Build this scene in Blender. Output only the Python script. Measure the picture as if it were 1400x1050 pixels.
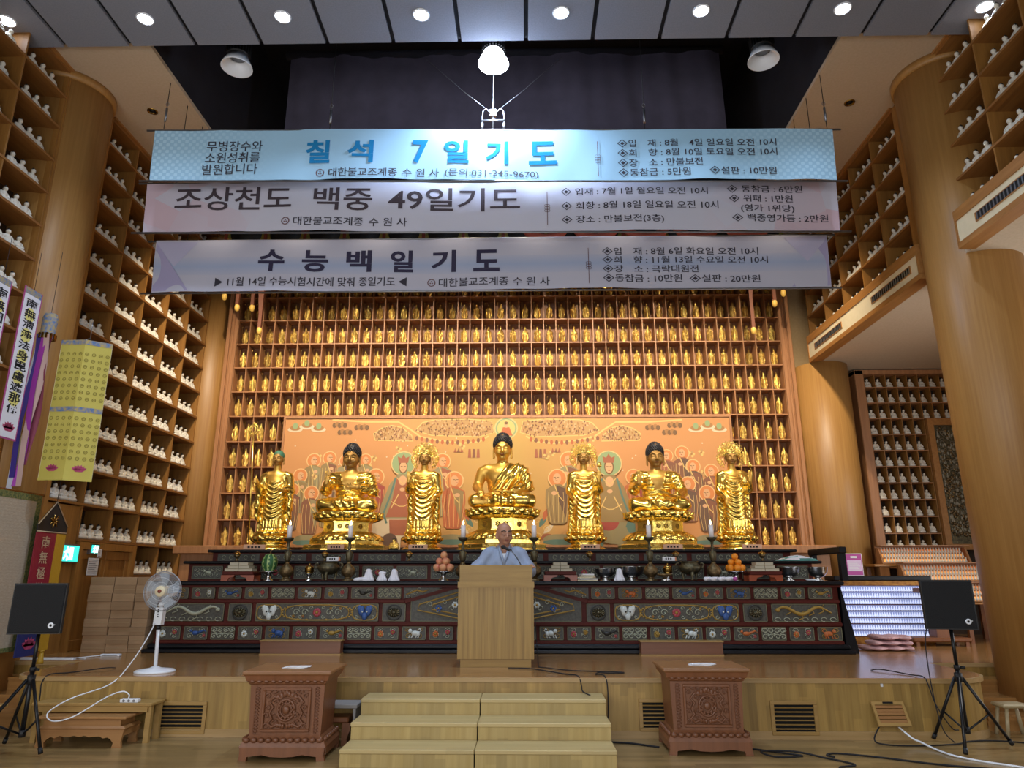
import bpy, math, random
import numpy as np
from mathutils import Vector, Matrix, Euler
PI = math.pi
R = math.radians
random.seed(7)
SC = bpy.context.scene
COL = SC.collection
for _o in list(bpy.data.objects):
    bpy.data.objects.remove(_o)

# ------------------------------------------------------------------ camera
cam = bpy.data.cameras.new('camera')
cam.sensor_width = 36.0
cam.lens = 966.0 / 1400.0 * 36.0
cam.clip_end = 200
camo = bpy.data.objects.new('camera', cam)
COL.objects.link(camo)
camo.location = (0, 0, 1.535)
camo.rotation_euler = (R(90 + 15.341), 0, R(1.087))
SC.camera = camo

# ------------------------------------------------------------------ world, exposure
wd = bpy.data.worlds.new('world')
SC.world = wd
wd.use_nodes = True
_bg = wd.node_tree.nodes['Background']
_bg.inputs[0].default_value = (0.90, 0.95, 1.0, 1)
_bg.inputs[1].default_value = 0.24
SC.view_settings.view_transform = 'Standard'
SC.view_settings.look = 'None'
SC.view_settings.gamma = 1.0
SC.view_settings.exposure = 0.2
SC.view_settings.use_curve_mapping = False

def lamp(name, kind, loc, energy, color=(1, 1, 1), target=None, size=0.2, **kw):
    l = bpy.data.lights.new(name, kind)
    l.energy = energy
    l.color = color
    if kind == 'AREA':
        l.size = size
        if 'size_y' in kw:
            l.shape = 'RECTANGLE'
            l.size_y = kw['size_y']
    else:
        l.shadow_soft_size = size
    if kind == 'SPOT':
        l.spot_size = R(kw.get('angle', 70))
        l.spot_blend = kw.get('blend', 0.6)
    o = bpy.data.objects.new(name, l)
    COL.objects.link(o)
    o.location = loc
    if target is not None:
        d = Vector(target) - Vector(loc)
        o.rotation_euler = d.to_track_quat('-Z', 'Y').to_euler()
    return o

WARM = (1.0, 0.85, 0.64)
COOL = (0.66, 0.80, 1.0)
DAY = (0.95, 0.97, 1.0)
# daylight from the windows at the back of the hall, behind the camera; the left area light is an added fill
lamp('back_window_light', 'AREA', (-0.4, -2.6, 2.4), 340, DAY, (-0.4, 8, 1.4), 9.0, size_y=2.6)
lamp('right_window_light', 'AREA', (8.3, 8.2, 2.6), 120, DAY, (4.0, 8.6, 1.8), 2.4, size_y=2.6)
lamp('left_fill_light', 'AREA', (-6.0, 1.5, 3.0), 120, DAY, (5.4, 9.5, 5.4), 2.5, size_y=3.0)  # area fill added to brighten the balcony front; no window stands here
# warm track spots in the recess behind the banners, aimed at the gilded niche wall, painting and statues
for _i in range(8):
    _x = -4.4 + 1.143 * _i
    lamp('altar_spot', 'SPOT', (_x, 8.62, 8.2), 720, WARM, (_x * 1.05, 13.0, 4.6), 0.05, angle=64, blend=0.9)
lamp('side_spot', 'SPOT', (-4.6, 9.62, 8.2), 650, WARM, (-6.3, 12.8, 2.8), 0.05, angle=62, blend=1.0)
lamp('side_spot', 'SPOT', (3.8, 9.62, 8.2), 650, WARM, (5.5, 12.8, 2.8), 0.05, angle=62, blend=1.0)
for _x in (-4.2, -2.9, -1.7, -0.4, 1.0, 2.2, 3.5):
    lamp('statue_spot', 'SPOT', (_x * .9, 9.9, 8.5), 130, WARM, (_x, 11.9, 2.7), 0.08, angle=30, blend=0.9)

# ------------------------------------------------------------------ materials
def lin(h):
    if isinstance(h, str):
        h = h.lstrip('#')
        c = [int(h[i:i + 2], 16) / 255 for i in (0, 2, 4)]
        return tuple(x / 12.92 if x <= .04045 else ((x + .055) / 1.055) ** 2.4 for x in c) + (1,)
    return tuple(h) + (1,) if len(h) == 3 else tuple(h)

def newmat(name):
    m = bpy.data.materials.new(name)
    m.use_nodes = True
    nt = m.node_tree
    b = nt.nodes['Principled BSDF']
    return m, nt, b

def mat(name, col, rough=0.5, metal=0.0, col2=None, scale=8.0, bump=0.0, bscale=None, spec=0.5, emit=None, estr=0.0, coat=0.0, detail=3.0, trans=0.0, alpha=1.0):
    m, nt, b = newmat(name)
    b.inputs['Base Color'].default_value = lin(col)
    b.inputs['Roughness'].default_value = rough
    b.inputs['Metallic'].default_value = metal
    b.inputs['Specular IOR Level'].default_value = spec
    b.inputs['Coat Weight'].default_value = coat
    b.inputs['Transmission Weight'].default_value = trans
    b.inputs['Alpha'].default_value = alpha
    if emit:
        b.inputs['Emission Color'].default_value = lin(emit)
        b.inputs['Emission Strength'].default_value = estr
    tc = nt.nodes.new('ShaderNodeTexCoord')
    if col2:
        n = nt.nodes.new('ShaderNodeTexNoise')
        n.inputs['Scale'].default_value = scale
        n.inputs['Detail'].default_value = detail
        nt.links.new(tc.outputs['Object'], n.inputs['Vector'])
        r = nt.nodes.new('ShaderNodeValToRGB')
        r.color_ramp.elements[0].position = .35
        r.color_ramp.elements[1].position = .65
        r.color_ramp.elements[0].color = lin(col)
        r.color_ramp.elements[1].color = lin(col2)
        nt.links.new(n.outputs['Fac'], r.inputs['Fac'])
        nt.links.new(r.outputs['Color'], b.inputs['Base Color'])
    if bump:
        n2 = nt.nodes.new('ShaderNodeTexNoise')
        n2.inputs['Scale'].default_value = bscale or scale
        n2.inputs['Detail'].default_value = 4
        nt.links.new(tc.outputs['Object'], n2.inputs['Vector'])
        bp = nt.nodes.new('ShaderNodeBump')
        bp.inputs['Strength'].default_value = bump
        bp.inputs['Distance'].default_value = .02
        nt.links.new(n2.outputs['Fac'], bp.inputs['Height'])
        nt.links.new(bp.outputs['Normal'], b.inputs['Normal'])
    return m

def wood(name, c1, c2, axis='Z', rough=0.42, grain=26.0, planks=None, pvar=0.25, coat=0.0, stretch=0.06, spec=.5):
    """wood with long grain along one axis; planks=(across axis, width, along axis, length) adds strips of varying tone"""
    m, nt, b = newmat(name)
    L = nt.links.new
    tc = nt.nodes.new('ShaderNodeTexCoord')
    mp = nt.nodes.new('ShaderNodeMapping')
    s = {'X': (stretch, 1, 1), 'Y': (1, stretch, 1), 'Z': (1, 1, stretch)}[axis]
    mp.inputs['Scale'].default_value = s
    L(tc.outputs['Object'], mp.inputs['Vector'])
    n = nt.nodes.new('ShaderNodeTexNoise')
    n.inputs['Scale'].default_value = grain
    n.inputs['Detail'].default_value = 5
    n.inputs['Roughness'].default_value = .6
    L(mp.outputs['Vector'], n.inputs['Vector'])
    r = nt.nodes.new('ShaderNodeValToRGB')
    r.color_ramp.elements[0].position = .3
    r.color_ramp.elements[1].position = .7
    r.color_ramp.elements[0].color = lin(c1)
    r.color_ramp.elements[1].color = lin(c2)
    L(n.outputs['Fac'], r.inputs['Fac'])
    out = r.outputs['Color']
    if planks:
        ax, w, al, ln = planks
        sp = nt.nodes.new('ShaderNodeSeparateXYZ')
        L(tc.outputs['Object'], sp.inputs['Vector'])
        def mth(op, a, v=None):
            q = nt.nodes.new('ShaderNodeMath')
            q.operation = op
            if hasattr(a, 'links'): L(a, q.inputs[0])
            else: q.inputs[0].default_value = a
            if v is not None:
                if hasattr(v, 'links'): L(v, q.inputs[1])
                else: q.inputs[1].default_value = v
            return q.outputs[0]
        i = mth('FLOOR', mth('DIVIDE', sp.outputs[ax], w))
        off = mth('FRACT', mth('MULTIPLY', mth('SINE', mth('MULTIPLY', i, 12.9898)), 43.7))
        j = mth('FLOOR', mth('ADD', mth('DIVIDE', sp.outputs[al], ln), off))
        cb = nt.nodes.new('ShaderNodeCombineXYZ')
        L(i, cb.inputs[0]); L(j, cb.inputs[1])
        wn = nt.nodes.new('ShaderNodeTexWhiteNoise')
        wn.noise_dimensions = '2D'
        L(cb.outputs[0], wn.inputs['Vector'])
        v = mth('ADD', mth('MULTIPLY', wn.outputs['Value'], pvar), 1 - pvar / 2)
        hs = nt.nodes.new('ShaderNodeHueSaturation')
        L(v, hs.inputs['Value']); L(out, hs.inputs['Color'])
        out = hs.outputs['Color']
    L(out, b.inputs['Base Color'])
    b.inputs['Roughness'].default_value = rough
    b.inputs['Specular IOR Level'].default_value = spec
    b.inputs['Coat Weight'].default_value = coat
    b.inputs['Coat Roughness'].default_value = .12
    bp = nt.nodes.new('ShaderNodeBump')
    bp.inputs['Strength'].default_value = .12
    bp.inputs['Distance'].default_value = .01
    L(n.outputs['Fac'], bp.inputs['Height'])
    L(bp.outputs['Normal'], b.inputs['Normal'])
    return m

M = {}
M['niche'] = wood('niche_wood', '#855a28', '#a07034', 'Z', .5, 18)
M['niche_y'] = wood('niche_board_wood', '#825528', '#9b6a34', 'Y', .5, 18)
M['niche_back'] = wood('shaded_niche_back_wood', '#2c1d10', '#3a2716', 'Z', .6, 14)  # shade inside the niches is put into this dark brown
M['column'] = wood('column_wood', '#9b6f38', '#ab7f45', 'Z', .45, 30, stretch=.03)
M['rack'] = wood('rack_wood', '#95653f', '#ad7a50', 'Z', .5, 22)
M['rack_back'] = wood('rack_back_wood', '#845636', '#976743', 'Z', .55, 18)
M['trim'] = wood('trim_wood', '#94632f', '#ab7840', 'Y', .45, 20)
M['floor'] = wood('floor_wood', '#7f673f', '#987d52', 'X', .3, 20, planks=('Y', .07, 'X', .8), pvar=.42, coat=.15)
M['stage'] = wood('stage_floor_wood', '#966b3c', '#b1824c', 'X', .22, 16, planks=('Y', .1, 'X', 1.3), pvar=.22, coat=.4)
M['riser'] = wood('stage_riser_wood', '#91723a', '#ac8d4e', 'Z', .42, 20, planks=('X', .085, 'Z', .62), pvar=.42)
M['nosing'] = wood('stage_nosing_wood', '#a18352', '#b5976a', 'X', .4, 18)
M['step'] = wood('step_wood', '#b49f6a', '#c3af7d', 'X', .42, 16, planks=('Y', .12, 'X', .9), pvar=.14)
M['step_riser'] = wood('step_riser_wood', '#a28b52', '#b39d66', 'Z', .45, 18, planks=('X', .09, 'Z', .6), pvar=.3)
M['lectern'] = wood('lectern_wood', '#84652b', '#aa8843', 'Z', .45, 34, stretch=.025)
M['lectern_x'] = wood('lectern_band_wood', '#8d6c2c', '#a3813d', 'X', .45, 20, stretch=.08)
M['carved'] = wood('carved_wood', '#6f4326', '#855434', 'Z', .42, 16)
M['carved_top'] = wood('carved_top_wood', '#865c3a', '#976b45', 'X', .36, 16)
M['table'] = wood('low_table_wood', '#8d6238', '#a67a4a', 'X', .4, 16)
M['bench'] = wood('bench_wood', '#98773f', '#ad8b52', 'X', .42, 16)
M['door'] = wood('door_wood', '#8f5f2a', '#aa7839', 'Z', .42, 20)
M['kneeler'] = wood('kneeler_wood', '#6a4029', '#7c4f34', 'X', .4, 16)
M['redwood'] = wood('red_lacquer_wood', '#431813', '#5a241c', 'X', .5, 14, spec=.15)
M['redstand'] = wood('orange_red_stand_wood', '#8a3b1c', '#a24a25', 'X', .35, 14)
M['black'] = mat('black_lacquer', '#0d0d11', .4, spec=.25, col2='#141418', scale=6)
M['black_matte'] = mat('black_plastic', '#141416', .6)
M['metal_black'] = mat('black_steel', '#16171a', .38, .3)
M['void'] = mat('dark_opening', '#050505', .9)
M['wall_beige'] = mat('beige_paint', '#b5986c', .85, col2='#ba9e74', scale=20, bump=.1, bscale=160)
M['soffit'] = mat('soffit_paint', '#c0ad93', .9, col2='#c6b39a', scale=30, bump=.12, bscale=150)
M['cream'] = mat('cream_paint', '#d8cba8', .7, col2='#dccfae', scale=12)
M['slat'] = mat('grey_ceiling_panel', '#80838f', .9, col2='#898c97', scale=60, bump=.1, bscale=200)
M['slat_gap'] = mat('ceiling_gap', '#1b1b20', .8)
M['dark'] = mat('dark_recess_paint', '#1c1c26', .9, col2='#20202b', scale=4)
M['curtain'] = mat('dark_curtain_cloth', '#4e4856', .95, col2='#565060', scale=3, bump=.15, bscale=3)
M['white_pl'] = mat('white_plastic', '#e4e8ee', .4)
M['grey_metal'] = mat('grey_steel', '#8d8f94', .35, .8)
M['chrome'] = mat('polished_steel', '#d8d8d8', .27, 1.0)
M['bronze'] = mat('antique_bronze', '#86704c', .4, .8, col2='#5a4a34', scale=30, bump=.35, bscale=60)
M['bronze_dark'] = mat('dark_bronze', '#4e493b', .42, .75, col2='#6d6449', scale=26, bump=.4, bscale=50)
M['brass'] = mat('brass', '#a68545', .25, 1.0)
M['gold'] = mat('shiny_gold', '#fbdc7c', .22, .95, col2='#f3cd62', scale=8, bump=.12, bscale=18)
M['gold_matte'] = mat('matte_gold_skin', '#cfa556', .42, .7, col2='#c2964a', scale=6)
M['gold_face'] = mat('dull_gold_face', '#a07a40', .5, .5, col2='#967138', scale=6)
M['gold_chest'] = mat('satin_gold', '#e0b358', .38, .8)
M['gold_fig'] = mat('figurine_gold', '#f4cf70', .27, 1.0, bump=.9, bscale=75)
M['hair'] = mat('blue_black_hair', '#17161c', .5, bump=.2, bscale=40)
M['green_hair'] = mat('green_hair', '#33674f', .6)
M['white_fig'] = mat('white_porcelain', '#ddd6c6', .4)
M['fig_hair'] = mat('figurine_black_hair', '#141214', .5)
M['skin'] = mat('monk_skin', '#a9775c', .5, col2='#b07f64', scale=14)
M['lip'] = mat('monk_lips', '#8a5145', .5)
M['brow'] = mat('grey_brows', '#4d4038', .8)
M['robe'] = mat('grey_blue_robe', '#8994a9', .85, col2='#909baf', scale=20, bump=.25, bscale=9)
M['collar'] = mat('white_collar', '#dfe3ea', .8)
M['wax'] = mat('candle_wax', '#efe6e6', .45)
M['flame'] = mat('flame', '#fff0c0', .5, emit='#ffe3a0', estr=9)
M['glow_bud'] = mat('amber_bud', '#c9a04a', .5, emit='#e0b050', estr=.25)  # faint glow added to the canopy's lotus buds, which are no lamps
M['ink'] = mat('black_ink', '#17161a', .8)
M['paper'] = mat('white_paper', '#e2e1e2', .8)
M['card'] = mat('brown_cardboard', '#a08160', .85, col2='#a88866', scale=5)
M['card2'] = mat('dark_cardboard', '#937555', .85, col2='#9a7b5a', scale=5)
M['pages'] = mat('old_book_pages', '#b7ae98', .8)
M['card_dark'] = mat('cardboard_tape', '#a58c68', .5)  # the carton tape's own tan colour
M['peach'] = mat('peach_skin', '#c9705c', .6, col2='#dba070', scale=9)
M['orange'] = mat('orange_skin', '#ee8f1e', .5, bump=.2, bscale=150)
M['melon'] = mat('melon_green', '#2f5f33', .45)
M['melon2'] = mat('melon_stripe', '#9cb46c', .45)
M['cloth_white'] = mat('white_cloth', '#e6e4ea', .9, bump=.3, bscale=30)
M['pink'] = mat('pink_satin', '#c59a9c', .45, col2='#d0a8a8', scale=6)
M['teal'] = mat('teal_cloth', '#5f9c96', .8)
M['magenta'] = mat('magenta_print', '#b24f96', .7)
M['lilac'] = mat('lilac_print', '#d9bfdc', .7)
M['fan_blade'] = mat('translucent_fan_blade', '#a9b6c2', .3, alpha=.45)
M['grey_board'] = mat('grey_board', '#8d8a88', .6)
M['stool_wood'] = wood('pale_stool_wood', '#a59472', '#b8a985', 'X', .5, 14)
# ------------------------------------------------------------------ mesh helpers
def basis(d):
    d = Vector(d).normalized()
    u = Vector((0, 0, 1)) if abs(d.z) < .95 else Vector((1, 0, 0))
    a = d.cross(u).normalized()
    return a, d.cross(a).normalized()

class MB:
    def __init__(s):
        s.v = []; s.f = []; s.k = []; s.sm = []
        s.T = Matrix.Identity(4)
    def add(s, vs, fs, k=0, smooth=False):
        o = len(s.v)
        s.v += [tuple(s.T @ Vector(p)) for p in vs]
        s.f += [tuple(i + o for i in q) for q in fs]
        s.k += [k] * len(fs); s.sm += [smooth] * len(fs)
        return s
    def box(s, x0, x1, y0, y1, z0, z1, k=0, b=0.0):
        if b <= 0:
            vs = [(x, y, z) for x in (x0, x1) for y in (y0, y1) for z in (z0, z1)]
            fs = [(0, 1, 3, 2), (4, 6, 7, 5), (0, 4, 5, 1), (2, 3, 7, 6), (0, 2, 6, 4), (1, 5, 7, 3)]
            return s.add(vs, fs, k)
        b = min(b, (x1 - x0) * .45, (y1 - y0) * .45, (z1 - z0) * .45)
        vs = []; idx = {}
        for i, x in enumerate((x0, x1)):
            for j, y in enumerate((y0, y1)):
                for l, z in enumerate((z0, z1)):
                    xi = x + b * (1 - 2 * i); yi = y + b * (1 - 2 * j); zi = z + b * (1 - 2 * l)
                    for t, p in enumerate(((x, yi, zi), (xi, y, zi), (xi, yi, z))):
                        idx[i, j, l, t] = len(vs); vs.append(p)
        g = lambda i, j, l, t: idx[i, j, l, t]
        fs = []
        for i in (0, 1):
            fs.append([g(i, 0, 0, 0), g(i, 1, 0, 0), g(i, 1, 1, 0), g(i, 0, 1, 0)][::(-1 if i == 0 else 1)])
            fs.append([g(0, i, 0, 1), g(1, i, 0, 1), g(1, i, 1, 1), g(0, i, 1, 1)][::(1 if i == 0 else -1)])
            fs.append([g(0, 0, i, 2), g(1, 0, i, 2), g(1, 1, i, 2), g(0, 1, i, 2)][::(-1 if i == 0 else 1)])
        for a in (0, 1):
            for c in (0, 1):
                fs.append([g(0, a, c, 1), g(1, a, c, 1), g(1, a, c, 2), g(0, a, c, 2)])
                fs.append([g(a, 0, c, 0), g(a, 1, c, 0), g(a, 1, c, 2), g(a, 0, c, 2)])
                fs.append([g(a, c, 0, 0), g(a, c, 1, 0), g(a, c, 1, 1), g(a, c, 0, 1)])
                for l in (0, 1):
                    pass
        for i in (0, 1):
            for j in (0, 1):
                for l in (0, 1):
                    fs.append([g(i, j, l, 0), g(i, j, l, 1), g(i, j, l, 2)])
        return s.add(vs, fs, k)
    def tube(s, pts, r, n=8, k=0, closed=False, flat=None, cap=True):
        pts = [Vector(p) for p in pts]
        N = len(pts)
        rr = r if isinstance(r, (list, tuple)) else [r] * N
        vs = []; fs = []
        a = None
        for i, p in enumerate(pts):
            if closed: d = pts[(i + 1) % N] - pts[i - 1]
            else: d = pts[min(i + 1, N - 1)] - pts[max(i - 1, 0)]
            if d.length < 1e-9: d = Vector((0, 0, 1))
            d.normalize()
            if a is None: a, b2 = basis(d)
            else:
                a = (a - d * a.dot(d))
                a = a.normalized() if a.length > 1e-6 else basis(d)[0]
                b2 = d.cross(a)
            for j in range(n):
                t = 2 * PI * j / n
                q = a * math.cos(t) * rr[i] + b2 * math.sin(t) * rr[i]
                if flat: q = Vector((q.x * flat[0], q.y * flat[1], q.z * flat[2]))
                vs.append(p + q)
        for i in range(N if closed else N - 1):
            for j in range(n):
                i2 = (i + 1) % N
                fs.append((i * n + j, i * n + (j + 1) % n, i2 * n + (j + 1) % n, i2 * n + j))
        if cap and not closed:
            fs.append(tuple(range(n))[::-1]); fs.append(tuple((N - 1) * n + j for j in range(n)))
        return s.add(vs, fs, k, True)
    def lathe(s, prof, n=24, c=(0, 0, 0), k=0, axis='Z', sx=1, sy=1, smooth=True, ph=0.0, cap=True, a0=0.0, a1=2 * PI):
        vs = []; fs = []
        full = abs(a1 - a0 - 2 * PI) < 1e-6
        m = n if full else n + 1
        for (r, h) in prof:
            for j in range(m):
                t = a0 + (a1 - a0) * j / n + ph
                x, y = r * math.cos(t) * sx, r * math.sin(t) * sy
                p = (x, y, h) if axis == 'Z' else ((x, h, y) if axis == 'Y' else (h, x, y))
                vs.append((p[0] + c[0], p[1] + c[1], p[2] + c[2]))
        for i in range(len(prof) - 1):
            for j in range(n):
                j2 = (j + 1) % m
                fs.append((i * m + j, i * m + j2, (i + 1) * m + j2, (i + 1) * m + j))
        if cap and full:
            if prof[0][0] > 1e-6: fs.append(tuple(range(m))[::-1])
            if prof[-1][0] > 1e-6: fs.append(tuple((len(prof) - 1) * m + j for j in range(m)))
        return s.add(vs, fs, k, smooth)
    def cyl(s, p0, p1, r, n=16, k=0, r2=None):
        p0 = Vector(p0); p1 = Vector(p1)
        a, b2 = basis(p1 - p0)
        r2 = r if r2 is None else r2
        vs = [p0 + (a * math.cos(2 * PI * j / n) + b2 * math.sin(2 * PI * j / n)) * r for j in range(n)]
        vs += [p1 + (a * math.cos(2 * PI * j / n) + b2 * math.sin(2 * PI * j / n)) * r2 for j in range(n)]
        fs = [(j, (j + 1) % n, n + (j + 1) % n, n + j) for j in range(n)]
        s.add(vs, fs, k, True)
        o = len(s.v) - 2 * n
        s.f += [tuple(o + j for j in range(n))[::-1], tuple(o + n + j for j in range(n))]
        s.k += [k, k]; s.sm += [False, False]
        return s
    def ball(s, c, r, n=10, m=7, k=0):
        r = r if isinstance(r, (list, tuple)) else (r, r, r)
        vs = [(c[0], c[1], c[2] - r[2])]
        for i in range(1, m):
            t = PI * i / m - PI / 2
            for j in range(n):
                a = 2 * PI * j / n
                vs.append((c[0] + r[0] * math.cos(t) * math.cos(a), c[1] + r[1] * math.cos(t) * math.sin(a), c[2] + r[2] * math.sin(t)))
        vs.append((c[0], c[1], c[2] + r[2]))
        fs = [(0, 1 + (j + 1) % n, 1 + j) for j in range(n)]
        for i in range(m - 2):
            for j in range(n):
                fs.append((1 + i * n + j, 1 + i * n + (j + 1) % n, 1 + (i + 1) * n + (j + 1) % n, 1 + (i + 1) * n + j))
        o = 1 + (m - 2) * n
        L = len(vs) - 1
        fs += [(o + j, o + (j + 1) % n, L) for j in range(n)]
        return s.add(vs, fs, k, True)
    def prism(s, poly, h0, h1, axis='Y', k=0, smooth=False):
        """poly in the two other axes (XZ for Y, XY for Z, YZ for X) extruded from h0 to h1"""
        def P(a, b, h):
            return (a, h, b) if axis == 'Y' else ((a, b, h) if axis == 'Z' else (h, a, b))
        n = len(poly)
        vs = [P(a, b, h0) for a, b in poly] + [P(a, b, h1) for a, b in poly]
        ar = sum(poly[i][0] * poly[(i + 1) % n][1] - poly[(i + 1) % n][0] * poly[i][1] for i in range(n))
        fl = (ar > 0) != (axis == 'Y')
        fl = fl if h1 > h0 else not fl
        a_ = tuple(range(n)); b_ = tuple(range(n, 2 * n))
        fs = [a_[::-1] if fl else a_, b_ if fl else b_[::-1]]
        for i in range(n):
            q = (i, (i + 1) % n, n + (i + 1) % n, n + i)
            fs.append(q if fl else q[::-1])
        return s.add(vs, fs, k, smooth)
    def merge(s, other, T=None, k=None):
        o = len(s.v)
        T = s.T @ (T or Matrix.Identity(4))
        s.v += [tuple(T @ Vector(p)) for p in other.v]
        s.f += [tuple(i + o for i in q) for q in other.f]
        s.k += other.k if k is None else [k] * len(other.f)
        s.sm += other.sm
        return s
    def mesh(s, name, mats):
        me = bpy.data.meshes.new(name)
        me.from_pydata(s.v, [], s.f)
        for m in (mats if isinstance(mats, (list, tuple)) else [mats]):
            me.materials.append(M[m] if isinstance(m, str) else m)
        me.polygons.foreach_set('material_index', s.k)
        me.polygons.foreach_set('use_smooth', s.sm)
        me.update()
        return me
    def build(s, name, mats, parent=None, loc=None, label=None):
        o = bpy.data.objects.new(name, s.mesh(name, mats))
        COL.objects.link(o)
        if parent: o.parent = parent
        if loc: o.location = loc
        if label: o['label'] = label
        return o

def tag(o, label=None, cat=None, group=None, kind=None):
    if label: o['label'] = label
    if cat: o['category'] = cat
    if group: o['group'] = group
    if kind: o['kind'] = kind
    return o
def thing(name, label, cat, loc=(0, 0, 0), rz=0.0, group=None):
    o = bpy.data.objects.new(name, None)
    COL.objects.link(o)
    o.empty_display_size = .1
    o.location = loc
    o.rotation_euler = (0, 0, rz)
    return tag(o, label, cat, group)
def struct(o):
    o['kind'] = 'structure'
    return o
def kids(o):
    return [c for c in ALLK.get(o.name, [])] if False else [c for c in bpy.data.objects if c.parent == o]
def dup(root, loc, rz=None, label=None, group=None, tree=None):
    """copy of a thing with copies of its parts; tree = cached [(part, [subparts])]"""
    r = root.copy(); COL.objects.link(r)
    r.location = loc
    if rz is not None: r.rotation_euler = (0, 0, rz)
    if label: r['label'] = label
    if group: r['group'] = group
    if tree is None: tree = [(c, kids(c)) for c in kids(root)]
    for c, gs in tree:
        d = c.copy(); COL.objects.link(d); d.parent = r
        for g in gs:
            e = g.copy(); COL.objects.link(e); e.parent = d
    return r

NTH = ['first', 'second', 'third', 'fourth', 'fifth', 'sixth', 'seventh', 'eighth', 'ninth', 'tenth', 'eleventh', 'twelfth', 'thirteenth', 'fourteenth', 'fifteenth', 'sixteenth', 'seventeenth', 'eighteenth', 'nineteenth', 'twentieth']
def nth(i):
    if i < 20: return NTH[i]
    T = {2: 'twenty', 3: 'thirty', 4: 'forty'}
    t, u = divmod(i + 1, 10)
    if u == 0: return {2: 'twentieth', 3: 'thirtieth', 4: 'fortieth'}[t]
    return T[t] + '-' + NTH[u - 1]

# ------------------------------------------------------------------ lettering
def text_mb(s, height, bold=0.0, width=None, depth=0.0, spacing=1.0, align='LEFT', lead=1.0):
    """text as vertices in XZ (x to the right, z up), facing -Y; height = cap size of the lettering"""
    c = bpy.data.curves.new('lettering', 'FONT')
    c.body = s
    c.size = 1.0
    c.offset = bold
    c.space_character = spacing
    c.space_line = lead
    c.resolution_u = 3
    c.extrude = depth
    o = bpy.data.objects.new('lettering', c)
    COL.objects.link(o)
    dg = bpy.context.evaluated_depsgraph_get()
    dg.update()
    me = bpy.data.meshes.new_from_object(o.evaluated_get(dg))
    vs = [tuple(v.co) for v in me.vertices]
    fs = [tuple(p.vertices) for p in me.polygons]
    bpy.data.objects.remove(o)
    bpy.data.curves.remove(c)
    bpy.data.meshes.remove(me)
    b = MB()
    if not vs: return b
    x0 = min(v[0] for v in vs); x1 = max(v[0] for v in vs)
    y0 = min(v[1] for v in vs); y1 = max(v[1] for v in vs)
    sz = height / (y1 - y0)
    sx = sz if width is None else width / (x1 - x0)
    ax = {'LEFT': x0, 'CENTER': (x0 + x1) / 2, 'RIGHT': x1}[align]
    b.add([((v[0] - ax) * sx, -v[2], (v[1] - y0) * sz) for v in vs], fs)
    return b

# ------------------------------------------------------------------ soft bodies: signed distance fields meshed by surface nets
def surfnet(F, lo, hi, h):
    ax = [np.arange(lo[i], hi[i] + h, h) for i in range(3)]
    G = np.meshgrid(*ax, indexing='ij')
    D = F(*G).astype(np.float64)
    D[np.abs(D) < 1e-7] = 1e-7
    nx, ny, nz = D.shape
    acc = np.zeros((nx - 1, ny - 1, nz - 1, 3)); cnt = np.zeros((nx - 1, ny - 1, nz - 1))
    P = np.stack(G, -1)
    edges = []
    for a in range(3):
        s0 = [slice(None)] * 3; s1 = [slice(None)] * 3
        s0[a] = slice(0, -1); s1[a] = slice(1, None)
        d0 = D[tuple(s0)]; d1 = D[tuple(s1)]
        cr = (d0 < 0) != (d1 < 0)
        I = np.argwhere(cr)
        t = d0[cr] / (d0[cr] - d1[cr])
        p = P[tuple(s0)][cr].copy(); p[:, a] += t * h
        neg = d0[cr] < 0
        b, c = (a + 1) % 3, (a + 2) % 3
        for db in (0, -1):
            for dc in (0, -1):
                J = I.copy(); J[:, b] += db; J[:, c] += dc
                ok = np.all(J >= 0, 1) & (J[:, 0] < nx - 1) & (J[:, 1] < ny - 1) & (J[:, 2] < nz - 1)
                Jk = J[ok]
                np.add.at(acc, (Jk[:, 0], Jk[:, 1], Jk[:, 2]), p[ok])
                np.add.at(cnt, (Jk[:, 0], Jk[:, 1], Jk[:, 2]), 1)
        edges.append((a, b, c, I, neg))
    act = cnt > 0
    idx = -np.ones(act.shape, int)
    idx[act] = np.arange(act.sum())
    V = acc[act] / cnt[act][:, None]
    Q = []
    for a, b, c, I, neg in edges:
        ok = (I[:, b] > 0) & (I[:, c] > 0) & (I[:, b] < D.shape[b] - 1) & (I[:, c] < D.shape[c] - 1)
        I = I[ok]; neg = neg[ok]
        def at(db, dc):
            J = I.copy(); J[:, b] += db; J[:, c] += dc
            return idx[J[:, 0], J[:, 1], J[:, 2]]
        q = np.stack([at(-1, -1), at(0, -1), at(0, 0), at(-1, 0)], 1)
        q[~neg] = q[~neg][:, ::-1]
        Q.append(q)
    Q = np.concatenate(Q)
    return V, Q
def smin(a, b, k):
    if k <= 0: return np.minimum(a, b)
    h = np.clip(.5 + .5 * (b - a) / k, 0, 1)
    return b * (1 - h) + a * h - k * h * (1 - h)
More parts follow.
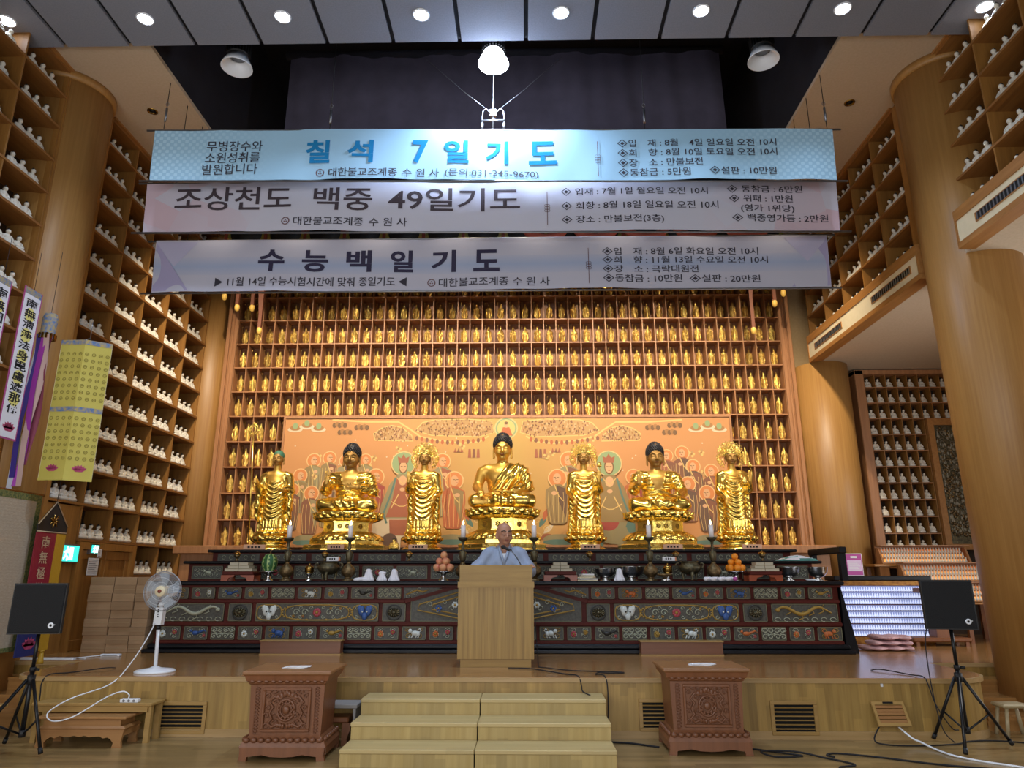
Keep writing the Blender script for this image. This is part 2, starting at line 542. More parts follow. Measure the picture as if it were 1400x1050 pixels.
class SDF:
    """list of shapes blended in order"""
    def __init__(s): s.ops = []
    def cap(s, a, b, ra, rb=None, k=.02, sc=(1, 1, 1)):
        rb = ra if rb is None else rb
        def f(x, y, z):
            px, py, pz = (x - a[0]) / sc[0], (y - a[1]) / sc[1], (z - a[2]) / sc[2]
            d = [(b[i] - a[i]) / sc[i] for i in range(3)]
            L = sum(q * q for q in d) or 1e-9
            t = np.clip((px * d[0] + py * d[1] + pz * d[2]) / L, 0, 1)
            return (np.sqrt((px - t * d[0]) ** 2 + (py - t * d[1]) ** 2 + (pz - t * d[2]) ** 2) - (ra + (rb - ra) * t)) * min(sc)
        s.ops.append((f, k)); return s
    def ell(s, c, r, k=.02, rx=0.0, rz=0.0, ry=0.0):
        def f(x, y, z):
            x, y, z = x - c[0], y - c[1], z - c[2]
            if rz: x, y = x * math.cos(rz) + y * math.sin(rz), -x * math.sin(rz) + y * math.cos(rz)
            if rx: y, z = y * math.cos(rx) + z * math.sin(rx), -y * math.sin(rx) + z * math.cos(rx)
            if ry: x, z = x * math.cos(ry) - z * math.sin(ry), x * math.sin(ry) + z * math.cos(ry)
            k0 = np.sqrt((x / r[0]) ** 2 + (y / r[1]) ** 2 + (z / r[2]) ** 2) + 1e-9
            k1 = np.sqrt((x / r[0] ** 2) ** 2 + (y / r[1] ** 2) ** 2 + (z / r[2] ** 2) ** 2) + 1e-9
            return k0 * (k0 - 1) / k1
        s.ops.append((f, k)); return s
    def path(s, pts, rs, k=.02, sc=(1, 1, 1)):
        rs = rs if isinstance(rs, (list, tuple)) else [rs] * len(pts)
        for i in range(len(pts) - 1): s.cap(pts[i], pts[i + 1], rs[i], rs[i + 1], k if i == 0 else max(k, .012), sc)
        return s
    def fn(s, f, k=.02): s.ops.append((f, k)); return s
    def cut(s, f, k=0): s.ops.append((f, ('cut', k))); return s      # keep only where f < 0
    def disp(s, f): s.ops.append((f, 'disp')); return s
    def __call__(s, x, y, z):
        d = None
        for f, k in s.ops:
            if k == 'disp': d = d + f(x, y, z)
            elif isinstance(k, tuple):
                d = -smin(-d, -f(x, y, z), k[1])
            else:
                q = f(x, y, z)
                d = q if d is None else smin(d, q, k)
        return d
    def mb(s, lo, hi, h, kfun=None):
        V, Q = surfnet(s, lo, hi, h)
        b = MB()
        b.v = [tuple(map(float, p)) for p in V]
        b.f = [tuple(map(int, q)) for q in Q]
        if kfun is not None:
            c = V[Q].mean(1)
            b.k = [int(i) for i in kfun(c[:, 0], c[:, 1], c[:, 2])]
        else: b.k = [0] * len(b.f)
        b.sm = [True] * len(b.f)
        return b
# ------------------------------------------------------------------ the room
XC = -0.4                   # axis of the hall
SZ = 0.565                  # stage height
LX, RX = -6.25, 5.5         # fronts of the niche walls
b = MB(); b.box(-8.5, 9.0, -3, 14, -.1, 0)
struct(b.build('floor', 'floor'))
# grey panelled front ceiling
b = MB()
for k in range(-9, 10):
    x = .035 + .855 * k
    b.box(x + .028, x + .827, -3, 7.6, 8.2, 8.24, 0)
b.box(-8.2, 8.6, -3, 7.6, 8.245, 8.34, 1)
struct(b.build('ceiling', ['slat', 'slat_gap']))
b = MB(); b.box(-7.2, -4.92, 7.6, 13.6, 8.3, 8.36); struct(b.build('ceiling_left', 'soffit'))
b = MB(); b.box(4.12, 6.6, 7.6, 13.6, 8.3, 8.36); struct(b.build('ceiling_right', 'soffit'))
b = MB()
b.box(-4.98, -4.92, 7.6, 13.6, 8.36, 11.2); b.box(4.12, 4.18, 7.6, 13.6, 8.36, 11.2)
b.box(-4.98, 4.18, 7.54, 7.6, 8.34, 11.2); b.box(-4.98, 4.18, 13.54, 13.6, 8.36, 11.2)
b.box(-4.98, 4.18, 7.6, 13.6, 11.2, 11.26)
struct(b.build('ceiling_recess', 'dark'))
b = MB(); b.box(5.46, 9.0, 2.0, 13.6, 5.405, 5.46); struct(b.build('ceiling_aisle', 'soffit'))
b = MB(); b.box(-7.2, 9.0, 13.55, 13.65, 0, 8.36); struct(b.build('wall_back', 'wall_beige'))
b = MB(); b.box(-6.85, -6.75, -3, 13.6, 0, 8.36); struct(b.build('wall_left', 'wall_beige'))
b = MB(); b.box(6.2, 6.3, -3, 13.6, 5.46, 8.36); struct(b.build('wall_right', 'wall_beige'))
b = MB(); b.box(8.9, 9.0, -3, 13.6, 0, 5.46); struct(b.build('wall_aisle', 'wall_beige'))

# ---- stage
def arc(cx, cy, r, a0, a1, n=10):
    return [(cx + r * math.cos(R(a0 + (a1 - a0) * i / n)), cy + r * math.sin(R(a0 + (a1 - a0) * i / n))) for i in range(n + 1)]
def outline(g, yf=7.68):
    p = [(-6.75, 13.55), (-6.75, 9.05 - g), (-5.35 - g, 9.05 - g)]
    p += arc(-4.95, yf + .4, .4 + g, 180, 270)
    p += arc(4.25, yf + .5, .5 + g, 270, 360)
    p += [(4.75 + g, 9.05 - g), (8.9, 9.05 - g), (8.9, 13.55)]
    return p
st = thing('stage_platform', 'raised timber stage with rounded front corners below the altar', 'stage')
struct(st)
MB().prism(outline(0), 0, SZ - .045, 'Z').build('riser_panel', 'riser', st)
MB().prism(outline(.03), SZ - .045, SZ - .004, 'Z').build('nosing', 'nosing', st)
MB().prism(outline(.0), SZ - .004, SZ, 'Z').build('stage_floor', 'stage', st)
pl = outline(.012)
MB().prism(pl, 0, .075, 'Z').build('base_moulding', 'nosing', st)
# side steps at both ends
for (nm, x0, x1) in (('right', 4.79, 8.9), ('left', -6.75, -5.39)):
    s_ = thing('side_steps', 'timber side steps at the %s end of the stage' % nm, 'steps'); struct(s_)
    for i, (y, z) in enumerate(((8.73, .42), (8.40, .28), (8.08, .14))):
        MB().box(x0, x1, y + .02, 9.04, 0 if i == 2 else z - .14, z - .035).build('riser_board', 'stage', s_)
        MB().box(x0, x1, y, 9.04, z - .035, z).build('tread', 'stage', s_)

# ---- columns
def column(name, label, x, y, z0, z1, r0, r1, cap=True, base=False):
    t = thing(name, label, 'column', (x, y, 0)); struct(t)
    MB().lathe([(r0, z0), (r0 + (r1 - r0) * .5, (z0 + z1) / 2), (r1, z1)], 48).build('shaft', 'column', t)
    if cap:
        MB().lathe([(r1 + .002, z1 - .12), (r1 + .03, z1 - .11), (r1 + .035, z1 - .002)], 48).build('capital_ring', 'column', t)
    return t
column('column', 'round honey wood column between the two niche bays on the left wall', -6.53, 8.63, 0, 8.3, .5, .54)
column('column', 'round honey wood column standing before the right balcony', 5.80, 8.52, .0, 8.3, .50, .56)
column('column', 'round wood column in the corner left of the gilded niche wall', -6.32, 13.47, SZ, 8.3, .45, .45)
column('column', 'round wood column right of the gilded niche wall under the balcony', 5.63, 13.05, SZ, 5.395, .48, .48, cap=False)

# ---- niche walls
ZS = [1.58, 2.065, 2.55, 3.03, 3.515, 4.0, 4.485, 4.97, 5.455, 5.94, 6.42, 6.9, 7.39, 7.87, 8.27]
YB = [9.2, 9.96, 10.72, 11.48, 12.235, 13.0]
YA = [5.75, 6.55, 7.35, 8.15]
def niche_wall(label, side, ys, bottoms, dep=.42, top=14, frame=None):
    X = LX if side < 0 else RX
    o = 1 if side > 0 else -1            # outward
    t = thing('niche_shelf', label, 'niche shelf', (X, ys[0], 0))
    def bx(m, d0, d1, y0, y1, z0, z1, k=0):
        a, c = o * d0, o * d1
        return m.box(min(a, c), max(a, c), y0 - ys[0], y1 - ys[0], z0, z1, k)
    zb = [ZS[q] for q in bottoms]
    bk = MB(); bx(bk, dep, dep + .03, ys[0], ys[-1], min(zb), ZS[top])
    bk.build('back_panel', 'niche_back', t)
    for q in range(min(bottoms), top + 1):
        cols = [i for i in range(len(ys) - 1) if bottoms[i] <= q]
        run = MB()
        i0 = cols[0]; prev = cols[0]
        for c in cols[1:] + [99]:
            if c != prev + 1:
                bx(run, -.012, dep, ys[i0] - .015, ys[prev + 1] + .015, ZS[q] - .032, ZS[q]); i0 = c
            prev = c
        run.build('shelf_board', 'niche_y', t)
    for i in range(len(ys)):
        q = min(bottoms[max(0, i - 1)], bottoms[min(i, len(bottoms) - 1)])
        bx(MB(), 0, dep, ys[i] - .0125, ys[i] + .0125, ZS[q], ZS[top] - .033).build('divider', 'niche', t)
    if frame:
        f = MB()
        for y0, y1, z0, z1 in frame: bx(f, -.02, .3, y0, y1, z0, z1)
        f.build('frame_board', 'niche', t)
    bx(MB(), -.05, .05, ys[0] - .02, ys[-1] + .02, ZS[top], 8.3).build('top_rail', 'trim', t)
    return t
niche_wall('tall niche shelf of white figurines on the left wall beyond the column', -1, YB, [2, 1, 1, 0, 0], frame=[(9.04, 9.185, SZ, 8.27)])
niche_wall('niche shelf of white figurines at the left picture edge before the left column', -1, YA, [2, 2, 2], frame=[(8.165, 8.24, SZ, 8.27)])
niche_wall('niche shelf of white figurines above the right balcony behind the big column', 1, YB, [9] * 5, frame=[(9.04, 9.185, 5.82, 8.27)])
niche_wall('niche shelf of white figurines at the right edge above the balcony', 1, YA, [9] * 3, frame=[(8.165, 8.24, 5.82, 8.27)])

# lower left wall: panelling, door, frame
w = thing('wall_left_panelling', 'honey wood panelling below the left niches', 'wall'); struct(w)
MB().box(LX - .12, LX - .02, 9.04, 9.96, SZ, 2.5).build('panel', 'niche', w)
MB().box(LX - .12, LX - .02, 11.5, 13.0, SZ, 1.545).build('panel', 'niche', w)
MB().box(-6.4, LX - .02, 4, 8.24, SZ - .565, 2.5).build('panel', 'niche', w)
dr = thing('door_1', 'honey wood double door under the niches on the left wall', 'door', (LX, 9.98, SZ)); struct(dr)
f = MB(); f.box(-.12, .03, -.0, .1, 0, 1.46); f.box(-.12, .03, 1.4, 1.5, 0, 1.46); f.box(-.12, .03, .1, 1.4, 1.36, 1.46)
f.build('door_frame', 'door', dr)
for i in range(2):
    y0 = .105 + i * .65
    d = MB(); d.box(-.1, -.04, y0, y0 + .64, 0, 1.355)
    for (ya, yb, za, zb) in ((0, .64, 0, .14), (0, .64, 1.23, 1.355), (0, .09, .14, 1.23), (.55, .64, .14, 1.23)):
        d.box(-.04, -.015, y0 + ya, y0 + yb, za, zb, 0, .006)
    leaf = d.build('door_leaf', 'door', dr)
    MB().ball((.0, y0 + (.59 if i == 0 else .05), .72), .025).build('door_knob', 'brass', leaf)

# balcony front on the right
def balcony(label, y0, y1, vents):
    t = thing('balcony_front', label, 'balcony', (5.3, y0, 5.4)); struct(t)
    L = y1 - y0
    MB().box(.012, .1, 0.03, L - .03, .07, .38).build('cream_panel', 'cream', t)
    f = MB(); f.box(0, .2, 0, L, 0, .075); f.box(-.0, .2, 0, L, .36, .44); f.box(0, .2, 0, .03, .07, .36); f.box(0, .2, L - .03, L, .07, .36)
    f.build('trim_frame', 'trim', t)
    for a, c in vents:
        a -= y0; c -= y0
        v = MB(); v.box(.002, .03, a, c, .165, .177); v.box(.002, .03, a, c, .268, .28); v.box(.002, .03, a, a + .02, .177, .268); v.box(.002, .03, c - .02, c, .177, .268)
        vo = v.build('air_vent', 'trim', t)
        s_ = MB(); s_.box(.006, .024, a + .02, c - .02, .177, .268, 1)
        n = int((c - a) / .06)
        for i in range(n): s_.box(.003, .010, a + .03 + i * .06, a + .05 + i * .06, .177, .268, 0)
        s_.build('louvre', ['grey_metal', 'void'], vo)
balcony('cream balcony front with wood trim left of the big right column', 8.85, 12.7, ((11.25, 12.4), (9.05, 10.2)))
balcony('cream balcony front with wood trim at the right picture edge', 3.5, 7.98, ((6.5, 7.6), (4.6, 5.7)))
b = MB(); b.box(5.42, 6.2, 8.89, 12.66, 5.47, 5.9); b.box(5.42, 6.2, 3.53, 7.94, 5.47, 5.9)
b.box(5.3, 5.52, 8.85, 12.7, 5.84, 5.9); b.box(5.3, 5.52, 3.5, 7.98, 5.84, 5.9)
struct(b.build('trim_balcony', 'trim'))

# recessed spots in the side soffits, downlights in the front ceiling
for i, (x, s) in enumerate(((-5.574, 'left'), (4.81, 'right'))):
    t = thing('recessed_spot', 'small unlit recessed spot in the %s beige ceiling' % s, 'ceiling light', (x, 9.05, 8.3), group='recessed spots in the beige ceilings')
    MB().lathe([(.075, 0), (.075, -.012), (.055, -.012), (.05, -.002)], 20, cap=False).build('ring', 'brass', t)
    MB().lathe([(.05, -.004), (.02, -.02), (.0, -.02)], 16).build('lamp', 'metal_black', t)
M['led'] = mat('cool_led', '#ffffff', .4, emit='#e6f0ff', estr=16)
DL = [-6.40, -4.67, -2.96, -1.25, .465, 2.17, 3.88, 5.58]
for i, x in enumerate(DL):
    t = thing('downlight', '%s cool white downlight from the left in the grey panelled ceiling' % nth(i), 'ceiling light', (x, 7.14, 8.2), group='downlights in the grey ceiling')
    MB().lathe([(.105, 0), (.105, -.01), (.09, -.014), (.088, -.004)], 24, cap=False).build('ring', 'white_pl', t)
    MB().lathe([(.088, -.006), (0.0, -.008)], 24).build('lens', 'led', t)
    lamp('downlight_lamp', 'SPOT', (x, 7.14, 8.15), 130 if 0 < i < 7 else 25, COOL, (x, 7.14, 0), .06, angle=110 if 0 < i < 7 else 60, blend=.8)

# high-bay lamps
for i, (x, s) in enumerate(((-3.86, 'left unlit'), (-.40, 'middle brightly lit'), (3.19, 'right unlit'))):
    t = thing('high_bay_lamp', '%s high-bay lamp hanging at the edge of the grey ceiling' % s, 'ceiling lamp', (x, 7.98, 8.16), group='high-bay lamps over the banners')
    MB().lathe([(.115, .17), (.12, .2), (.2, .02), (.205, .0), (.198, .0), (.11, .165)], 36, cap=False).build('reflector', 'white_pl' if i != 1 else 'led', t)
    h = MB(); h.lathe([(.0, .19), (.14, .19), (.14, .21), (.06, .22), (.06, .4), (0, .42)], 24)
    for q in range(24):
        a = 2 * PI * q / 24
        h.T = Matrix.Rotation(a, 4, 'Z'); h.box(.05, .16, -.004, .004, .2, .36)
    h.T = Matrix.Identity(4)
    h.build('heat_sink', 'black_matte', t)
    MB().lathe([(0, .16), (.1, .16), (.1, .18), (0, .18)], 24).build('lens', 'led' if i == 1 else 'grey_metal', t)
    MB().cyl((0, 0, .42), (0, 0, 3.03), .012).build('hanging_rod', 'metal_black', t)
    if i == 1:
        lamp('high_bay_light', 'SPOT', (x, 7.98, 8.1), 430, (.62, .76, 1.0), (x, 8.02, 0), .12, angle=150, blend=.5)
        lamp('high_bay_glow', 'POINT', (x, 7.98, 7.98), 55, (.60, .74, 1.0), None, .2)

# dark curtain in the recess
t = thing('blackout_curtain', 'dark purple-grey curtain hanging in the ceiling recess above the banners', 'curtain', (-.34, 10.2, 8.55))
g = MB(); nx, nz = 110, 6
vs = []
for i in range(nx + 1):
    for j in range(nz + 1):
        x = -3.68 + 7.36 * i / nx; z = 1.66 * j / nz
        vs.append((x, .025 * math.sin(x * 3.1 + .5 * z) + .018 * math.sin(x * 8.3 + 1.1 * z) + .01 * math.sin(x * 17 + z), z))
n1 = len(vs)
vs += [(p[0], p[1] + .012, p[2]) for p in vs]
fs = []
for i in range(nx):
    for j in range(nz):
        a = i * (nz + 1) + j
        fs.append((a, a + nz + 1, a + nz + 2, a + 1)); fs.append((n1 + a, n1 + a + 1, n1 + a + nz + 2, n1 + a + nz + 1))
g.add(vs, fs, 0, True)
g.build('cloth', 'curtain', t)
MB().cyl((-3.75, .02, 1.7), (3.75, .02, 1.7), .07, 16).build('roller', 'dark', t)
# ------------------------------------------------------------------ gilded niche wall
RY = 13.0; RX0, RX1 = -5.63, 4.93; PIT = (RX1 - RX0) / 44
RZ = [2.085 + .4825 * i for i in range(13)]
t = thing('niche_rack', 'wide wooden niche rack of small gilded figurines behind the painting', 'niche rack', (XC + .05, RY, 0))
ox = XC + .05
MB().box(RX0 - ox - .2, RX1 - ox + .2, .27, .3, 2.0, RZ[-1]).build('back_panel', 'rack_back', t)
for s in (0, 1):
    f = MB()
    x = RX0 - ox - .2 if s == 0 else RX1 - ox
    f.box(x, x + .2, -.0, .27, 1.95, RZ[-1])
    f.box(x + (.0 if s == 0 else .13), x + (.07 if s == 0 else .2), -.05, 0, 1.95, RZ[-1], 0, .01)
    f.box(x + (.09 if s == 0 else .07), x + (.13 if s == 0 else .11), -.025, 0, 1.95, RZ[-1], 0, .01)
    f.build('side_frame', 'rack', t)
f = MB(); f.box(RX0 - ox - .2, RX1 - ox + .2, .0, .27, 1.95, RZ[0] - .02); f.build('base_rail', 'rack', t)
MX0, MX1 = -4.5, 3.79      # painting edges
def cols_of(r): return [c for c in range(44) if r >= 5 or RX0 + PIT * (c + 1) < MX0 + .12 or RX0 + PIT * c > MX1 - .12]
for r in range(13):
    b = MB()
    if r > 5 or r == 12 or r == 5: b.box(RX0 - ox, RX1 - ox, -.004, .27, RZ[r] - .02, RZ[r])
    else:
        b.box(RX0 - ox, MX0 + .1 - ox, -.004, .27, RZ[r] - .02, RZ[r]); b.build('shelf_board', 'rack', t)
        b = MB(); b.box(MX1 - .1 - ox, RX1 - ox, -.004, .27, RZ[r] - .02, RZ[r])
    b.build('shelf_board', 'rack', t)
for c in range(45):
    x = RX0 + PIT * c
    z0 = RZ[0] if (x < MX0 + .1 or x > MX1 - .1) else RZ[5]
    MB().box(x - ox - .008, x - ox + .008, 0, .27, z0, RZ[-1]).build('divider', 'rack', t)
# ledges beside the altar top
for (x0, x1, s) in ((-6.05, -4.55, 'left'), (3.75, 5.25, 'right')):
    b = MB(); b.box(x0, x1, 12.3, 12.935, 1.93, 2.07, 0, .015); b.box(x0 + .1, x1 - .1, 12.42, 12.93, 1.45, 1.93)
    tag(b.build('wall_ledge', 'rack'), 'brown wood ledge at the foot of the gilded niches, %s of the altar' % s, 'ledge', 'ledges at the foot of the gilded niches')

def gold_figure(v):
    s = SDF()
    s.ell((0, 0, .02), (.062, .055, .022), 0).ell((0, 0, .045), (.045, .042, .02), .01)
    s.cap((0, 0, .05), (0, 0, .17), .04, .036, .01).cap((0, 0, .17), (0, 0, .25), .038, .043, .015)
    s.cap((0, 0, .25), (0, -.002, .29), .03, .018, .02)
    s.ell((0, -.004, .318), (.026, .027, .031), .008).cap((0, 0, .34), (0, 0, .362), .017, .01, .008)
    sg = 1 if v % 2 else -1
    s.path([(sg * .042, 0, .255), (sg * .062, -.01, .205), (sg * .04, -.045, .215)], [.017, .015, .012], .01)
    s.path([(-sg * .042, 0, .255), (-sg * .06, -.012, .2), (-sg * .052, -.035, .16)], [.017, .015, .011], .01)
    s.path([(sg * .05, .005, .22), (sg * .066, 0, .12), (sg * .055, 0, .06)], [.012, .014, .012], .01)
    s.path([(-sg * .05, .005, .2), (-sg * .062, 0, .11), (-sg * .05, 0, .06)], [.012, .014, .012], .01)
    s.cut(lambda x, y, z: -z); s.cap((-.068, -.03, .06), (-.075, -.03, .375), .005, .005, .004).ell((-.075, -.03, .38), (.012, .008, .016), .004)
    s.disp(lambda x, y, z: np.where(z < .28, .004 * np.sin((z + 6 * x * x) * 190) * (y < 0), 0))
    return s.mb((-.1, -.075, -.008), (.1, .075, .41), .0115)
GF = [gold_figure(i).mesh('gilded_figurine', 'gold_fig') for i in range(2)]
def gold_at(c, r, label):
    o = bpy.data.objects.new('gilded_figurine', GF[(c * 7 + r * 3) % 2])
    COL.objects.link(o)
    o.location = (RX0 + PIT * (c + .5), RY + .11, RZ[r] + .006); o.scale = (.86, .92, .97)
    o.rotation_euler = (0, 0, random.uniform(-.12, .12))
    tag(o, label, 'figurine', 'gilded figurines in the niche wall')
ROWN = {5: 'lowest full row above the painting', 6: 'second row above the painting', 7: 'third row above the painting', 8: 'fourth row above the painting', 9: 'fifth row above the painting', 10: 'half-hidden row under the banner edge'}
for r in range(11):
    cl = cols_of(r)
    left = [c for c in cl if c < 10] if r < 5 else None
    for c in cl:
        if r >= 5:
            gold_at(c, r, 'gilded figurine in the %s, %s niche from the left' % (ROWN[r], nth(c)))
        else:
            sd = 'left' if c < 20 else 'right'
            i = c if c < 20 else 43 - c
            gold_at(c, r, 'gilded figurine %s of the painting, %s row up, %s niche from the frame' % (sd, nth(r), nth(i)))

# ------------------------------------------------------------------ white porcelain figurines
def white_figure(v):
    s = SDF()
    s.ell((0, -.012, .024), (.07, .05, .026), 0).ell((-.042, -.028, .024), (.028, .028, .021), .012).ell((.042, -.028, .024), (.028, .028, .021), .012)
    s.cap((0, .01, .04), (0, .008, .105), .036, .03, .015).cap((-.034, .008, .118), (.034, .008, .118), .0165, .0165, .015)
    s.path([(-.042, .006, .112), (-.055, -.008, .072), (-.014, -.042, .062 if v else .05)], [.0165, .0155, .012], .006)
    s.path([(.042, .006, .112), (.055, -.008, .072), (.014, -.042, .05)], [.0165, .0155, .012], .006)
    s.cap((0, .006, .12), (0, .004, .15), .013, .012, .008)
    s.ell((0, .0, .168), (.0265, .028, .032), .004).ell((0, .006, .2), (.014, .014, .012), .006)
    s.cut(lambda x, y, z: -z)
    return s.mb((-.085, -.075, -.012), (.085, .065, .225), .0105, lambda x, y, z: (z > .176 - (y > .0) * .016 + (y < -.015) * .008) & (z > .14))
WF = [white_figure(i).mesh('white_figurine', ['white_fig', 'fig_hair']) for i in range(2)]
def white_at(loc, rz, sc, label, group, name='white_figurine'):
    o = bpy.data.objects.new(name, random.choice(WF))
    COL.objects.link(o)
    o.location = loc; o.scale = (sc, sc, sc)
    o.rotation_euler = (0, 0, rz)
    tag(o, label, 'figurine', group)
def fill(side, ys, bottoms, name, group, top=13, back=False, rows=None):
    X = LX if side < 0 else RX
    rz = PI / 2 if side < 0 else -PI / 2       # figures face the hall
    for c in range(len(ys) - 1):
        for q in range(bottoms[c], top + 1):
            if rows and not rows(c, q): continue
            y0, y1 = ys[c], ys[c + 1]
            spots = [(.24, .10, 'nearest'), (.43, .10, 'middle'), (.62, .10, 'farthest')]
            if back and q <= 4: spots += [(.52, .27, 'back')]
            for (fy, d, w) in spots:
                p = (X - d if side < 0 else X + d, y0 + fy + random.uniform(-.012, .012), ZS[q] + .006)
                white_at(p, rz + random.uniform(-.2, .2) + (-.25 if side < 0 else .25), 1.12, '%s white figurine in the %s, %s column, %s shelf up' % (w, name, nth(c), nth(q - min(bottoms))), group)
fill(-1, YB, [2, 1, 1, 0, 0], 'left wall niches', 'white figurines on the left wall', back=True)
fill(-1, YA, [2, 2, 2], 'left edge niches', 'white figurines at the left edge', rows=lambda c, q: (c == 2 and q >= 5) or (c == 1 and q >= 9))
fill(1, YB, [9] * 5, 'balcony niches', 'white figurines above the balcony')
fill(1, YA, [9] * 3, 'right edge niches', 'white figurines at the right edge', rows=lambda c, q: c >= 1)

# ------------------------------------------------------------------ aisle shelf under the balcony
AX0 = 6.51; AP = .2045; AZ = [2.015 + .3045 * i for i in range(12)]
t = thing('niche_shelf', 'tall grid shelf of white figurines in the aisle under the right balcony', 'niche shelf', (AX0, 13.2, 0))
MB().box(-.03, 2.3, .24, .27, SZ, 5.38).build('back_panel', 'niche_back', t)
f = MB(); f.box(-.03, 0, 0, .24, SZ, 5.36); f.box(-.2, -.03, -.07, .24, SZ, 5.38, 0, .01); f.box(-.2, 2.3, -.07, .24, 5.3, 5.38); f.build('side_frame', 'rack', t)
for i, z in enumerate(AZ):
    w = 5 if i < 8 else 11
    MB().box(0, AP * w, 0, .24, z - .016, z).build('shelf_board', 'rack', t)
for c in range(12):
    z0 = AZ[0] if c <= 5 else AZ[8]
    MB().box(AP * c - .006, AP * c + .006, .002, .24, z0, 5.3).build('divider', 'niche', t)
MB().box(0, AP * 5, 0, .24, 1.7, AZ[0] - .017).build('base_panel', 'rack', t)
for r in range(11):
    for c in range(5 if r < 8 else 8):
        white_at((AX0 + AP * (c + .5), 13.3, AZ[r] + .005), random.uniform(-.2, .2), .95, 'white figurine in the aisle shelf, %s row up, %s niche from the left' % (nth(r), nth(c)), 'white figurines in the aisle grid shelf', 'seated_figurine')
M['relief_stone'] = mat('grey_relief', '#8d8672', .6); M['relief_tan'] = mat('tan_relief', '#6f654f', .6)
# framed relief picture
t = thing('framed_relief', 'framed dark relief panel crowded with small figures in the aisle', 'picture', (AX0 + 1.04, 13.16, 2.02))
f = MB(); f.box(0, .11, -.03, .06, 0, 2.4); f.box(1.0, 1.11, -.03, .06, 0, 2.4); f.box(.11, 1.0, -.03, .06, 2.28, 2.4); f.box(.11, 1.0, -.03, .06, 0, .1); f.build('frame', 'trim', t)
MB().box(.11, 1.0, .0, .05, .1, 2.28).build('panel', 'bronze_dark', t)
rnd = random.Random(5)
for k in range(3):
    g = MB()
    for i in range(330):
        x = .14 + .83 * rnd.random(); z = .25 + 1.98 * rnd.random()
        if k == 0: g.ball((x, -.005, z), (.018, .02, .035), 6, 4)
        elif k == 1: g.ball((x, -.01, z), (.03, .02, .03), 6, 4)
        else:
            g.tube([(x + .03 * math.cos(a), -.012, z + .03 * math.sin(a)) for a in np.linspace(0, 5, 8)], .007, 4)
    g.build(('carved_figures', 'carved_clouds', 'carved_scrolls')[k], ('relief_stone', 'bronze', 'relief_tan')[k], t)['kind'] = 'stuff'
# ------------------------------------------------------------------ printed banners across the hall
M['b1'] = None
def banner_mat(name, base, tint, kind):
    m, nt, b = newmat(name)
    L = nt.links.new
    tc = nt.nodes.new('ShaderNodeTexCoord')
    sp = nt.nodes.new('ShaderNodeSeparateXYZ'); L(tc.outputs['Object'], sp.inputs[0])
    def mth(op, a, v=None, c=None):
        q = nt.nodes.new('ShaderNodeMath'); q.operation = op
        for i, w in enumerate((a, v, c)):
            if w is None: continue
            if hasattr(w, 'links'): L(w, q.inputs[i])
            else: q.inputs[i].default_value = w
        return q.outputs[0]
    ends = mth('SMOOTHSTEP' if False else 'MULTIPLY', mth('MAXIMUM', mth('SUBTRACT', mth('ABSOLUTE', sp.outputs[0]), 2.9), 0), .6)
    ends = mth('MINIMUM', ends, 1)
    if kind == 'dots':
        s = mth('MULTIPLY', mth('SINE', mth('MULTIPLY', sp.outputs[0], 62)), mth('SINE', mth('MULTIPLY', sp.outputs[2], 62)))
        f = mth('MULTIPLY', mth('GREATER_THAN', s, .12), ends)
    elif kind == 'poly':
        v = nt.nodes.new('ShaderNodeTexVoronoi'); v.inputs['Scale'].default_value = 2.2
        L(tc.outputs['Object'], v.inputs['Vector'])
        h = nt.nodes.new('ShaderNodeSeparateXYZ'); L(v.outputs['Color'], h.inputs[0])
        f = mth('MULTIPLY', h.outputs[0], ends)
    else:
        w = mth('ABSOLUTE', mth('SUBTRACT', sp.outputs[2], -.42))
        f = mth('MULTIPLY', mth('LESS_THAN', w, .14), mth('MULTIPLY', mth('SUBTRACT', .18, w), 4.5))
    mx = nt.nodes.new('ShaderNodeMix'); mx.data_type = 'RGBA'
    L(f, mx.inputs['Factor'])
    mx.inputs['A'].default_value = lin(base); mx.inputs['B'].default_value = lin(tint)
    L(mx.outputs['Result'], b.inputs['Base Color'])
    b.inputs['Roughness'].default_value = .75
    return m
M['b1'] = banner_mat('sky_blue_banner_cloth', '#9ac2db', '#b2d6ea', 'dots')
M['b2'] = banner_mat('pale_banner_cloth', '#cacbdb', '#d0b4c0', 'poly')
M['b3'] = banner_mat('lavender_banner_cloth', '#bdbecf', '#9caed0', 'band')
M['title_blue'] = mat('blue_lettering', '#2279ad', .9, spec=.1)
M['title_brown'] = mat('brown_lettering', '#453a42', .7)
M['title_navy'] = mat('navy_lettering', '#2b2745', .7)
M['small_ink'] = mat('dark_lettering', '#33303c', .7)
M['emblem'] = mat('maroon_emblem', '#6b4a4e', .7)
M['b3_poly'] = mat('lavender_print', '#a7a2c6', .75)
M['b3_poly2'] = mat('light_lavender_print', '#b7b6d2', .75)

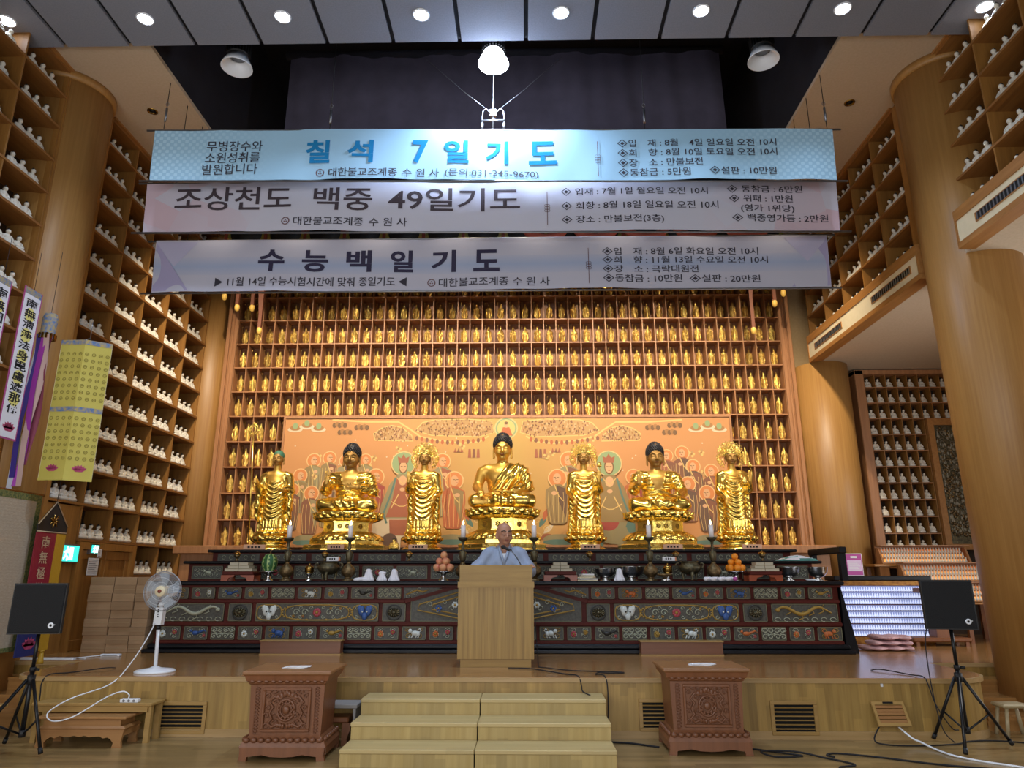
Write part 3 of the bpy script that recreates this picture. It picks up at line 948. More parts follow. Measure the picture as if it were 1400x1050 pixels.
def wave(x, z, sd):
    return .022 * math.sin(x * 1.35 + sd) + .010 * math.sin(x * 4.1 + 2.2 * z + sd * 2) + .005 * math.sin(x * 9 - 5 * z + sd)
class Banner:
    def __init__(s, name, label, Y, xa, xb, zl, zr, h, px, pyl, pyr, hp, m, sd):
        s.Y, s.sd, s.h = Y, sd, h
        s.xm = (xa + xb) / 2; s.w = xb - xa
        s.slope = (zr - zl) / s.w
        s.zm = (zl + zr) / 2
        s.px, s.pyl, s.pyr, s.hp = px, pyl, pyr, hp
        s.t = thing('banner', label, 'banner', (s.xm, Y, s.zm), group='printed banners across the hall')
        nx, nz = 150, 8
        vs = []
        for i in range(nx + 1):
            for j in range(nz + 1):
                x = s.w * (i / nx - .5); z = -h * j / nz
                vs.append(s.P(x, z, 0))
        n1 = len(vs)
        vs += [(p[0], p[1] + .004, p[2]) for p in vs]
        fs = []
        for i in range(nx):
            for j in range(nz):
                a = i * (nz + 1) + j
                fs.append((a, a + 1, a + nz + 2, a + nz + 1)); fs.append((n1 + a, n1 + a + nz + 1, n1 + a + nz + 2, n1 + a + 1))
        b = MB(); b.add(vs, fs, 0, True)
        s.cloth = b.build('cloth', m, s.t)
        for z in (.0, -h - .012):
            p = MB(); p.tube([(s.w * (q - .5) * 1.025, .015, z + s.slope * s.w * (q - .5)) for q in (0, .5, 1)], .014, 10)
            p.build('pole', 'grey_metal', s.t)
    def P(s, x, z, d):
        edge = (abs(x) / (s.w / 2)) ** 6 * .05 * (z / s.h)
        sag = -.012 * math.sin(x * .9 + s.sd) * (1 if z > -s.h * .5 else .6)
        return (x + edge * (-1 if x > 0 else 1) * -1 * .6, wave(x, z, s.sd) * (.3 - .9 * z / s.h) - d, z + s.slope * x + sag * .6)
    def loc(s, px, py):
        f = (px - s.px[0]) / (s.px[1] - s.px[0])
        x = s.w * (f - .5)
        top = s.pyl + (s.pyr - s.pyl) * f
        return x, -s.h * (py - top) / s.hp
    def put(s, mb, px, py, m, name='lettering', d=.0095):
        """mb in local XZ with origin at the given picture point of the print"""
        x0, z0 = s.loc(px, py)
        o = MB()
        o.v = [s.P(p[0] + x0, p[2] + z0, d + max(0, -p[1])) for p in mb.v]
        o.f, o.k, o.sm = mb.f, mb.k, mb.sm
        return o.build(name, m, s.t)
    def text(s, st, x0, x1, y0, y1, m='small_ink', bold=.008):
        a = s.loc(x0, y1); c = s.loc(x1, y1)
        hz = s.h * (y1 - y0) / s.hp
        mb = text_mb(st, hz, bold, c[0] - a[0])
        if mb.v: s.put(mb, x0, y1, m)
    def emblem(s, px, py):
        b = MB(); r = .058
        n = 28
        vs = [(r * q * math.cos(2 * PI * i / n), 0, r * q * math.sin(2 * PI * i / n)) for q in (1, .78) for i in range(n)]
        b.add(vs, [(i, (i + 1) % n, n + (i + 1) % n, n + i) for i in range(n)])
        for a in (90, 210, 330):
            c = (.3 * r * math.cos(R(a)), .3 * r * math.sin(R(a)))
            b.add([(c[0] + r * .17 * math.cos(2 * PI * i / 12), 0, c[1] + r * .17 * math.sin(2 * PI * i / 12)) for i in range(12)], [tuple(range(12))])
        s.put(b, px, py, 'emblem', 'emblem')
    def divider(s, px, y0, y1):
        a = s.loc(px, y0)[1] - s.loc(px, y1)[1]
        b = MB(); b.box(-.004, .004, -.001, 0, 0, a)
        for k in range(3):
            for sg in (-1, 1):
                b.tube([(sg * .018 + .02 * math.cos(q), 0, a * .5 + (k - 1) * .04 + .02 * math.sin(q)) for q in np.linspace(0, 2 * PI, 12)], .0025, 4)
        s.put(b, px, y1, 'emblem', 'ornament_line')
B = Banner('banner', 'sky-blue banner, topmost of the three long printed banners', 8.4, -5.10, 4.185, 7.51, 7.40, .775, (206, 1144), 177, 177, 68.5, 'b1', .4)
for st, a, c, y in (('무병장수와', 282, 360, 193), ('소원성취를', 281, 358, 208.5), ('발원합니다', 278, 356, 224)):
    B.text(st, a, c, y, y + 14, 'small_ink', .004)
for st, a, c in (('칠', 421, 455), ('석', 479, 515), ('7', 569, 590), ('일', 612, 646), ('기', 669, 700), ('도', 728, 766)):
    B.text(st, a, c, 193, 224, 'title_blue', .03)
B.emblem(443, 237)
B.text('대한불교조계종', 455, 549, 231.5, 243); B.text('수 원 사', 556, 606, 231.5, 243, bold=.004); B.text('(문의:031-245-9670)', 614, 741, 231.5, 243, bold=.004)
B.divider(822, 193, 241)
B.text('◈입　재 : 8월　4일 일요일 오전 10시', 849, 1065, 190.5, 201.5)
B.text('◈회　향 : 8월 10일 토요일 오전 10시', 849, 1065, 203.5, 214.5)
B.text('◈장　소 : 만불보전', 849, 963, 216.5, 228)
B.text('◈동참금 : 5만원', 849, 946, 229.5, 241); B.text('◈설판 : 10만원', 971, 1062, 229, 240)
B = Banner('banner', 'pale grey-white banner, middle one of the three long printed banners', 8.9, -5.40, 4.385, 6.99, 6.915, .768, (196, 1148), 250, 247, 67.5, 'b2', 1.7)
for st, a, c in (('조상천도', 238, 402), ('백중', 432, 513), ('49일기도', 535, 716)):
    B.text(st, a, c, 257, 289, 'title_brown', .013)
B.emblem(396, 304)
B.text('대한불교조계종', 407, 502, 298.5, 310); B.text('수 원 사', 510, 562, 298.5, 310, bold=.004)
B.divider(753, 262, 308)
B.text('◈ 입재 : 7월 1일 월요일 오전 10시', 772, 972, 257, 268)
B.text('◈ 회향 : 8월 18일 일요일 오전 10시', 772, 985, 276, 287.5)
B.text('◈ 장소 : 만불보전(3층)', 772, 910, 295, 307)
B.text('◈ 동참금 : 6만원', 998, 1101, 254, 265); B.text('◈ 위패 : 1만원', 1000, 1087, 267, 278)
B.text('(영가 1위당)', 1015, 1088, 280.5, 291.5); B.text('◈ 백중영가등 : 2만원', 1002, 1133, 293, 304)
B = Banner('banner', 'lavender banner with blue band, lowest of the three long printed banners', 9.4, -5.43, 4.388, 6.33, 6.34, .815, (208, 1135), 329, 321, 71, 'b3', 3.1)
for st, a, c in (('수', 355, 391), ('능', 415, 451), ('백', 476, 511), ('일', 537, 568), ('기', 593, 627), ('도', 651, 687)):
    B.text(st, a, c, 342, 372, 'title_navy', .03)
B.text('▶ 11월 14일 수능시험시간에 맞춰 종일기도 ◀', 297, 560, 380.5, 393)
B.emblem(594, 386)
B.text('대한불교조계종', 604, 699, 380, 391.5); B.text('수 원 사', 705, 755, 380, 391.5, bold=.004)
B.divider(808, 341, 389)
B.text('◈입　재 : 8월 6일 화요일 오전 10시', 827, 1040, 339.5, 350.5)
B.text('◈회　향 : 11월 13일 수요일 오전 10시', 827, 1052, 351.5, 362)
B.text('◈장　소 : 극락대원전', 827, 957, 363.5, 374.5)
B.text('◈동참금 : 10만원', 827, 934, 376, 387.5); B.text('◈설판 : 20만원', 944, 1040, 375.5, 386.5)
def flatpoly(pts):
    b = MB(); n = 8
    # strip between left and right borders so that it follows the cloth
    b.add([(p[0], 0, p[1]) for p in pts], [tuple(range(len(pts)))[::-1]]); return b
for sg in (-1, 1):
    e = sg * B.w / 2
    for mm, pts in (('b3_poly', [(0, -.8), (0, -.03), (.55, -.8)]), ('b3_poly2', [(0, -.03), (.62, -.03), (.3, -.42), (.05, -.12)])):
        q = [(e * .998 - sg * p[0], p[1]) for p in pts]
        o = MB(); o.add([B.P(x, z, .004) for x, z in q], [tuple(range(len(q)))[::(1 if sg < 0 else -1)]])
        o.build('corner_print', mm, B.t)
# hanging wires and turnbuckles
def wire(label, x, y, z0, z1):
    t = thing('hanging_wire', label, 'wire', (x, y, z0), group='banner hanging wires')
    MB().cyl((0, 0, 0), (0, 0, z1 - z0), .005, 6).build('cable', 'metal_black', t)
    b = MB(); b.cyl((0, 0, .12), (0, 0, .34), .016, 8); b.tube([(.02 * math.cos(a), 0, .4 + .03 * math.sin(a)) for a in np.linspace(0, 2 * PI, 10)], .005, 5)
    b.build('turnbuckle', 'grey_metal', t)
wire('left wire holding the sky-blue banner from the beige ceiling', -5.0, 8.44, 7.55, 8.3)
wire('right wire holding the sky-blue banner from the ceiling edge', 4.13, 8.44, 7.43, 8.3)
wire('wire with turnbuckle before the left part of the dark curtain', -2.68, 8.44, 7.49, 11.2)
wire('wire with turnbuckle before the right part of the dark curtain', 1.66, 8.44, 7.44, 11.2)
wire('left wire of the pale middle banner at the ceiling edge', -4.99, 8.94, 7.0, 8.3)
wire('right wire of the pale middle banner at the ceiling edge', 4.13, 8.94, 6.93, 8.3)
wire('left wire of the lavender banner behind the other banners', -4.99, 9.44, 6.35, 8.3)
wire('right wire of the lavender banner behind the other banners', 4.13, 9.44, 6.36, 8.3)
t = thing('banner_hoist', 'steel hoist with two loops hanging above the middle of the top banner', 'hoist', (-.42, 8.42, 7.47))
b = MB(); b.cyl((0, 0, 0), (0, 0, 3.73), .008, 8); b.cyl((0, 0, 0), (0, 0, .5), .014, 8); b.build('rod', 'grey_metal', t)
b = MB(); b.cyl((-.16, 0, .14), (.16, 0, .14), .016, 10); b.box(-.04, .04, -.03, .03, .2, .3); b.build('crossbar', 'grey_metal', t)
for sg in (-1, 1):
    b = MB(); b.tube([(sg * .15, 0, .02), (sg * .15, 0, .2), (sg * .14, 0, .29), (sg * .1, 0, .33), (sg * .03, 0, .25)], .009, 8); b.cyl((sg * .15, 0, .0), (sg * .15, 0, .1), .018, 8)
    b.build('loop', 'grey_metal', t)
    MB().tube([(sg * .02, 0, .26), (sg * .4, 0, .6), (sg * .95, 0, 1.15)], .004, 5).build('stay_wire', 'grey_metal', t)

# ------------------------------------------------------------------ painted canopy over the niche wall
M['dan_gold'] = mat('painted_gold_ornament', '#a98a3f', .5, .3, col2='#6f7a3a', scale=14, bump=.3, bscale=30)
M['dan_red'] = mat('painted_red_timber', '#7c3524', .5)
M['dan_green'] = mat('painted_green_timber', '#4a6a4c', .55, col2='#8a7a3a', scale=12)
M['dan_brown'] = mat('canopy_wood', '#6e3d26', .5)
M['swag'] = mat('coral_swag_cloth', '#d06a58', .8, bump=.3, bscale=20)
CY = 12.2
cn = thing('altar_canopy', 'painted wooden canopy with scalloped valance above the gilded niches', 'canopy', (XC, CY, 6.9)); 
MB().box(-5.35, 5.35, 0, .1, 1.0, 1.6).build('beam', 'dan_red', cn)
MB().box(-5.35, 5.35, 0.1, .95, 1.0, 1.1).build('soffit', 'dan_brown', cn)
for i in range(14):
    x0 = -5.3 + i * .757
    pts = [(x0 + .02, .78)] + [(x0 + .02 + .72 * j / 10, .78 - .7 * math.sin(PI * j / 10) ** .8) for j in range(1, 10)] + [(x0 + .74, .78)]
    pts = [(x0 + .02, 1.02), (x0 + .74, 1.02)] + [(x0 + .74 - .72 * j / 12, .22 - .40 * (math.sin(PI * j / 12) ** 1.3)) for j in range(13)]
    v = MB(); v.prism(pts, .0, .03, 'Y')
    vo = v.build('valance', 'dan_gold', cn)
    o = MB()
    for a in range(6):
        o.ball((x0 + .38 + .07 * math.cos(a * PI / 3), -.012, .55 + .07 * math.sin(a * PI / 3)), (.045, .015, .045), 8, 5)
    o.ball((x0 + .38, -.02, .55), .03, 8, 5)
    MB().lathe([(0, -.012), (.3, -.012), (.3, .0)], 24, (x0 + .38, 0, 1.0), axis='Y').build('dark_lobe', 'black_matte', vo)
    o.build('rosette', 'brass' if i % 2 else 'dan_green', vo)
    MB().box(x0 - .03, x0 + .03, -.02, .06, .45, 1.5).build('post', 'dan_red', cn)
for i in range(5):
    x0 = .35 + i * .95 
    pts = [(x0 + .9 * q, -.05, 1.06 - .28 * math.sin(PI * q)) for q in np.linspace(0, 1, 12)]
    MB().tube(pts, [.05 + .07 * math.sin(PI * q) for q in np.linspace(0, 1, 12)], 8).build('swag', 'swag', cn)
for (x, z, y) in ((-5.22, -.36, 0), (-4.96, -.58, .0), (-4.78, -.49, .25), (-4.54, -1.0, .1), (5.18, -.37, 0), (5.0, -.57, .0), (4.6, -1.06, .1)):
    p = MB()
    sg = 1 if x < 0 else -1
    p.prism([(x - .03, z + .12), (x + .03, z + .12), (x + .03, .8), (x - .03, .8)], y, y + .06)
    if z < -.5: p.prism([(x - .03, z + .35), (x - .03, .75), (x - .3 * sg * .9 - .03, .75), (x - .13 * sg, .3)][::1], y + .01, y + .05)
    po = p.build('drop_post', 'dan_brown', cn)
    MB().lathe([(.0, 0), (.035, .02), (.048, .07), (.04, .12), (.022, .14)], 14, (x, y + .03, z)).build('lotus_bud', 'glow_bud', po)

# ------------------------------------------------------------------ hangings on the left
M['strip'] = mat('white_scroll_paper', '#dcdbe2', .8)
M['strip_edge'] = mat('magenta_border', '#a5467c', .8)
M['strip_top'] = mat('blue_pattern_band', '#5572a0', .7, col2='#b09a5a', scale=26)
M['lotus_pink'] = mat('painted_pink_lotus', '#9b3157', .7, col2='#b84a70', scale=20)
M['yellow_spot'] = mat('pale_yellow_spot', '#ded57a', .8)
def lotus(mb, x, z, s, y=0, k=0):
    for a in (-68, -40, -14, 14, 40, 68):
        d = Vector((math.sin(R(a)), 0, math.cos(R(a)) * .75))
        n = Vector((d.z, 0, -d.x)).normalized()
        c = Vector((x, y, z))
        mb.add([c, c + d * s * .55 + n * s * .2, c + d * s, c + d * s * .55 - n * s * .2], [(0, 3, 2, 1)], k)
    mb.add([(x - s * .9, y, z + s * .15), (x - s * .4, y, z - s * .28), (x + s * .4, y, z - s * .28), (x + s * .9, y, z + s * .15)], [(0, 1, 2, 3)], k)
    return mb
def scroll_strip(label, y0, z0, w, h, chars):
    # hangs in a plane parallel to the left wall; local x runs along the wall away from the camera
    t = thing('calligraphy_strip', label, 'hanging scroll', (-5.8, y0, z0), PI / 2, 'calligraphy strips on the left')
    MB().box(-.02, w + .02, .0, .004, -.02, h + .02).build('border', 'strip_edge', t)
    MB().box(0, w, -.003, -.0005, 0, h - .06).build('paper', 'strip', t)
    MB().box(0, w, -.004, -.0005, h - .06, h + .015).build('top_band', 'strip_top', t)
    n = len(chars); st = (h - .36) / n
    for i, c in enumerate(chars):
        z = h - .1 - st * (i + 1)
        if i % 2:
            b = MB(); b.lathe([(0, -.0036), (.085, -.0036)], 20, (w / 2, 0, z + st * .45), axis='Y', cap=False); b.build('colour_spot', 'yellow_spot', t)
        mb = text_mb(c, st * .86, .02, .195, align='CENTER')
        o = MB(); o.v = [(p[0] + w / 2, -.005, p[2] + z + .015) for p in mb.v]; o.f, o.k, o.sm = mb.f, mb.k, mb.sm
        o.build('character', 'ink', t)
    lotus(MB(), w / 2, .1, .11, -.004).build('lotus_print', 'lotus_pink', t)
    b = MB(); b.tube([(w / 2, 0, h), (w / 2, 0, h + .5)], .003, 5); b.build('string', 'ink', t)
scroll_strip('white strip with black calligraphy hanging before the left column', 7.53, 3.05, .27, 1.75, '南無淸淨法身毘盧遮那佛')
scroll_strip('white calligraphy strip cut off by the left picture edge', 7.05, 3.0, .24, 1.75, '南無圓滿報身盧舍那佛')

t = thing('ribbon_streamer', 'streamer of coloured ribbons hanging right of the calligraphy strip', 'streamer', (-5.86, 8.1, 4.62))
c = MB(); c.lathe([(.07, .06), (.085, .0), (.08, -.2), (.09, -.26)], 12); c.build('crown', 'strip_top', t)
b = MB()
for a in range(12): b.prism([(-.02, 0), (.02, 0), (0, -.07)], .088, .092)if False else b.box(.085 * math.cos(a * .5236) - .012, .085 * math.cos(a * .5236) + .012, .085 * math.sin(a * .5236) - .01, .085 * math.sin(a * .5236) + .01, -.27, -.2)
b.build('fringe', 'brass', t)
for i, (col, dx, L) in enumerate((('#3f2f86', -.05, 1.75), ('#c9ccd8', -.08, 1.9), ('#27504a', -.0, 1.1), ('#a33aa8', .02, 1.85), ('#8a3f55', .07, 1.6), ('#d8cf9a', -.02, 1.8), ('#c7a7a0', .05, 1.85))):
    M['rib%d' % i] = mat('ribbon_%s' % 'abcdefg'[i], col, .6)
    sw = []
    n = 14
    vs = []; fs = []
    for j in range(n + 1):
        q = j / n
        x = dx + .02 * math.sin(q * 7 + i) - .03 * q
        y = -.07 + .035 * (i % 3) + .012 * math.sin(q * 9 + i * 2)
        vs += [(x - .036, y, -.22 - L * q), (x + .036, y + .012 * math.sin(q * 5 + i), -.22 - L * q)]
    fs = [(2 * j, 2 * j + 2, 2 * j + 3, 2 * j + 1) for j in range(n)]
    n1 = len(vs); vs2 = vs + [(p[0], p[1] + .003, p[2]) for p in vs]
    fs2 = fs + [tuple(x + n1 for x in f[::-1]) for f in fs]
    MB().add(vs2, fs2, 0, True).build('ribbon', 'rib%d' % i, t)
MB().tube([(0, 0, .06), (0, 0, .9)], .003, 5).build('string', 'ink', t)

M['yellow_paper'] = mat('yellow_lantern_paper', '#b9ab4c', .75, col2='#c0b355', scale=3)
M['yellow_print'] = mat('olive_roundel_print', '#857a32', .8)
M['yellow_inner'] = mat('pale_inner_paper', '#c9bf94', .8)
t = thing('paper_lantern', 'tall yellow square paper hanging printed with roundels beside the ribbons', 'paper hanging', (-5.42, 8.2, 2.63), R(14))
W = .25; H = 1.72
sides = [(-.27, -.02), (.02, -.1), (.29, .02), (.0, .16)]
for i in range(4):
    a = Vector((sides[i][0], sides[i][1], 0)); c = Vector((sides[(i + 1) % 4][0], sides[(i + 1) % 4][1], 0))
    d = (c - a); nrm = Vector((d.y, -d.x, 0)).normalized()
    L = d.length; d.normalize()
    P = lambda u, z, o=0.0: tuple(a + d * u + nrm * o + Vector((0, 0, z)))
    zb = .0 if i < 2 else .03
    s_ = MB()
    vs = [P(0, zb), P(L, zb + (.0 if i else .02)), P(L, H), P(0, H), P(0, zb, -.004), P(L, zb, -.004), P(L, H, -.004), P(0, H, -.004)]
    s_.add(vs, [(0, 1, 2, 3), (7, 6, 5, 4), (0, 4, 5, 1), (1, 5, 6, 2), (2, 6, 7, 3), (3, 7, 4, 0)])
    so = s_.build('paper_side', 'yellow_paper' if i < 2 else 'yellow_inner', t)
    if i < 2:
        for z0, z1 in ((H - .06, H), (.82, .88)):
            v = [P(0, z0, .003), P(L, z0, .003), P(L, z1, .003), P(0, z1, .003)]
            MB().add(v, [(0, 1, 2, 3)]).build('pattern_band', 'strip_top', so)
        pr = MB()
        nu = 4 if L > .25 else 3
        for u in range(nu):
            for q in range(17):
                z = .26 + q * .08
                if .78 < z < .92 or z > H - .1: continue
                cc = (L * (u + .5) / nu, z)
                ring = [(cc[0] + .022 * math.cos(2 * PI * w / 12), cc[1] + .022 * math.sin(2 * PI * w / 12)) for w in range(12)]
                ring2 = [(cc[0] + .015 * math.cos(2 * PI * w / 12), cc[1] + .015 * math.sin(2 * PI * w / 12)) for w in range(12)]
                pr.add([P(p[0], p[1], .003) for p in ring + ring2], [(w, (w + 1) % 12, 12 + (w + 1) % 12, 12 + w) for w in range(12)])
                pr.add([P(cc[0] - .012, cc[1] - .003, .003), P(cc[0] + .012, cc[1] - .003, .003), P(cc[0] + .012, cc[1] + .003, .003), P(cc[0] - .012, cc[1] + .003, .003)], [(0, 1, 2, 3)])
        pr.build('roundel_print', 'yellow_print', so)
        lb = lotus(MB(), 0, 0, .085); lo = MB()
        lo.v = [P(L / 2 + p[0], .13 + p[2], .003) for p in lb.v]; lo.f, lo.k, lo.sm = lb.f, lb.k, lb.sm
        lo.build('lotus_print', 'lotus_pink', so)
b = MB(); b.tube([(.02, -.1, H), (.02, .03, H + .06), (.0, .16, H)], .004, 5); b.tube([(.02, .03, H + .06), (.02, .03, H + .28)], .004, 5)
b.build('wire_hook', 'grey_metal', t)

# woven blind
def blind_mat():
    m, nt, b = newmat('woven_reed')
    L = nt.links.new
    tc = nt.nodes.new('ShaderNodeTexCoord')
    mp = nt.nodes.new('ShaderNodeMapping'); mp.inputs['Scale'].default_value = (14, 14, 60); L(tc.outputs['Object'], mp.inputs['Vector'])
    n = nt.nodes.new('ShaderNodeTexNoise'); n.inputs['Scale'].default_value = 2.0; L(mp.outputs['Vector'], n.inputs['Vector'])
    w = nt.nodes.new('ShaderNodeTexWave'); w.bands_direction = 'Z'; w.inputs['Scale'].default_value = 9; w.inputs['Distortion'].default_value = .6; L(tc.outputs['Object'], w.inputs['Vector'])
    r = nt.nodes.new('ShaderNodeValToRGB'); r.color_ramp.elements[0].color = lin('#8f7d66'); r.color_ramp.elements[1].color = lin('#bdb09a'); L(n.outputs['Fac'], r.inputs['Fac'])
    L(r.outputs['Color'], b.inputs['Base Color']); b.inputs['Roughness'].default_value = .85
    bp = nt.nodes.new('ShaderNodeBump'); bp.inputs['Strength'].default_value = .5; L(w.outputs['Fac'], bp.inputs['Height']); L(bp.outputs['Normal'], b.inputs['Normal'])
    return m
M['reed'] = blind_mat()
M['green_brocade'] = mat('green_brocade', '#3d4f2c', .7, col2='#7d7a44', scale=40)
t = thing('woven_blind', 'woven reed blind with green brocade border at the left picture edge', 'blind', (-5.75, 6.6, .74), PI / 2)
MB().box(0, 1.68, 0, .012, .04, 1.68).build('reed_mat', 'reed', t)
f = MB(); f.box(1.68, 1.76, -.004, .016, 0, 1.74); f.box(0, 1.68, -.004, .016, 1.66, 1.74); f.box(0, 1.68, -.004, .016, 0, .05); f.build('border', 'green_brocade', t)
MB().cyl((0, .01, 1.74), (1.8, .01, 1.74), .016, 10).build('rod', 'brass', t)

# red and gold pendant banner
M['red_silk'] = mat('crimson_silk', '#86152e', .55, bump=.2, bscale=30)
M['gold_silk'] = mat('golden_silk', '#b58b22', .5, bump=.2, bscale=30)
M['black_silk'] = mat('black_silk', '#15151a', .6)
M['blue_silk'] = mat('navy_silk', '#1f2a66', .55)
M['silver_thread'] = mat('pale_gold_embroidery', '#c0a98a', .5)
t = thing('pendant_banner', 'red and gold embroidered pendant banner with black triangular top behind the speaker', 'banner', (-5.66, 8.24, .72), R(90))
MB().prism([(0, 1.33), (.54, 1.33), (.54, 1.42), (.27, 1.7), (0, 1.42)], .0, .012).build('triangular_top', 'black_silk', t)
b = MB(); 
for a in range(7): b.tube([(.27 + .02 * math.cos(a), -.006, 1.47), (.27 + .08 * math.cos(a * .9), -.006, 1.47 + .08 * math.sin(a * .9))], .012, 5)
b.build('embroidery', 'brass', t)
b = MB(); b.tube([(0, -.004, 1.42), (.27, -.004, 1.7), (.54, -.004, 1.42)], .008, 5); b.tube([(0, -.004, 1.34), (.54, -.004, 1.34)], .008, 5); b.build('cord_trim', 'silver_thread', t)
MB().box(0, .36, 0, .01, .22, 1.33).build('red_panel', 'red_silk', t)
MB().box(.36, .54, 0.002, .012, .0, 1.33).build('gold_panel', 'gold_silk', t)
MB().box(-.02, .35, -.004, .008, -.04, .22).build('navy_panel', 'blue_silk', t)
for i, c in enumerate('南無極樂導師'):
    mb = text_mb(c, .14, .008, .14, align='CENTER')
    o = MB(); o.v = [(p[0] + .18, -.006, p[2] + 1.15 - .175 * i) for p in mb.v]; o.f, o.k, o.sm = mb.f, mb.k, mb.sm
    o.build('character', 'silver_thread', t)
lotus(MB(), .18, .07, .13, -.008).build('lotus_embroidery', 'lotus_pink', t)
lotus(MB(), .45, .52, .06, -.001).build('flower_embroidery', 'red_silk', t)
b = MB(); b.cyl((.45, .006, 0), (.45, .006, -.02), .03, 10); b.lathe([(.02, 0), (.035, -.12), (.04, -.15)], 10, (.45, .006, -.0)); b.build('tassel', 'gold_silk', t)
MB().tube([(.27, 0, 1.7), (.27, 0, 2.3)], .004, 5).build('string', 'ink', t)

# exit signs and notices on the left door wall
M['exit_green'] = mat('exit_sign_green', '#2f9e92', .4, emit='#35d0c0', estr=1.3)
M['exit_white'] = mat('exit_sign_white', '#f2ffff', .4, emit='#e8fffb', estr=1.6)
def exit_sign(label, y, z, w, h):
    t = thing('exit_sign', label, 'exit sign', (LX + .03, y, z), PI / 2, 'emergency exit signs')
    MB().box(0, w, 0, .05, 0, h, 0, .006).build('housing', 'grey_metal', t)
    MB().box(.02, w - .02, -.004, 0, .02, h - .02).build('face', 'exit_green', t)
    b = MB()
    s = h / .24; o = w / 2
    b.box(o + .02 * s, o + .1 * s, -.008, -.005, .04 * s, .2 * s)
    b.ball((o - .03 * s, -.008, .19 * s), (.018 * s, .004, .018 * s), 8, 5)
    for p in (((-.03, .17), (-.05, .1)), ((-.05, .1), (-.09, .05)), ((-.05, .1), (-.01, .07)), ((-.01, .07), (-.02, .03)), ((-.03, .16), (.01, .13)), ((-.03, .16), (-.09, .13))):
        b.cyl((o + p[0][0] * s, -.008, p[0][1] * s), (o + p[1][0] * s, -.008, p[1][1] * s), .011 * s, 6)
    b.build('running_figure', 'exit_white', t)
exit_sign('larger green emergency exit sign glowing beside the pendant banner', 9.5, 1.73, .5, .25)
exit_sign('smaller green emergency exit sign above the left door', 10.25, 1.86, .22, .15)
for (lb, y, z, w, h) in (('white notice sheet taped to the left wooden door', 10.22, 1.57, .26, .24), ('small white notice under the smaller exit sign', 10.42, 1.82, .1, .12)):
    t = thing('notice_sheet', lb, 'notice', (LX + .04, y, z), PI / 2, 'notices at the left door')
    MB().box(0, w, 0, .003, 0, h).build('sheet', 'paper', t)
    p = MB()
    for i in range(int(h / .028)): p.box(.02, w - .02 - .03 * (i % 3), -.002, 0, h - .03 - i * .026, h - .022 - i * .026)
    p.build('printed_lines', 'grey_metal', t)
# ------------------------------------------------------------------ altar
AXC = -.41
M['panel_bg'] = mat('dark_painted_panel', '#3d3b35', .55, col2='#525047', scale=30)
M['panel_frame'] = mat('pale_green_edge', '#6e6d52', .6)
M['p_scroll'] = mat('grey_green_carving', '#a2a48e', .55)
M['p_ochre'] = mat('ochre_carving', '#9a7a32', .55)
M['p_red'] = mat('rose_carving', '#a04048', .55)
M['p_white'] = mat('white_carving', '#c9cfcb', .55)
M['p_blue'] = mat('blue_carving', '#33548f', .55)
M['p_orange'] = mat('orange_carving', '#b5622e', .55)
M['p_dark'] = mat('dark_carving', '#2c2a26', .5)
PM = ['p_scroll', 'p_ochre', 'p_red', 'p_white', 'p_blue', 'p_orange', 'p_dark', 'bronze_dark']
al = thing('altar', 'long three-tiered black and dark red altar with painted carved panels', 'altar', (AXC, 10.05, SZ))
HW = 4.64
def bxp(nm, m, *a, **k): return MB().box(*a, **k).build(nm, m, al)
bxp('plinth', 'black', -4.74, 4.74, -.1, .75, 0, .05, b=.01)
bxp('base_moulding', 'black', -4.7, 4.7, -.05, .75, .05, .115, b=.02)
bxp('front_body', 'redwood', -HW, HW, .03, .72, .115, .87)
bxp('lower_counter', 'black', -4.71, 4.70, -.08, .74, .872, .925, b=.015)
bxp('counter_lip', 'redwood', -4.67, 4.67, -.03, .03, .845, .872)
bxp('middle_riser', 'redwood', -4.6, 4.6, .72, 1.3, .925, 1.17)
bxp('middle_counter', 'black', -4.66, 4.72, .63, 1.3, 1.17, 1.21, b=.012)
bxp('upper_riser', 'redwood', -4.5, 4.5, 1.27, 2.5, 1.21, 1.35)
bxp('upper_counter', 'black', -4.56, 4.58, 1.18, 2.55, 1.35, 1.395, b=.012)
# rails of the panelled front
rl = MB()
for z0, z1 in ((.115, .155), (.345, .39), (.64, .685), (.85, .865)): rl.box(-HW, -1.24 if z0 > .6 and z0 < .8 else HW, -.005, .03, z0, z1, 0, .006)
rl.box(1.24, HW, -.005, .03, .64, .685, 0, .006)
for sg in (-1, 1):
    a, c = Vector((sg * 1.24, 0, .66)), Vector((sg * .5, 0, .86))
    d = (c - a).normalized(); n = Vector((-d.z, 0, d.x)) * .022
    q = [a + n, c + n, c - n, a - n]
    rl.prism([(p.x, p.z) for p in q], -.005, .03, 'Y')
rl.build('front_rail', 'redwood', al)
def scrolls(mb, w, h, seed, k=0, r=.0058, n=4):
    rnd = random.Random(seed)
    for sx in (-1, 1):
        for sz in (-1, 1):
            for q in range(max(1, n // 4)):
                cx = sx * w * (.13 + .24 * q if n > 4 else .24); cz = sz * h * .22
                pts = []
                for i in range(13):
                    a = i * .75 + (0 if sz > 0 else PI)
                    rr = h * .21 * (1 - i / 14)
                    pts.append((cx + sx * rr * math.cos(a) * 1.25, -.006, cz + sz * rr * math.sin(a)))
                pts = [(cx - sx * w * .12, -.006, -sz * h * .02)] + pts
                mb.tube(pts, r, 4, k)
    return mb
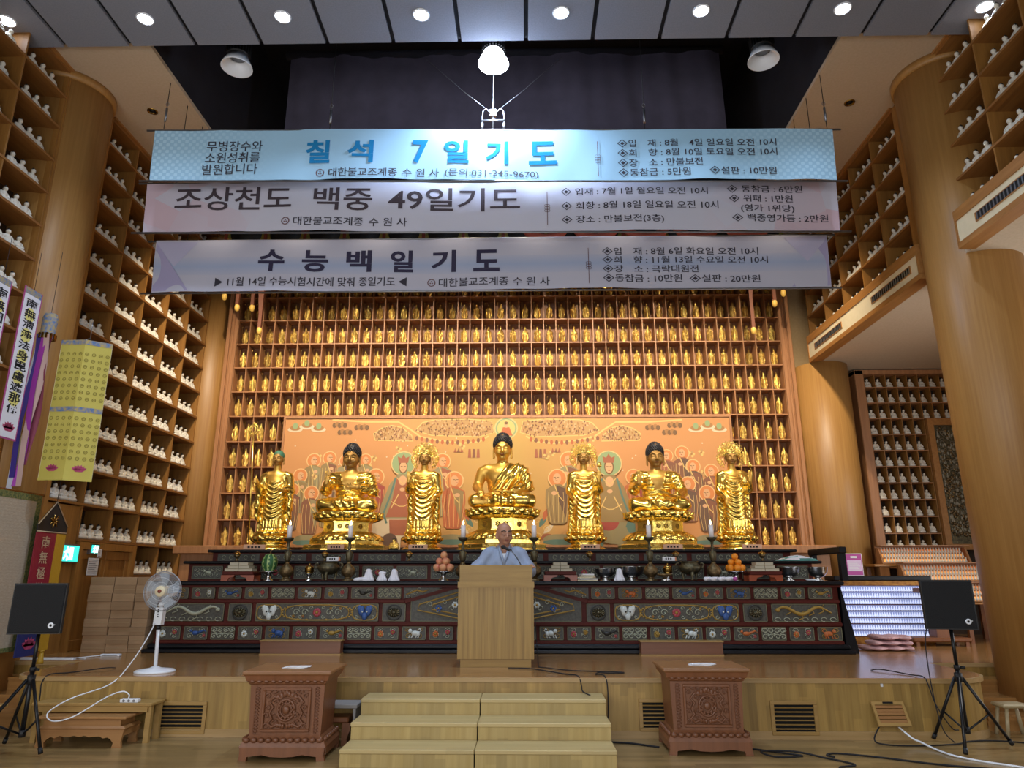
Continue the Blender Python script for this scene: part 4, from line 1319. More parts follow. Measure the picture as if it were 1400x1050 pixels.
def flower(mb, x, z, r, k, kc=1, n=7):
    for i in range(n):
        a = 2 * PI * i / n
        mb.ball((x + r * .6 * math.cos(a), -.006, z + r * .6 * math.sin(a)), (r * .42, .012, r * .42), 7, 4, k)
    mb.ball((x, -.012, z), (r * .35, .014, r * .35), 7, 4, kc)
    return mb
def beast(mb, x, z, s, k=3, flip=1):
    f = flip
    mb.ball((x + f * .1 * s, -.01, z - .0 * s), (.34 * s, .02, .2 * s), 9, 6, k)
    mb.ball((x - f * .3 * s, -.015, z + .18 * s), (.17 * s, .024, .17 * s), 9, 6, k)
    mb.ball((x + f * .36 * s, -.012, z - .05 * s), (.17 * s, .02, .22 * s), 8, 5, k)
    for q in (-.3, -.1, .25, .45): mb.tube([(x + f * q * s, -.01, z - .1 * s), (x + f * (q - .05) * s, -.01, z - .32 * s), (x + f * (q - .14) * s, -.01, z - .34 * s)], .045 * s, 5, k)
    mb.tube([(x + f * .45 * s, -.01, z + .05 * s), (x + f * .62 * s, -.01, z + .22 * s), (x + f * .5 * s, -.01, z + .36 * s), (x + f * .38 * s, -.01, z + .28 * s)], .04 * s, 5, k)
    for q in (-.36, -.24): mb.ball((x + f * q * s, -.03, z + .22 * s), .025 * s, 5, 4, 6)
    return mb
def dragon(mb, w, h, k=1, flip=1):
    pts = []; rr = []
    for i in range(36):
        q = i / 35
        pts.append((flip * w * (-.4 + .8 * q), -.01, h * (.12 + .2 * math.sin(q * 9.5 + .6))))
        rr.append(h * (.05 + .06 * math.sin(PI * min(1, q * 1.15))))
    mb.tube(pts, rr, 7, k)
    mb.ball((flip * -w * .41, -.015, h * .16), (h * .15, .025, h * .12), 8, 5, k)
    for q in (.2, .42, .63, .82):
        x = flip * w * (-.4 + .8 * q); z = h * (.12 + .2 * math.sin(q * 9.5 + .6))
        mb.tube([(x, -.01, z), (x + .03, -.01, z - h * .2), (x - .04, -.01, z - h * .34)], h * .035, 5, k)
        mb.tube([(x, -.01, z), (x + .04, -.01, z + h * .18)], h * .02, 4, k)
    for i in range(7):
        x = w * (-.42 + .14 * i)
        mb.tube([(x + .04 * math.cos(a), -.005, -h * .38 + .025 * math.sin(a)) for a in np.linspace(0, 5, 9)], .005, 4, 0)
    return mb
def panel(x0, x1, z0, z1, motif, seed):
    w, h = x1 - x0, z1 - z0
    cx, cz = (x0 + x1) / 2, (z0 + z1) / 2
    p = MB(); p.box(-w / 2, w / 2, .0, .014, -h / 2, h / 2, 0)
    for a in ((-w / 2, w / 2, h / 2 - .008, h / 2), (-w / 2, w / 2, -h / 2, -h / 2 + .008), (-w / 2, -w / 2 + .008, -h / 2, h / 2), (w / 2 - .008, w / 2, -h / 2, h / 2)):
        p.box(a[0], a[1], -.006, .0, a[2], a[3], 1)
    po = p.build('carved_panel', ['panel_bg', 'panel_frame'], al, (cx, .012, cz))
    m = MB()
    rnd = random.Random(seed)
    if motif == 'scroll': scrolls(m, w, h, seed, 0, .0062, 8)
    elif motif == 'flowers':
        scrolls(m, w, h, seed, 0, .0045, 4)
        c = rnd.choice(((1, 2), (3, 2), (2, 1), (5, 2), (2, 3)))
        flower(m, -w * .24, -.01, h * .25, c[0]); flower(m, w * .26, h * .08, h * .2, c[1])
    elif motif == 'beast':
        scrolls(m, w, h, seed, 1, .004, 4); beast(m, .0, .0, h * .95, rnd.choice((3, 3, 4, 5)), rnd.choice((-1, 1)))
    elif motif == 'bird':
        scrolls(m, w, h, seed, 0, .004, 4)
        k = rnd.choice((4, 5, 1, 6))
        m.ball((0, -.012, 0), (h * .3, .02, h * .16), 9, 5, k); m.ball((-h * .35, -.012, h * .16), (h * .11, .018, h * .11), 8, 5, k)
        m.tube([(h * .2, -.01, 0), (h * .7, -.01, h * .2), (h * .9, -.01, h * .05)], [h * .12, h * .06, h * .02], 5, k)
        flower(m, w * .36, -h * .2, h * .13, 2)
    elif motif == 'medal':
        m.lathe([(h * .46, 0), (h * .46, -.014), (h * .40, -.02), (h * .38, -.008)], 24, axis='Y', k=6, sx=1.0, cap=False)
        for i in range(12):
            a = 2 * PI * i / 12
            m.tube([(h * .14 * math.cos(a), -.03, h * .1 * math.sin(a)), (h * .36 * math.cos(a), -.022, h * .26 * math.sin(a)), (h * .3 * math.cos(a + .3), -.012, h * .2 * math.sin(a + .3))], .011, 5, 7)
        m.ball((0, -.03, 0), (h * .15, .03, h * .11), 9, 6, 7)
    elif motif == 'dragon': dragon(m, w, h, 1 if seed % 2 else 0, 1 if seed % 2 else -1)
    elif motif == 'long':
        for q, ww in ((-.39, .1), (0, .26), (.39, .1)):
            pts = [(w * q + w * ww * math.copysign(abs(math.cos(a)) ** .6, math.cos(a)), -.006, h * .43 * math.copysign(abs(math.sin(a)) ** .7, math.sin(a))) for a in np.linspace(0, 2 * PI, 36)]
            m.tube(pts, .009, 5, 1)
        for sg in (-1, 1):
            k = 3 if sg < 0 else 4
            x = sg * w * .39
            for s2 in (-1, 1):
                m.ball((x + s2 * .045, -.01, .02), (.045, .02, .07), 8, 5, k); m.ball((x + s2 * .075, -.01, .05), (.03, .015, .05), 7, 4, k)
                m.ball((x + s2 * .03, -.03, .01), .013, 6, 4, 6 if k == 3 else 3)
            m.ball((x, -.02, -.05), (.04, .02, .05), 8, 5, k)
        flower(m, 0, 0, h * .26, 5 if seed % 2 else 2, 1, 9)
        for q in range(26):
            a = 2 * PI * q / 26
            m.ball((w * .285 * math.copysign(abs(math.cos(a)) ** .6, math.cos(a)), -.004, h * .40 * math.copysign(abs(math.sin(a)) ** .7, math.sin(a))), (.02, .008, .012), 6, 4, 1)
        for sx in (-1, 1):
            for q in (.05, .135, .21, .325, .46):
                for sz in (-1, 1): m.tube([(sx * w * q + .028 * math.cos(a) * (1 - a / 9), -.005, sz * h * .24 + .028 * sz * math.sin(a) * (1 - a / 9)) for a in np.linspace(0, 7, 11)], .0045, 4, 0)
        for q in (-.17, -.1, .1, .17):
            m.tube([(w * q + .05 * math.cos(a) * (1 - a / 9), -.006, .05 * math.sin(a) * (1 - a / 9)) for a in np.linspace(0, 7, 14)], .0065, 4, 0)
            flower(m, w * q * 1.12, h * .22 * (1 if q > 0 else -1), h * .09, 1, 2, 5)
    elif motif == 'centre':
        for s2 in (1, .82):
            m.tube([(w * .5 * s2 * q[0], -.006, h * .5 * s2 * q[1]) for q in ((-.92, -.3), (-.9, .05), (-.45, .8), (0, .92), (.45, .8), (.9, .05), (.92, -.3), (.4, -.85), (-.4, -.85))], .01, 5, 1, closed=True)
        for sg in (-1, 1):
            for q in (.15, .3, .42): flower(m, sg * w * q * .8, h * (.28 - q * .9), h * .11, (1, 3, 4)[int(q * 6) % 3], 1, 6)
            for q in range(9):
                xx = .1 + .1 * q
                m.tube([(sg * (xx + .04 * math.cos(a) * (1 - a / 9)), -.006, h * (.32 - .36 * xx / 1.1 - .22 * (q % 2)) + .04 * math.sin(a) * (1 - a / 9)) for a in np.linspace(0, 7, 12)], .006, 4, 0)
            m.tube([(sg * (w * .12 + .04 * a), -.008, h * (-.2 + .1 * math.sin(a * 2))) for a in np.linspace(0, 6, 16)], .012, 5, 0)
    m.build('carving', PM, po)
seedn = 0
for i in range(25):
    seedn += 1
    x = -HW + .03 + i * .3715
    panel(x, x + .322, .165, .335, ('flowers', 'bird', 'scroll', 'flowers', 'beast')[i % 5], seedn)
for sg in (-1, 1):
    for i in range(9):
        seedn += 1
        a = 1.3 + .367 * i
        x0, x1 = (a, a + .318) if sg > 0 else (-a - .318, -a)
        panel(x0, x1, .695, .84, ('flowers', 'beast', 'scroll', 'bird', 'flowers', 'beast', 'scroll', 'flowers', 'bird')[i if sg > 0 else (i + 2) % 9], seedn)
    for a, c, mo in ((1.23, 1.545, 'medal'), (1.6, 3.28, 'long'), (3.34, 3.655, 'medal'), (3.72, 4.6, 'dragon')):
        seedn += 1
        x0, x1 = (a, c) if sg > 0 else (-c, -a)
        panel(x0, x1, .402, .63, mo, 41 if (mo == 'dragon' and sg > 0) else 40 if mo == 'dragon' else seedn)
    seedn += 1
    pts = [(sg * .74, .84), (sg * 1.26, .84), (sg * 1.26, .695)]
    p = MB(); p.prism(pts if sg > 0 else pts[::-1], .001, .011, 'Y')
    po = p.build('carved_panel', 'panel_bg', al)
    m = MB(); m.tube([(sg * .92, -.003, .815), (sg * 1.0, -.003, .785), (sg * 1.08, -.003, .81), (sg * 1.15, -.003, .78), (sg * 1.23, -.003, .75)], [.006, .013, .015, .012, .006], 6, 1); [m.tube([(sg * (1.05 + .05 * q) + .025 * math.cos(a), -.002, .82 - .035 * (q % 2) - .02 * q + .02 * math.sin(a)) for a in np.linspace(0, 5.5, 9)], .004, 4, 0) for q in range(4)]; m.build('carving', PM, po)
panel(-1.16, 1.16, .40, .82, 'centre', 77)
for i in range(18):
    seedn += 1
    x = -4.54 + i * .507
    panel(x, x + .455, .955, 1.14, 'none', seedn)
    po = [o for o in bpy.data.objects if o.name.startswith('carved_panel')][-1] if False else None
# move riser panels to the middle tier front
for o in [o for o in bpy.data.objects if o.parent == al and o.name.startswith('carved_panel') and abs(o.location.z - 1.0475) < .01]:
    o.location.y = .708
    c = [q for q in bpy.data.objects if q.parent == o][0]
    m = MB(); scrolls(m, .42, .17, 3, 0, .004, 8)
    k = int((o.location.x + 5) * 2)
    if k % 3 == 0: flower(m, 0, 0, .045, 2, 1)
    if k % 3 == 1: beast(m, 0, 0, .12, 0)
    c.data = m.mesh('carving', PM)
for i in range(12):
    x = -4.42 + i * .74
    p = MB(); p.box(x, x + .66, 1.262, 1.272, 1.225, 1.335); po = p.build('carved_panel', 'panel_bg', al)
    m = MB()
    for q in range(5): m.tube([(x + .1 + .115 * q + .03 * math.cos(a), 1.258, 1.28 + .03 * math.sin(a)) for a in np.linspace(0, 5.5, 8)], .005, 4)
    m.build('carving', 'p_scroll', po)
# flared black side at the right end and handrail
MB().prism([(4.66, .92), (4.82, .05), (4.82, 0), (4.66, 0)], .0, .7, 'Y').build('side_flare', 'black', al)
t = thing('handrail', 'black wooden handrail at the right end of the altar top', 'handrail', (4.42, 10.2, SZ))
MB().box(-.06, .04, -.03, 1.12, 1.3, 1.39, 0, .012).build('rail', 'black', t)
for y in (0, 1.0): MB().box(-.05, .03, y, y + .09, .93 if y == 0 else 1.22, 1.3).build('post', 'black', t)

# kneeling boxes in front of the altar
for (x, s) in ((-2.96, 'left'), (2.02, 'right')):
    t = thing('kneeling_bench', 'low brown wooden box bench on the stage against the altar, %s of the lectern' % s, 'bench', (x, 9.78, SZ), group='box benches before the altar')
    MB().box(-.53, .53, 0, .15, .012, .165, 0, .004).build('body', 'kneeler', t)
    f = MB(); f.box(-.535, .535, -.006, .155, 0, .014); f.box(-.54, .54, -.01, .16, .165, .18); f.build('edge_trim', 'bench', t)

# ------------------------------------------------------------------ painting behind the statues
def pix(px, py, Y):
    """point of the painting plane measured on the photograph"""
    f = 966.; th = math.atan(265 / f); ps = math.atan(19 / f * math.cos(th))
    u, v = px - 700., 525. - py
    yp = f * math.cos(th) - v * math.sin(th); zp = f * math.sin(th) + v * math.cos(th)
    X = u * math.cos(ps) - yp * math.sin(ps); Yd = u * math.sin(ps) + yp * math.cos(ps)
    return X * Y / Yd, zp * Y / Yd + 1.535
MY = 12.92
mu = thing('mural_painting', 'wide gold and orange painting of haloed disciples behind the statues', 'painting', (-.355, MY, 2.1))
def mural_mat():
    m, nt, b = newmat('painted_silk')
    L = nt.links.new
    tc = nt.nodes.new('ShaderNodeTexCoord')
    sp = nt.nodes.new('ShaderNodeSeparateXYZ'); L(tc.outputs['Object'], sp.inputs[0])
    a = nt.nodes.new('ShaderNodeMath'); a.operation = 'ABSOLUTE'; L(sp.outputs[0], a.inputs[0])
    n = nt.nodes.new('ShaderNodeTexNoise'); n.inputs['Scale'].default_value = 1.5; n.inputs['Detail'].default_value = 6; L(tc.outputs['Object'], n.inputs['Vector'])
    mm = nt.nodes.new('ShaderNodeMath'); mm.operation = 'MULTIPLY_ADD'; L(n.outputs['Fac'], mm.inputs[0]); mm.inputs[1].default_value = 1.2; L(a.outputs[0], mm.inputs[2])
    r = nt.nodes.new('ShaderNodeValToRGB'); e = r.color_ramp.elements
    e[0].position = .12; e[0].color = lin('#b3924f'); e[1].position = .6; e[1].color = lin('#b8804c')
    d = nt.nodes.new('ShaderNodeMath'); d.operation = 'DIVIDE'; L(mm.outputs[0], d.inputs[0]); d.inputs[1].default_value = 4.5
    L(d.outputs[0], r.inputs['Fac']); L(r.outputs['Color'], b.inputs['Base Color'])
    b.inputs['Roughness'].default_value = .7
    return m
M['silk'] = mural_mat()
MB().box(-4.145, 4.145, 0, .05, 0, 2.325).build('canvas', 'silk', mu)
f = MB(); f.box(-4.18, 4.18, -.02, .06, 2.325, 2.355); f.box(-4.18, -4.145, -.02, .06, -.02, 2.325); f.box(4.145, 4.18, -.02, .06, -.02, 2.325); f.box(-4.145, 4.145, -.02, .06, -.04, 0)
f.build('frame', 'rack', mu)
def mute(h, g='#bd9058', f=.2):
    a = [int(h[i:i + 2], 16) for i in (1, 3, 5)]; c = [int(g[i:i + 2], 16) for i in (1, 3, 5)]
    return '#%02x%02x%02x' % tuple(int(a[i] * (1 - f) + c[i] * f) for i in range(3))
for n_, c in (('halo', '#c4723c'), ('halo_edge', '#d9b178'), ('halo_green', '#78966a'), ('flesh', '#c99a70'), ('rb1', '#6b3f30'), ('rb2', '#7d6a42'), ('rb3', '#8d4a35'), ('rb4', '#4b3630'), ('rb5', '#a5502e'), ('rb6', '#7f7a58'), ('ln', '#5b4028'), ('crowd', '#8f6236'), ('crowd2', '#a58050'), ('gold_ln', '#cfae68'), ('mural_teal', '#3f6a66'), ('mural_white', '#c9bba0'), ('mural_red', '#8d3030')):
    M['m_' + n_] = mat('paint_' + {'rb1': 'brown', 'rb2': 'olive', 'rb3': 'russet', 'rb4': 'umber', 'rb5': 'vermilion', 'rb6': 'sage', 'ln': 'line', 'gold_ln': 'gold_line'}.get(n_, n_), mute(c), .7)
MM = ['m_halo', 'm_halo_edge', 'm_halo_green', 'm_flesh', 'm_rb1', 'm_rb2', 'm_rb3', 'm_rb4', 'm_rb5', 'm_rb6', 'm_ln', 'm_crowd', 'm_crowd2', 'm_gold_ln', 'm_mural_teal', 'm_mural_white', 'm_mural_red']
PX = 8.29 / 612
def L2(px, py):
    x, z = pix(px, py, MY); return x + .355, (z - 2.1) * .965
class PB(MB):
    lay = 0
    def poly(s, pts, k):
        s.lay += 1
        ar = sum(pts[i][0] * pts[(i + 1) % len(pts)][1] - pts[(i + 1) % len(pts)][0] * pts[i][1] for i in range(len(pts)))
        if ar < 0: pts = pts[::-1]
        return s.add([(p[0], -.001 - .00015 * s.lay, p[1]) for p in pts], [tuple(range(len(pts)))], k)
    def disc(s, c, r, k, rz=None, n=20):
        rz = rz or r
        return s.poly([(c[0] + r * math.cos(2 * PI * i / n), c[1] + rz * math.sin(2 * PI * i / n)) for i in range(n)], k)
    def line(s, pts, w, k):
        pts = [Vector(p) for p in pts]
        s.lay += 1
        vs = []
        for i, p in enumerate(pts):
            d = (pts[min(i + 1, len(pts) - 1)] - pts[max(0, i - 1)]).normalized()
            n = Vector((-d.y, d.x)) * w / 2
            vs += [p - n, p + n]
        return s.add([(q.x, -.001 - .00015 * s.lay, q.y) for q in vs], [(2 * i, 2 * i + 2, 2 * i + 3, 2 * i + 1) for i in range(len(pts) - 1)], k)
DI = [0]
def disciple(px, py, r, bot, k, k2, face=1, wide=1.0):
    b = PB(); b.lay = 8 * DI[0]; DI[0] += 1
    c = L2(px, py); r *= PX; zb = L2(px, bot)[1]
    hx = face * r * .12
    w = r * 1.15 * wide
    # robe first so that the halo sits behind the head
    b.disc(c, r, 1); b.disc(c, r * .88, 0)
    sh = c[1] - r * .62
    b.poly([(c[0] - r * .35, sh), (c[0] + r * .35, sh), (c[0] + w, sh - r * .5), (c[0] + w * 1.05, sh - r * 1.6), (c[0] + w * .8, zb + r * .2), (c[0] + w * .5, zb), (c[0] - w * .6, zb), (c[0] - w * .85, zb + r * .25), (c[0] - w * 1.08, sh - r * 1.5), (c[0] - w, sh - r * .5)], k)
    b.poly([(c[0] - r * .1, sh - r * .1), (c[0] + w * .9, sh - r * .5), (c[0] + w * .7, zb + r * .6), (c[0] + w * .1, sh - r * 1.8)], k2)
    for i, q in enumerate((-.8, -.6, -.4, -.2, .05, .3, .5, .7, .85)): b.line([(c[0] + w * q, sh - r * (.8 + .5 * (i % 2))), (c[0] + w * q * 1.1, (sh + zb) / 2), (c[0] + w * q * .8, zb + r * .1)], .007, 10 if i % 2 else 13)
    b.line([(c[0] - r * .35, sh), (c[0] + w * .1, sh - r * 1.2), (c[0] + w * .5, sh - r * 1.7)], .016, 13)
    b.disc((c[0] + hx * .3, c[1] - r * .02), r * .42, 3, r * .55)
    b.disc((c[0] + hx * 3, sh - r * .9), r * .28, 3, r * .22)
    b.line([(c[0] + hx * 1.2 - r * .25, c[1] + r * .1), (c[0] + hx * 1.2 - r * .02, c[1] + r * .1)], .012, 10)
    b.line([(c[0] + hx * 1.2 + r * .08, c[1] + r * .1), (c[0] + hx * 1.2 + r * .3, c[1] + r * .1)], .012, 10)
    b.line([(c[0] + hx * 1.6, c[1] - r * .24), (c[0] + hx * 1.6 + r * .2, c[1] - r * .24)], .012, 16)
    b.line([(c[0] + hx, c[1] + r * .05), (c[0] + hx * 1.8, c[1] - r * .1)], .008, 10)
    b.build('painted_disciple', MM, mu)
for a in ((451, 622, 9.5, 690, 5, 4), (473, 626, 9, 690, 9, 7), (500, 625, 9, 690, 5, 9), (429.5, 625.5, 10, 690, 5, 9), (411, 647, 10, 700, 9, 5), (401, 667, 9, 725, 7, 4), (449, 660, 9, 720, 5, 7), (514, 649, 12, 700, 6, 16), (426, 672, 10.5, 730, 4, 9), (605, 627, 11.5, 705, 9, 6), (621, 654, 13, 722, 8, 5),
          (777, 625, 12, 700, 9, 4), (911, 619, 9, 690, 6, 4), (932, 615, 10, 690, 4, 7), (947, 634, 10, 700, 7, 4), (866, 649, 11, 700, 8, 16), (972, 641, 10, 705, 4, 6), (940, 659, 10.5, 712, 4, 7), (966, 672, 11, 726, 7, 4), (762, 651, 13, 715, 5, 7)):
    disciple(*a, face=1 if a[0] < 693 else -1)
def bodhisattva(px, py, r, k, an):
    b = PB(); b.lay = 170; c = L2(px, py); r *= PX
    z = lambda q: c[1] - q * r
    if an == 0:   # white elephant
        b.disc((c[0] - r * .3, z(5.4)), r * 1.9, 15, r * .9); b.disc((c[0] - r * 1.7, z(5.2)), r * .7, 15, r * .9)
        for q in (-1.4, -.4, .6, 1.3): b.poly([(c[0] + r * q, z(5.6)), (c[0] + r * (q + .45), z(5.6)), (c[0] + r * (q + .4), z(7.4)), (c[0] + r * q, z(7.4))], 15)
        b.line([(c[0] - r * 2.1, z(5.3)), (c[0] - r * 2.5, z(6.2)), (c[0] - r * 2.1, z(7))], r * .3, 15)
        b.poly([(c[0] - r, z(4.7)), (c[0] + r, z(4.7)), (c[0] + r * .9, z(6)), (c[0] - r * .9, z(6))], 6)
        b.disc((c[0] - r * .9, z(6.6)), r * .7, 7, r * .8)
    else:         # blue-green lion
        b.disc((c[0] + r * .5, z(5.3)), r * 1.8, 9, r * 1.0); b.disc((c[0] + r * 2.0, z(4.9)), r * .8, 14)
        b.disc((c[0] - r * .2, z(4.5)), r * .85, 16, r * .75); b.disc((c[0] - r * 1.3, z(4.9)), r * .55, 14)
        for q in (-1.2, .5, 1.4): b.poly([(c[0] + r * q, z(5.6)), (c[0] + r * (q + .55), z(5.6)), (c[0] + r * (q + .6), z(7.4)), (c[0] + r * (q - .05), z(7.4))], 14 if q < 0 else 9)
        for q in (-.45, .0): b.disc((c[0] + r * q, z(4.4)), r * .1, 15)
    b.disc(c, r * 1.05, 1); b.disc(c, r * .97, 2)
    b.poly([(c[0] - r * .4, z(.9)), (c[0] + r * .4, z(.9)), (c[0] + r * 1.1, z(1.8)), (c[0] + r * 1.7, z(3.4)), (c[0] + r * 1.9, z(4.6)), (c[0] - r * 1.9, z(4.6)), (c[0] - r * 1.7, z(3.4)), (c[0] - r * 1.1, z(1.8))], 9 if an == 0 else 5)
    b.poly([(c[0] - r * .5, z(1.2)), (c[0] + r * .5, z(1.2)), (c[0] + r * .8, z(3)), (c[0] + r * 1.3, z(4.5)), (c[0] - r * 1.3, z(4.5)), (c[0] - r * .8, z(3))], k)
    b.disc((c[0], z(1.45)), r * .34, 3, r * .42); b.disc((c[0], z(2.2)), r * .22, 3, r * .16)
    b.line([(c[0] - r * .5, z(1.2)), (c[0], z(1.75)), (c[0] + r * .5, z(1.2))], r * .07, 13)
    b.line([(c[0] - r * .9, z(3.2)), (c[0] - r * .2, z(3.6)), (c[0] + r * .2, z(3.6)), (c[0] + r * .9, z(3.2))], r * .07, 13)
    for sg in (-1, 1):
        b.line([(c[0] + sg * r * .6, z(1.2)), (c[0] + sg * r * .95, z(2.6)), (c[0] + sg * r * 1.5, z(4.2)), (c[0] + sg * r * 1.2, z(5))], r * .16, 14)
        b.line([(c[0] + sg * r * .3, z(2.6)), (c[0] + sg * r * .9, z(3.8))], r * .08, 13)
    b.disc((c[0], z(.25)), r * .38, 10, r * .62); b.disc((c[0], z(.3)), r * .3, 3, r * .45)
    b.poly([(c[0] - r * .4, z(-.05)), (c[0] - r * .5, z(-.6)), (c[0] - r * .2, z(-.45)), (c[0], z(-.8)), (c[0] + r * .2, z(-.45)), (c[0] + r * .5, z(-.6)), (c[0] + r * .4, z(-.05))], 6)
    for sg in (-1, 1): b.line([(c[0] + sg * r * .05, z(.25)), (c[0] + sg * r * .22, z(.25))], .012, 10)
    b.line([(c[0] - r * .08, z(.55)), (c[0] + r * .08, z(.55))], .014, 16)
    b.build('painted_bodhisattva', MM, mu)
bodhisattva(552, 630, 16, 6, 0); bodhisattva(832, 630, 17, 5, 1)
rnd = random.Random(11)
def crowd(pts, n, k=11):
    P = [L2(*p) for p in pts]
    b = PB(); b.poly(P, 12)
    xs = [p[0] for p in P]; zs = [p[1] for p in P]
    def inside(x, z):
        c = False
        for i in range(len(P)):
            (xa, za), (xb, zb_) = P[i], P[i - 1]
            if (za > z) != (zb_ > z) and x < (xb - xa) * (z - za) / (zb_ - za) + xa: c = not c
        return c
    lay = b.lay + 1; i = 0
    while i < n:
        x, z = rnd.uniform(min(xs), max(xs)), rnd.uniform(min(zs), max(zs))
        if inside(x, z):
            b.lay = lay + i % 14; b.disc((x, z), .014, (11, 10, 3, 4)[i % 4], .02, 6); i += 1
    b.line([(p[0], p[1]) for p in P + P[:1]], .018, 13)
    b.build('painted_crowd', MM, mu)
for mx in (0, 1):
    fx = (lambda x: x) if mx == 0 else (lambda x: 1387 - x)
    crowd([(fx(513), 597), (fx(511), 588), (fx(522), 580), (fx(536), 576), (fx(550), 579), (fx(563), 590), (fx(565), 598)], 130)
    crowd([(fx(568), 583), (fx(578), 572), (fx(595), 568), (fx(640), 567), (fx(672), 570), (fx(676), 586), (fx(655), 592), (fx(620), 591), (fx(590), 590)], 230)
    b = PB()
    b.line([L2(fx(p[0]), p[1]) for p in ((455, 568), (500, 571), (545, 571), (562, 582), (575, 592), (600, 597), (630, 601), (655, 599), (668, 591))], .03, 13)
    b.lay = 0
    for i in range(14): b.disc(L2(fx(570 + i * 7), 594 + 6 * math.sin(i * .22)), .03, 8 if i % 2 else 4, .045, 8)
    for q in (0, 1, 2):
        c = L2(fx(404 + q * 16), 582 - (4 if q == 1 else 0))
        b.disc(c, .14, 15, .05); b.disc((c[0], c[1] + .03), .1, 11, .05); b.disc((c[0], c[1] + .07), .05, 2, .06)
    for (x, y) in ((465, 576), (472, 586), (495, 579)):
        c = L2(fx(x), y)
        for q in range(5): b.disc((c[0] - .1 + .05 * q, c[1] + .02 * (q % 2)), .04, 11 if q % 2 else 10, .05, 8)
    for (x, y) in ((648, 614), (627, 611)):
        c = L2(fx(x), y)
        for q in range(3): b.poly([(c[0] + .08 * (q - 1) - .03, c[1] - .1), (c[0] + .08 * (q - 1) + .03, c[1] - .1), (c[0] + .08 * (q - 1) + .02, c[1] + .06), (c[0] + .08 * (q - 1) - .02, c[1] + .06)] if x == 648 else [(c[0] + .06 * (q - 1) - .03, c[1] - .04), (c[0] + .06 * (q - 1) + .03, c[1] - .04), (c[0] + .06 * (q - 1), c[1] + .04)], 6 if q != 1 else 4)
    for i in range(38):
        x, y = rnd.uniform(395, 680), rnd.uniform(593, 660)
        c = L2(fx(x), y)
        if i % 3: b.disc(c, .014, 15, None, 6)
        else:
            for a in range(5): b.disc((c[0] + .04 * math.cos(a * 1.256), c[1] + .04 * math.sin(a * 1.256)), .024, 12 if a % 2 else 13, None, 7)
            b.disc(c, .02, 11, None, 7)
        b.lay = 0
    for q in range(4):
        c = L2(fx(640 + (q % 2) * 12), 700 + q * 11)
        b.line([(c[0] + .07 * (1 - a / 8) * math.cos(a), c[1] + .07 * (1 - a / 8) * math.sin(a)) for a in np.linspace(0, 7.5, 20)], .014, 13)
    for q in range(3):
        c = L2(fx(640), 712)
    for (x, y, w) in ((618, 737, 22), (418, 738, 20), (763, 737, 22)):
        if mx and x == 763: continue
        c = L2(x if x == 763 else fx(x), y)
        b.disc((c[0], c[1]), w * PX * .9, 9, .09); b.disc((c[0], c[1] - .05), w * PX * .9, 14, .05)
    b.build('painted_clouds', MM, mu)
b = PB(); c = L2(692, 580)
b.disc(c, .22, 1, .21); b.disc(c, .2, 2, .19); b.disc(c, .165, 13, .165); b.poly([(c[0] - .12, c[1] - .14), (c[0] + .12, c[1] - .14), (c[0] + .06, c[1] + .02), (c[0] - .06, c[1] + .02)], 8); b.disc((c[0], c[1] + .06), .04, 3, .05); b.disc((c[0], c[1] + .1), .035, 10, .03)
b.build('painted_small_buddha', MM, mu)
for sg in (-1, 1):
    b = PB()
    for i, k in enumerate((6, 15, 14, 8)):
        c = L2(692 + sg * (45 + 6 * (i % 2)), 738 - 9 * i)
        d_ = Vector((sg * math.cos(R(25 + 15 * i)), math.sin(R(25 + 15 * i)))); n_ = Vector((-d_.y, d_.x))
        b.poly([tuple(Vector(c) + d_ * .24 * q + n_ * w_) for q, w_ in ((0, 0), (.25, .04), (.5, .055), (.75, .04), (1, 0), (.75, -.03), (.5, -.04), (.25, -.03))], k)
    b.build('painted_lotus_petals', MM, mu)
# ------------------------------------------------------------------ gilded statues
def head_sdf(ears=1.0):
    s = SDF()
    s.ell((0, .02, .055), (.122, .14, .145), 0).ell((0, -.02, -.03), (.112, .118, .128), .04)
    s.ell((0, -.088, -.128), (.042, .036, .028), .03)
    for q in (-1, 1):
        s.path([(q * .088, -.1, .04), (q * .05, -.126, .056), (q * .014, -.134, .036)], .008, .012)
        s.ell((q * .05, -.113, .008), (.034, .02, .017), .006)
        s.ell((q * .055, -.1, -.05), (.04, .03, .035), .03)
        s.ell((q * .017, -.145, -.042), (.014, .014, .011), .006)
        s.ell((q * .128, .02, -.01), (.016, .03, .055), .008)
        s.cap((q * .131, .012, -.05), (q * .128, .0, -.05 - .07 * ears), .015, .017, .008)
    s.cap((0, -.132, .03), (0, -.158, -.034), .011, .017, .01)
    s.ell((0, -.131, -.08), (.032, .014, .008), .005).ell((0, -.128, -.094), (.025, .014, .01), .005)
    s.cap((0, .01, -.08), (0, .02, -.21), .075, .085, .02)
    s.cut(lambda x, y, z: -(np.sqrt(((np.abs(x) - .05) / .032) ** 2 + ((y + .134) / .02) ** 2 + ((z + .002) / .0035) ** 2) - 1) * .004, .002)
    return s
HEAD = head_sdf().mb((-.17, -.19, -.23), (.17, .18, .22), .0095, lambda x, y, z: (np.abs(x) < .028) & (y < -.125) & (z < -.07) & (z > -.102))
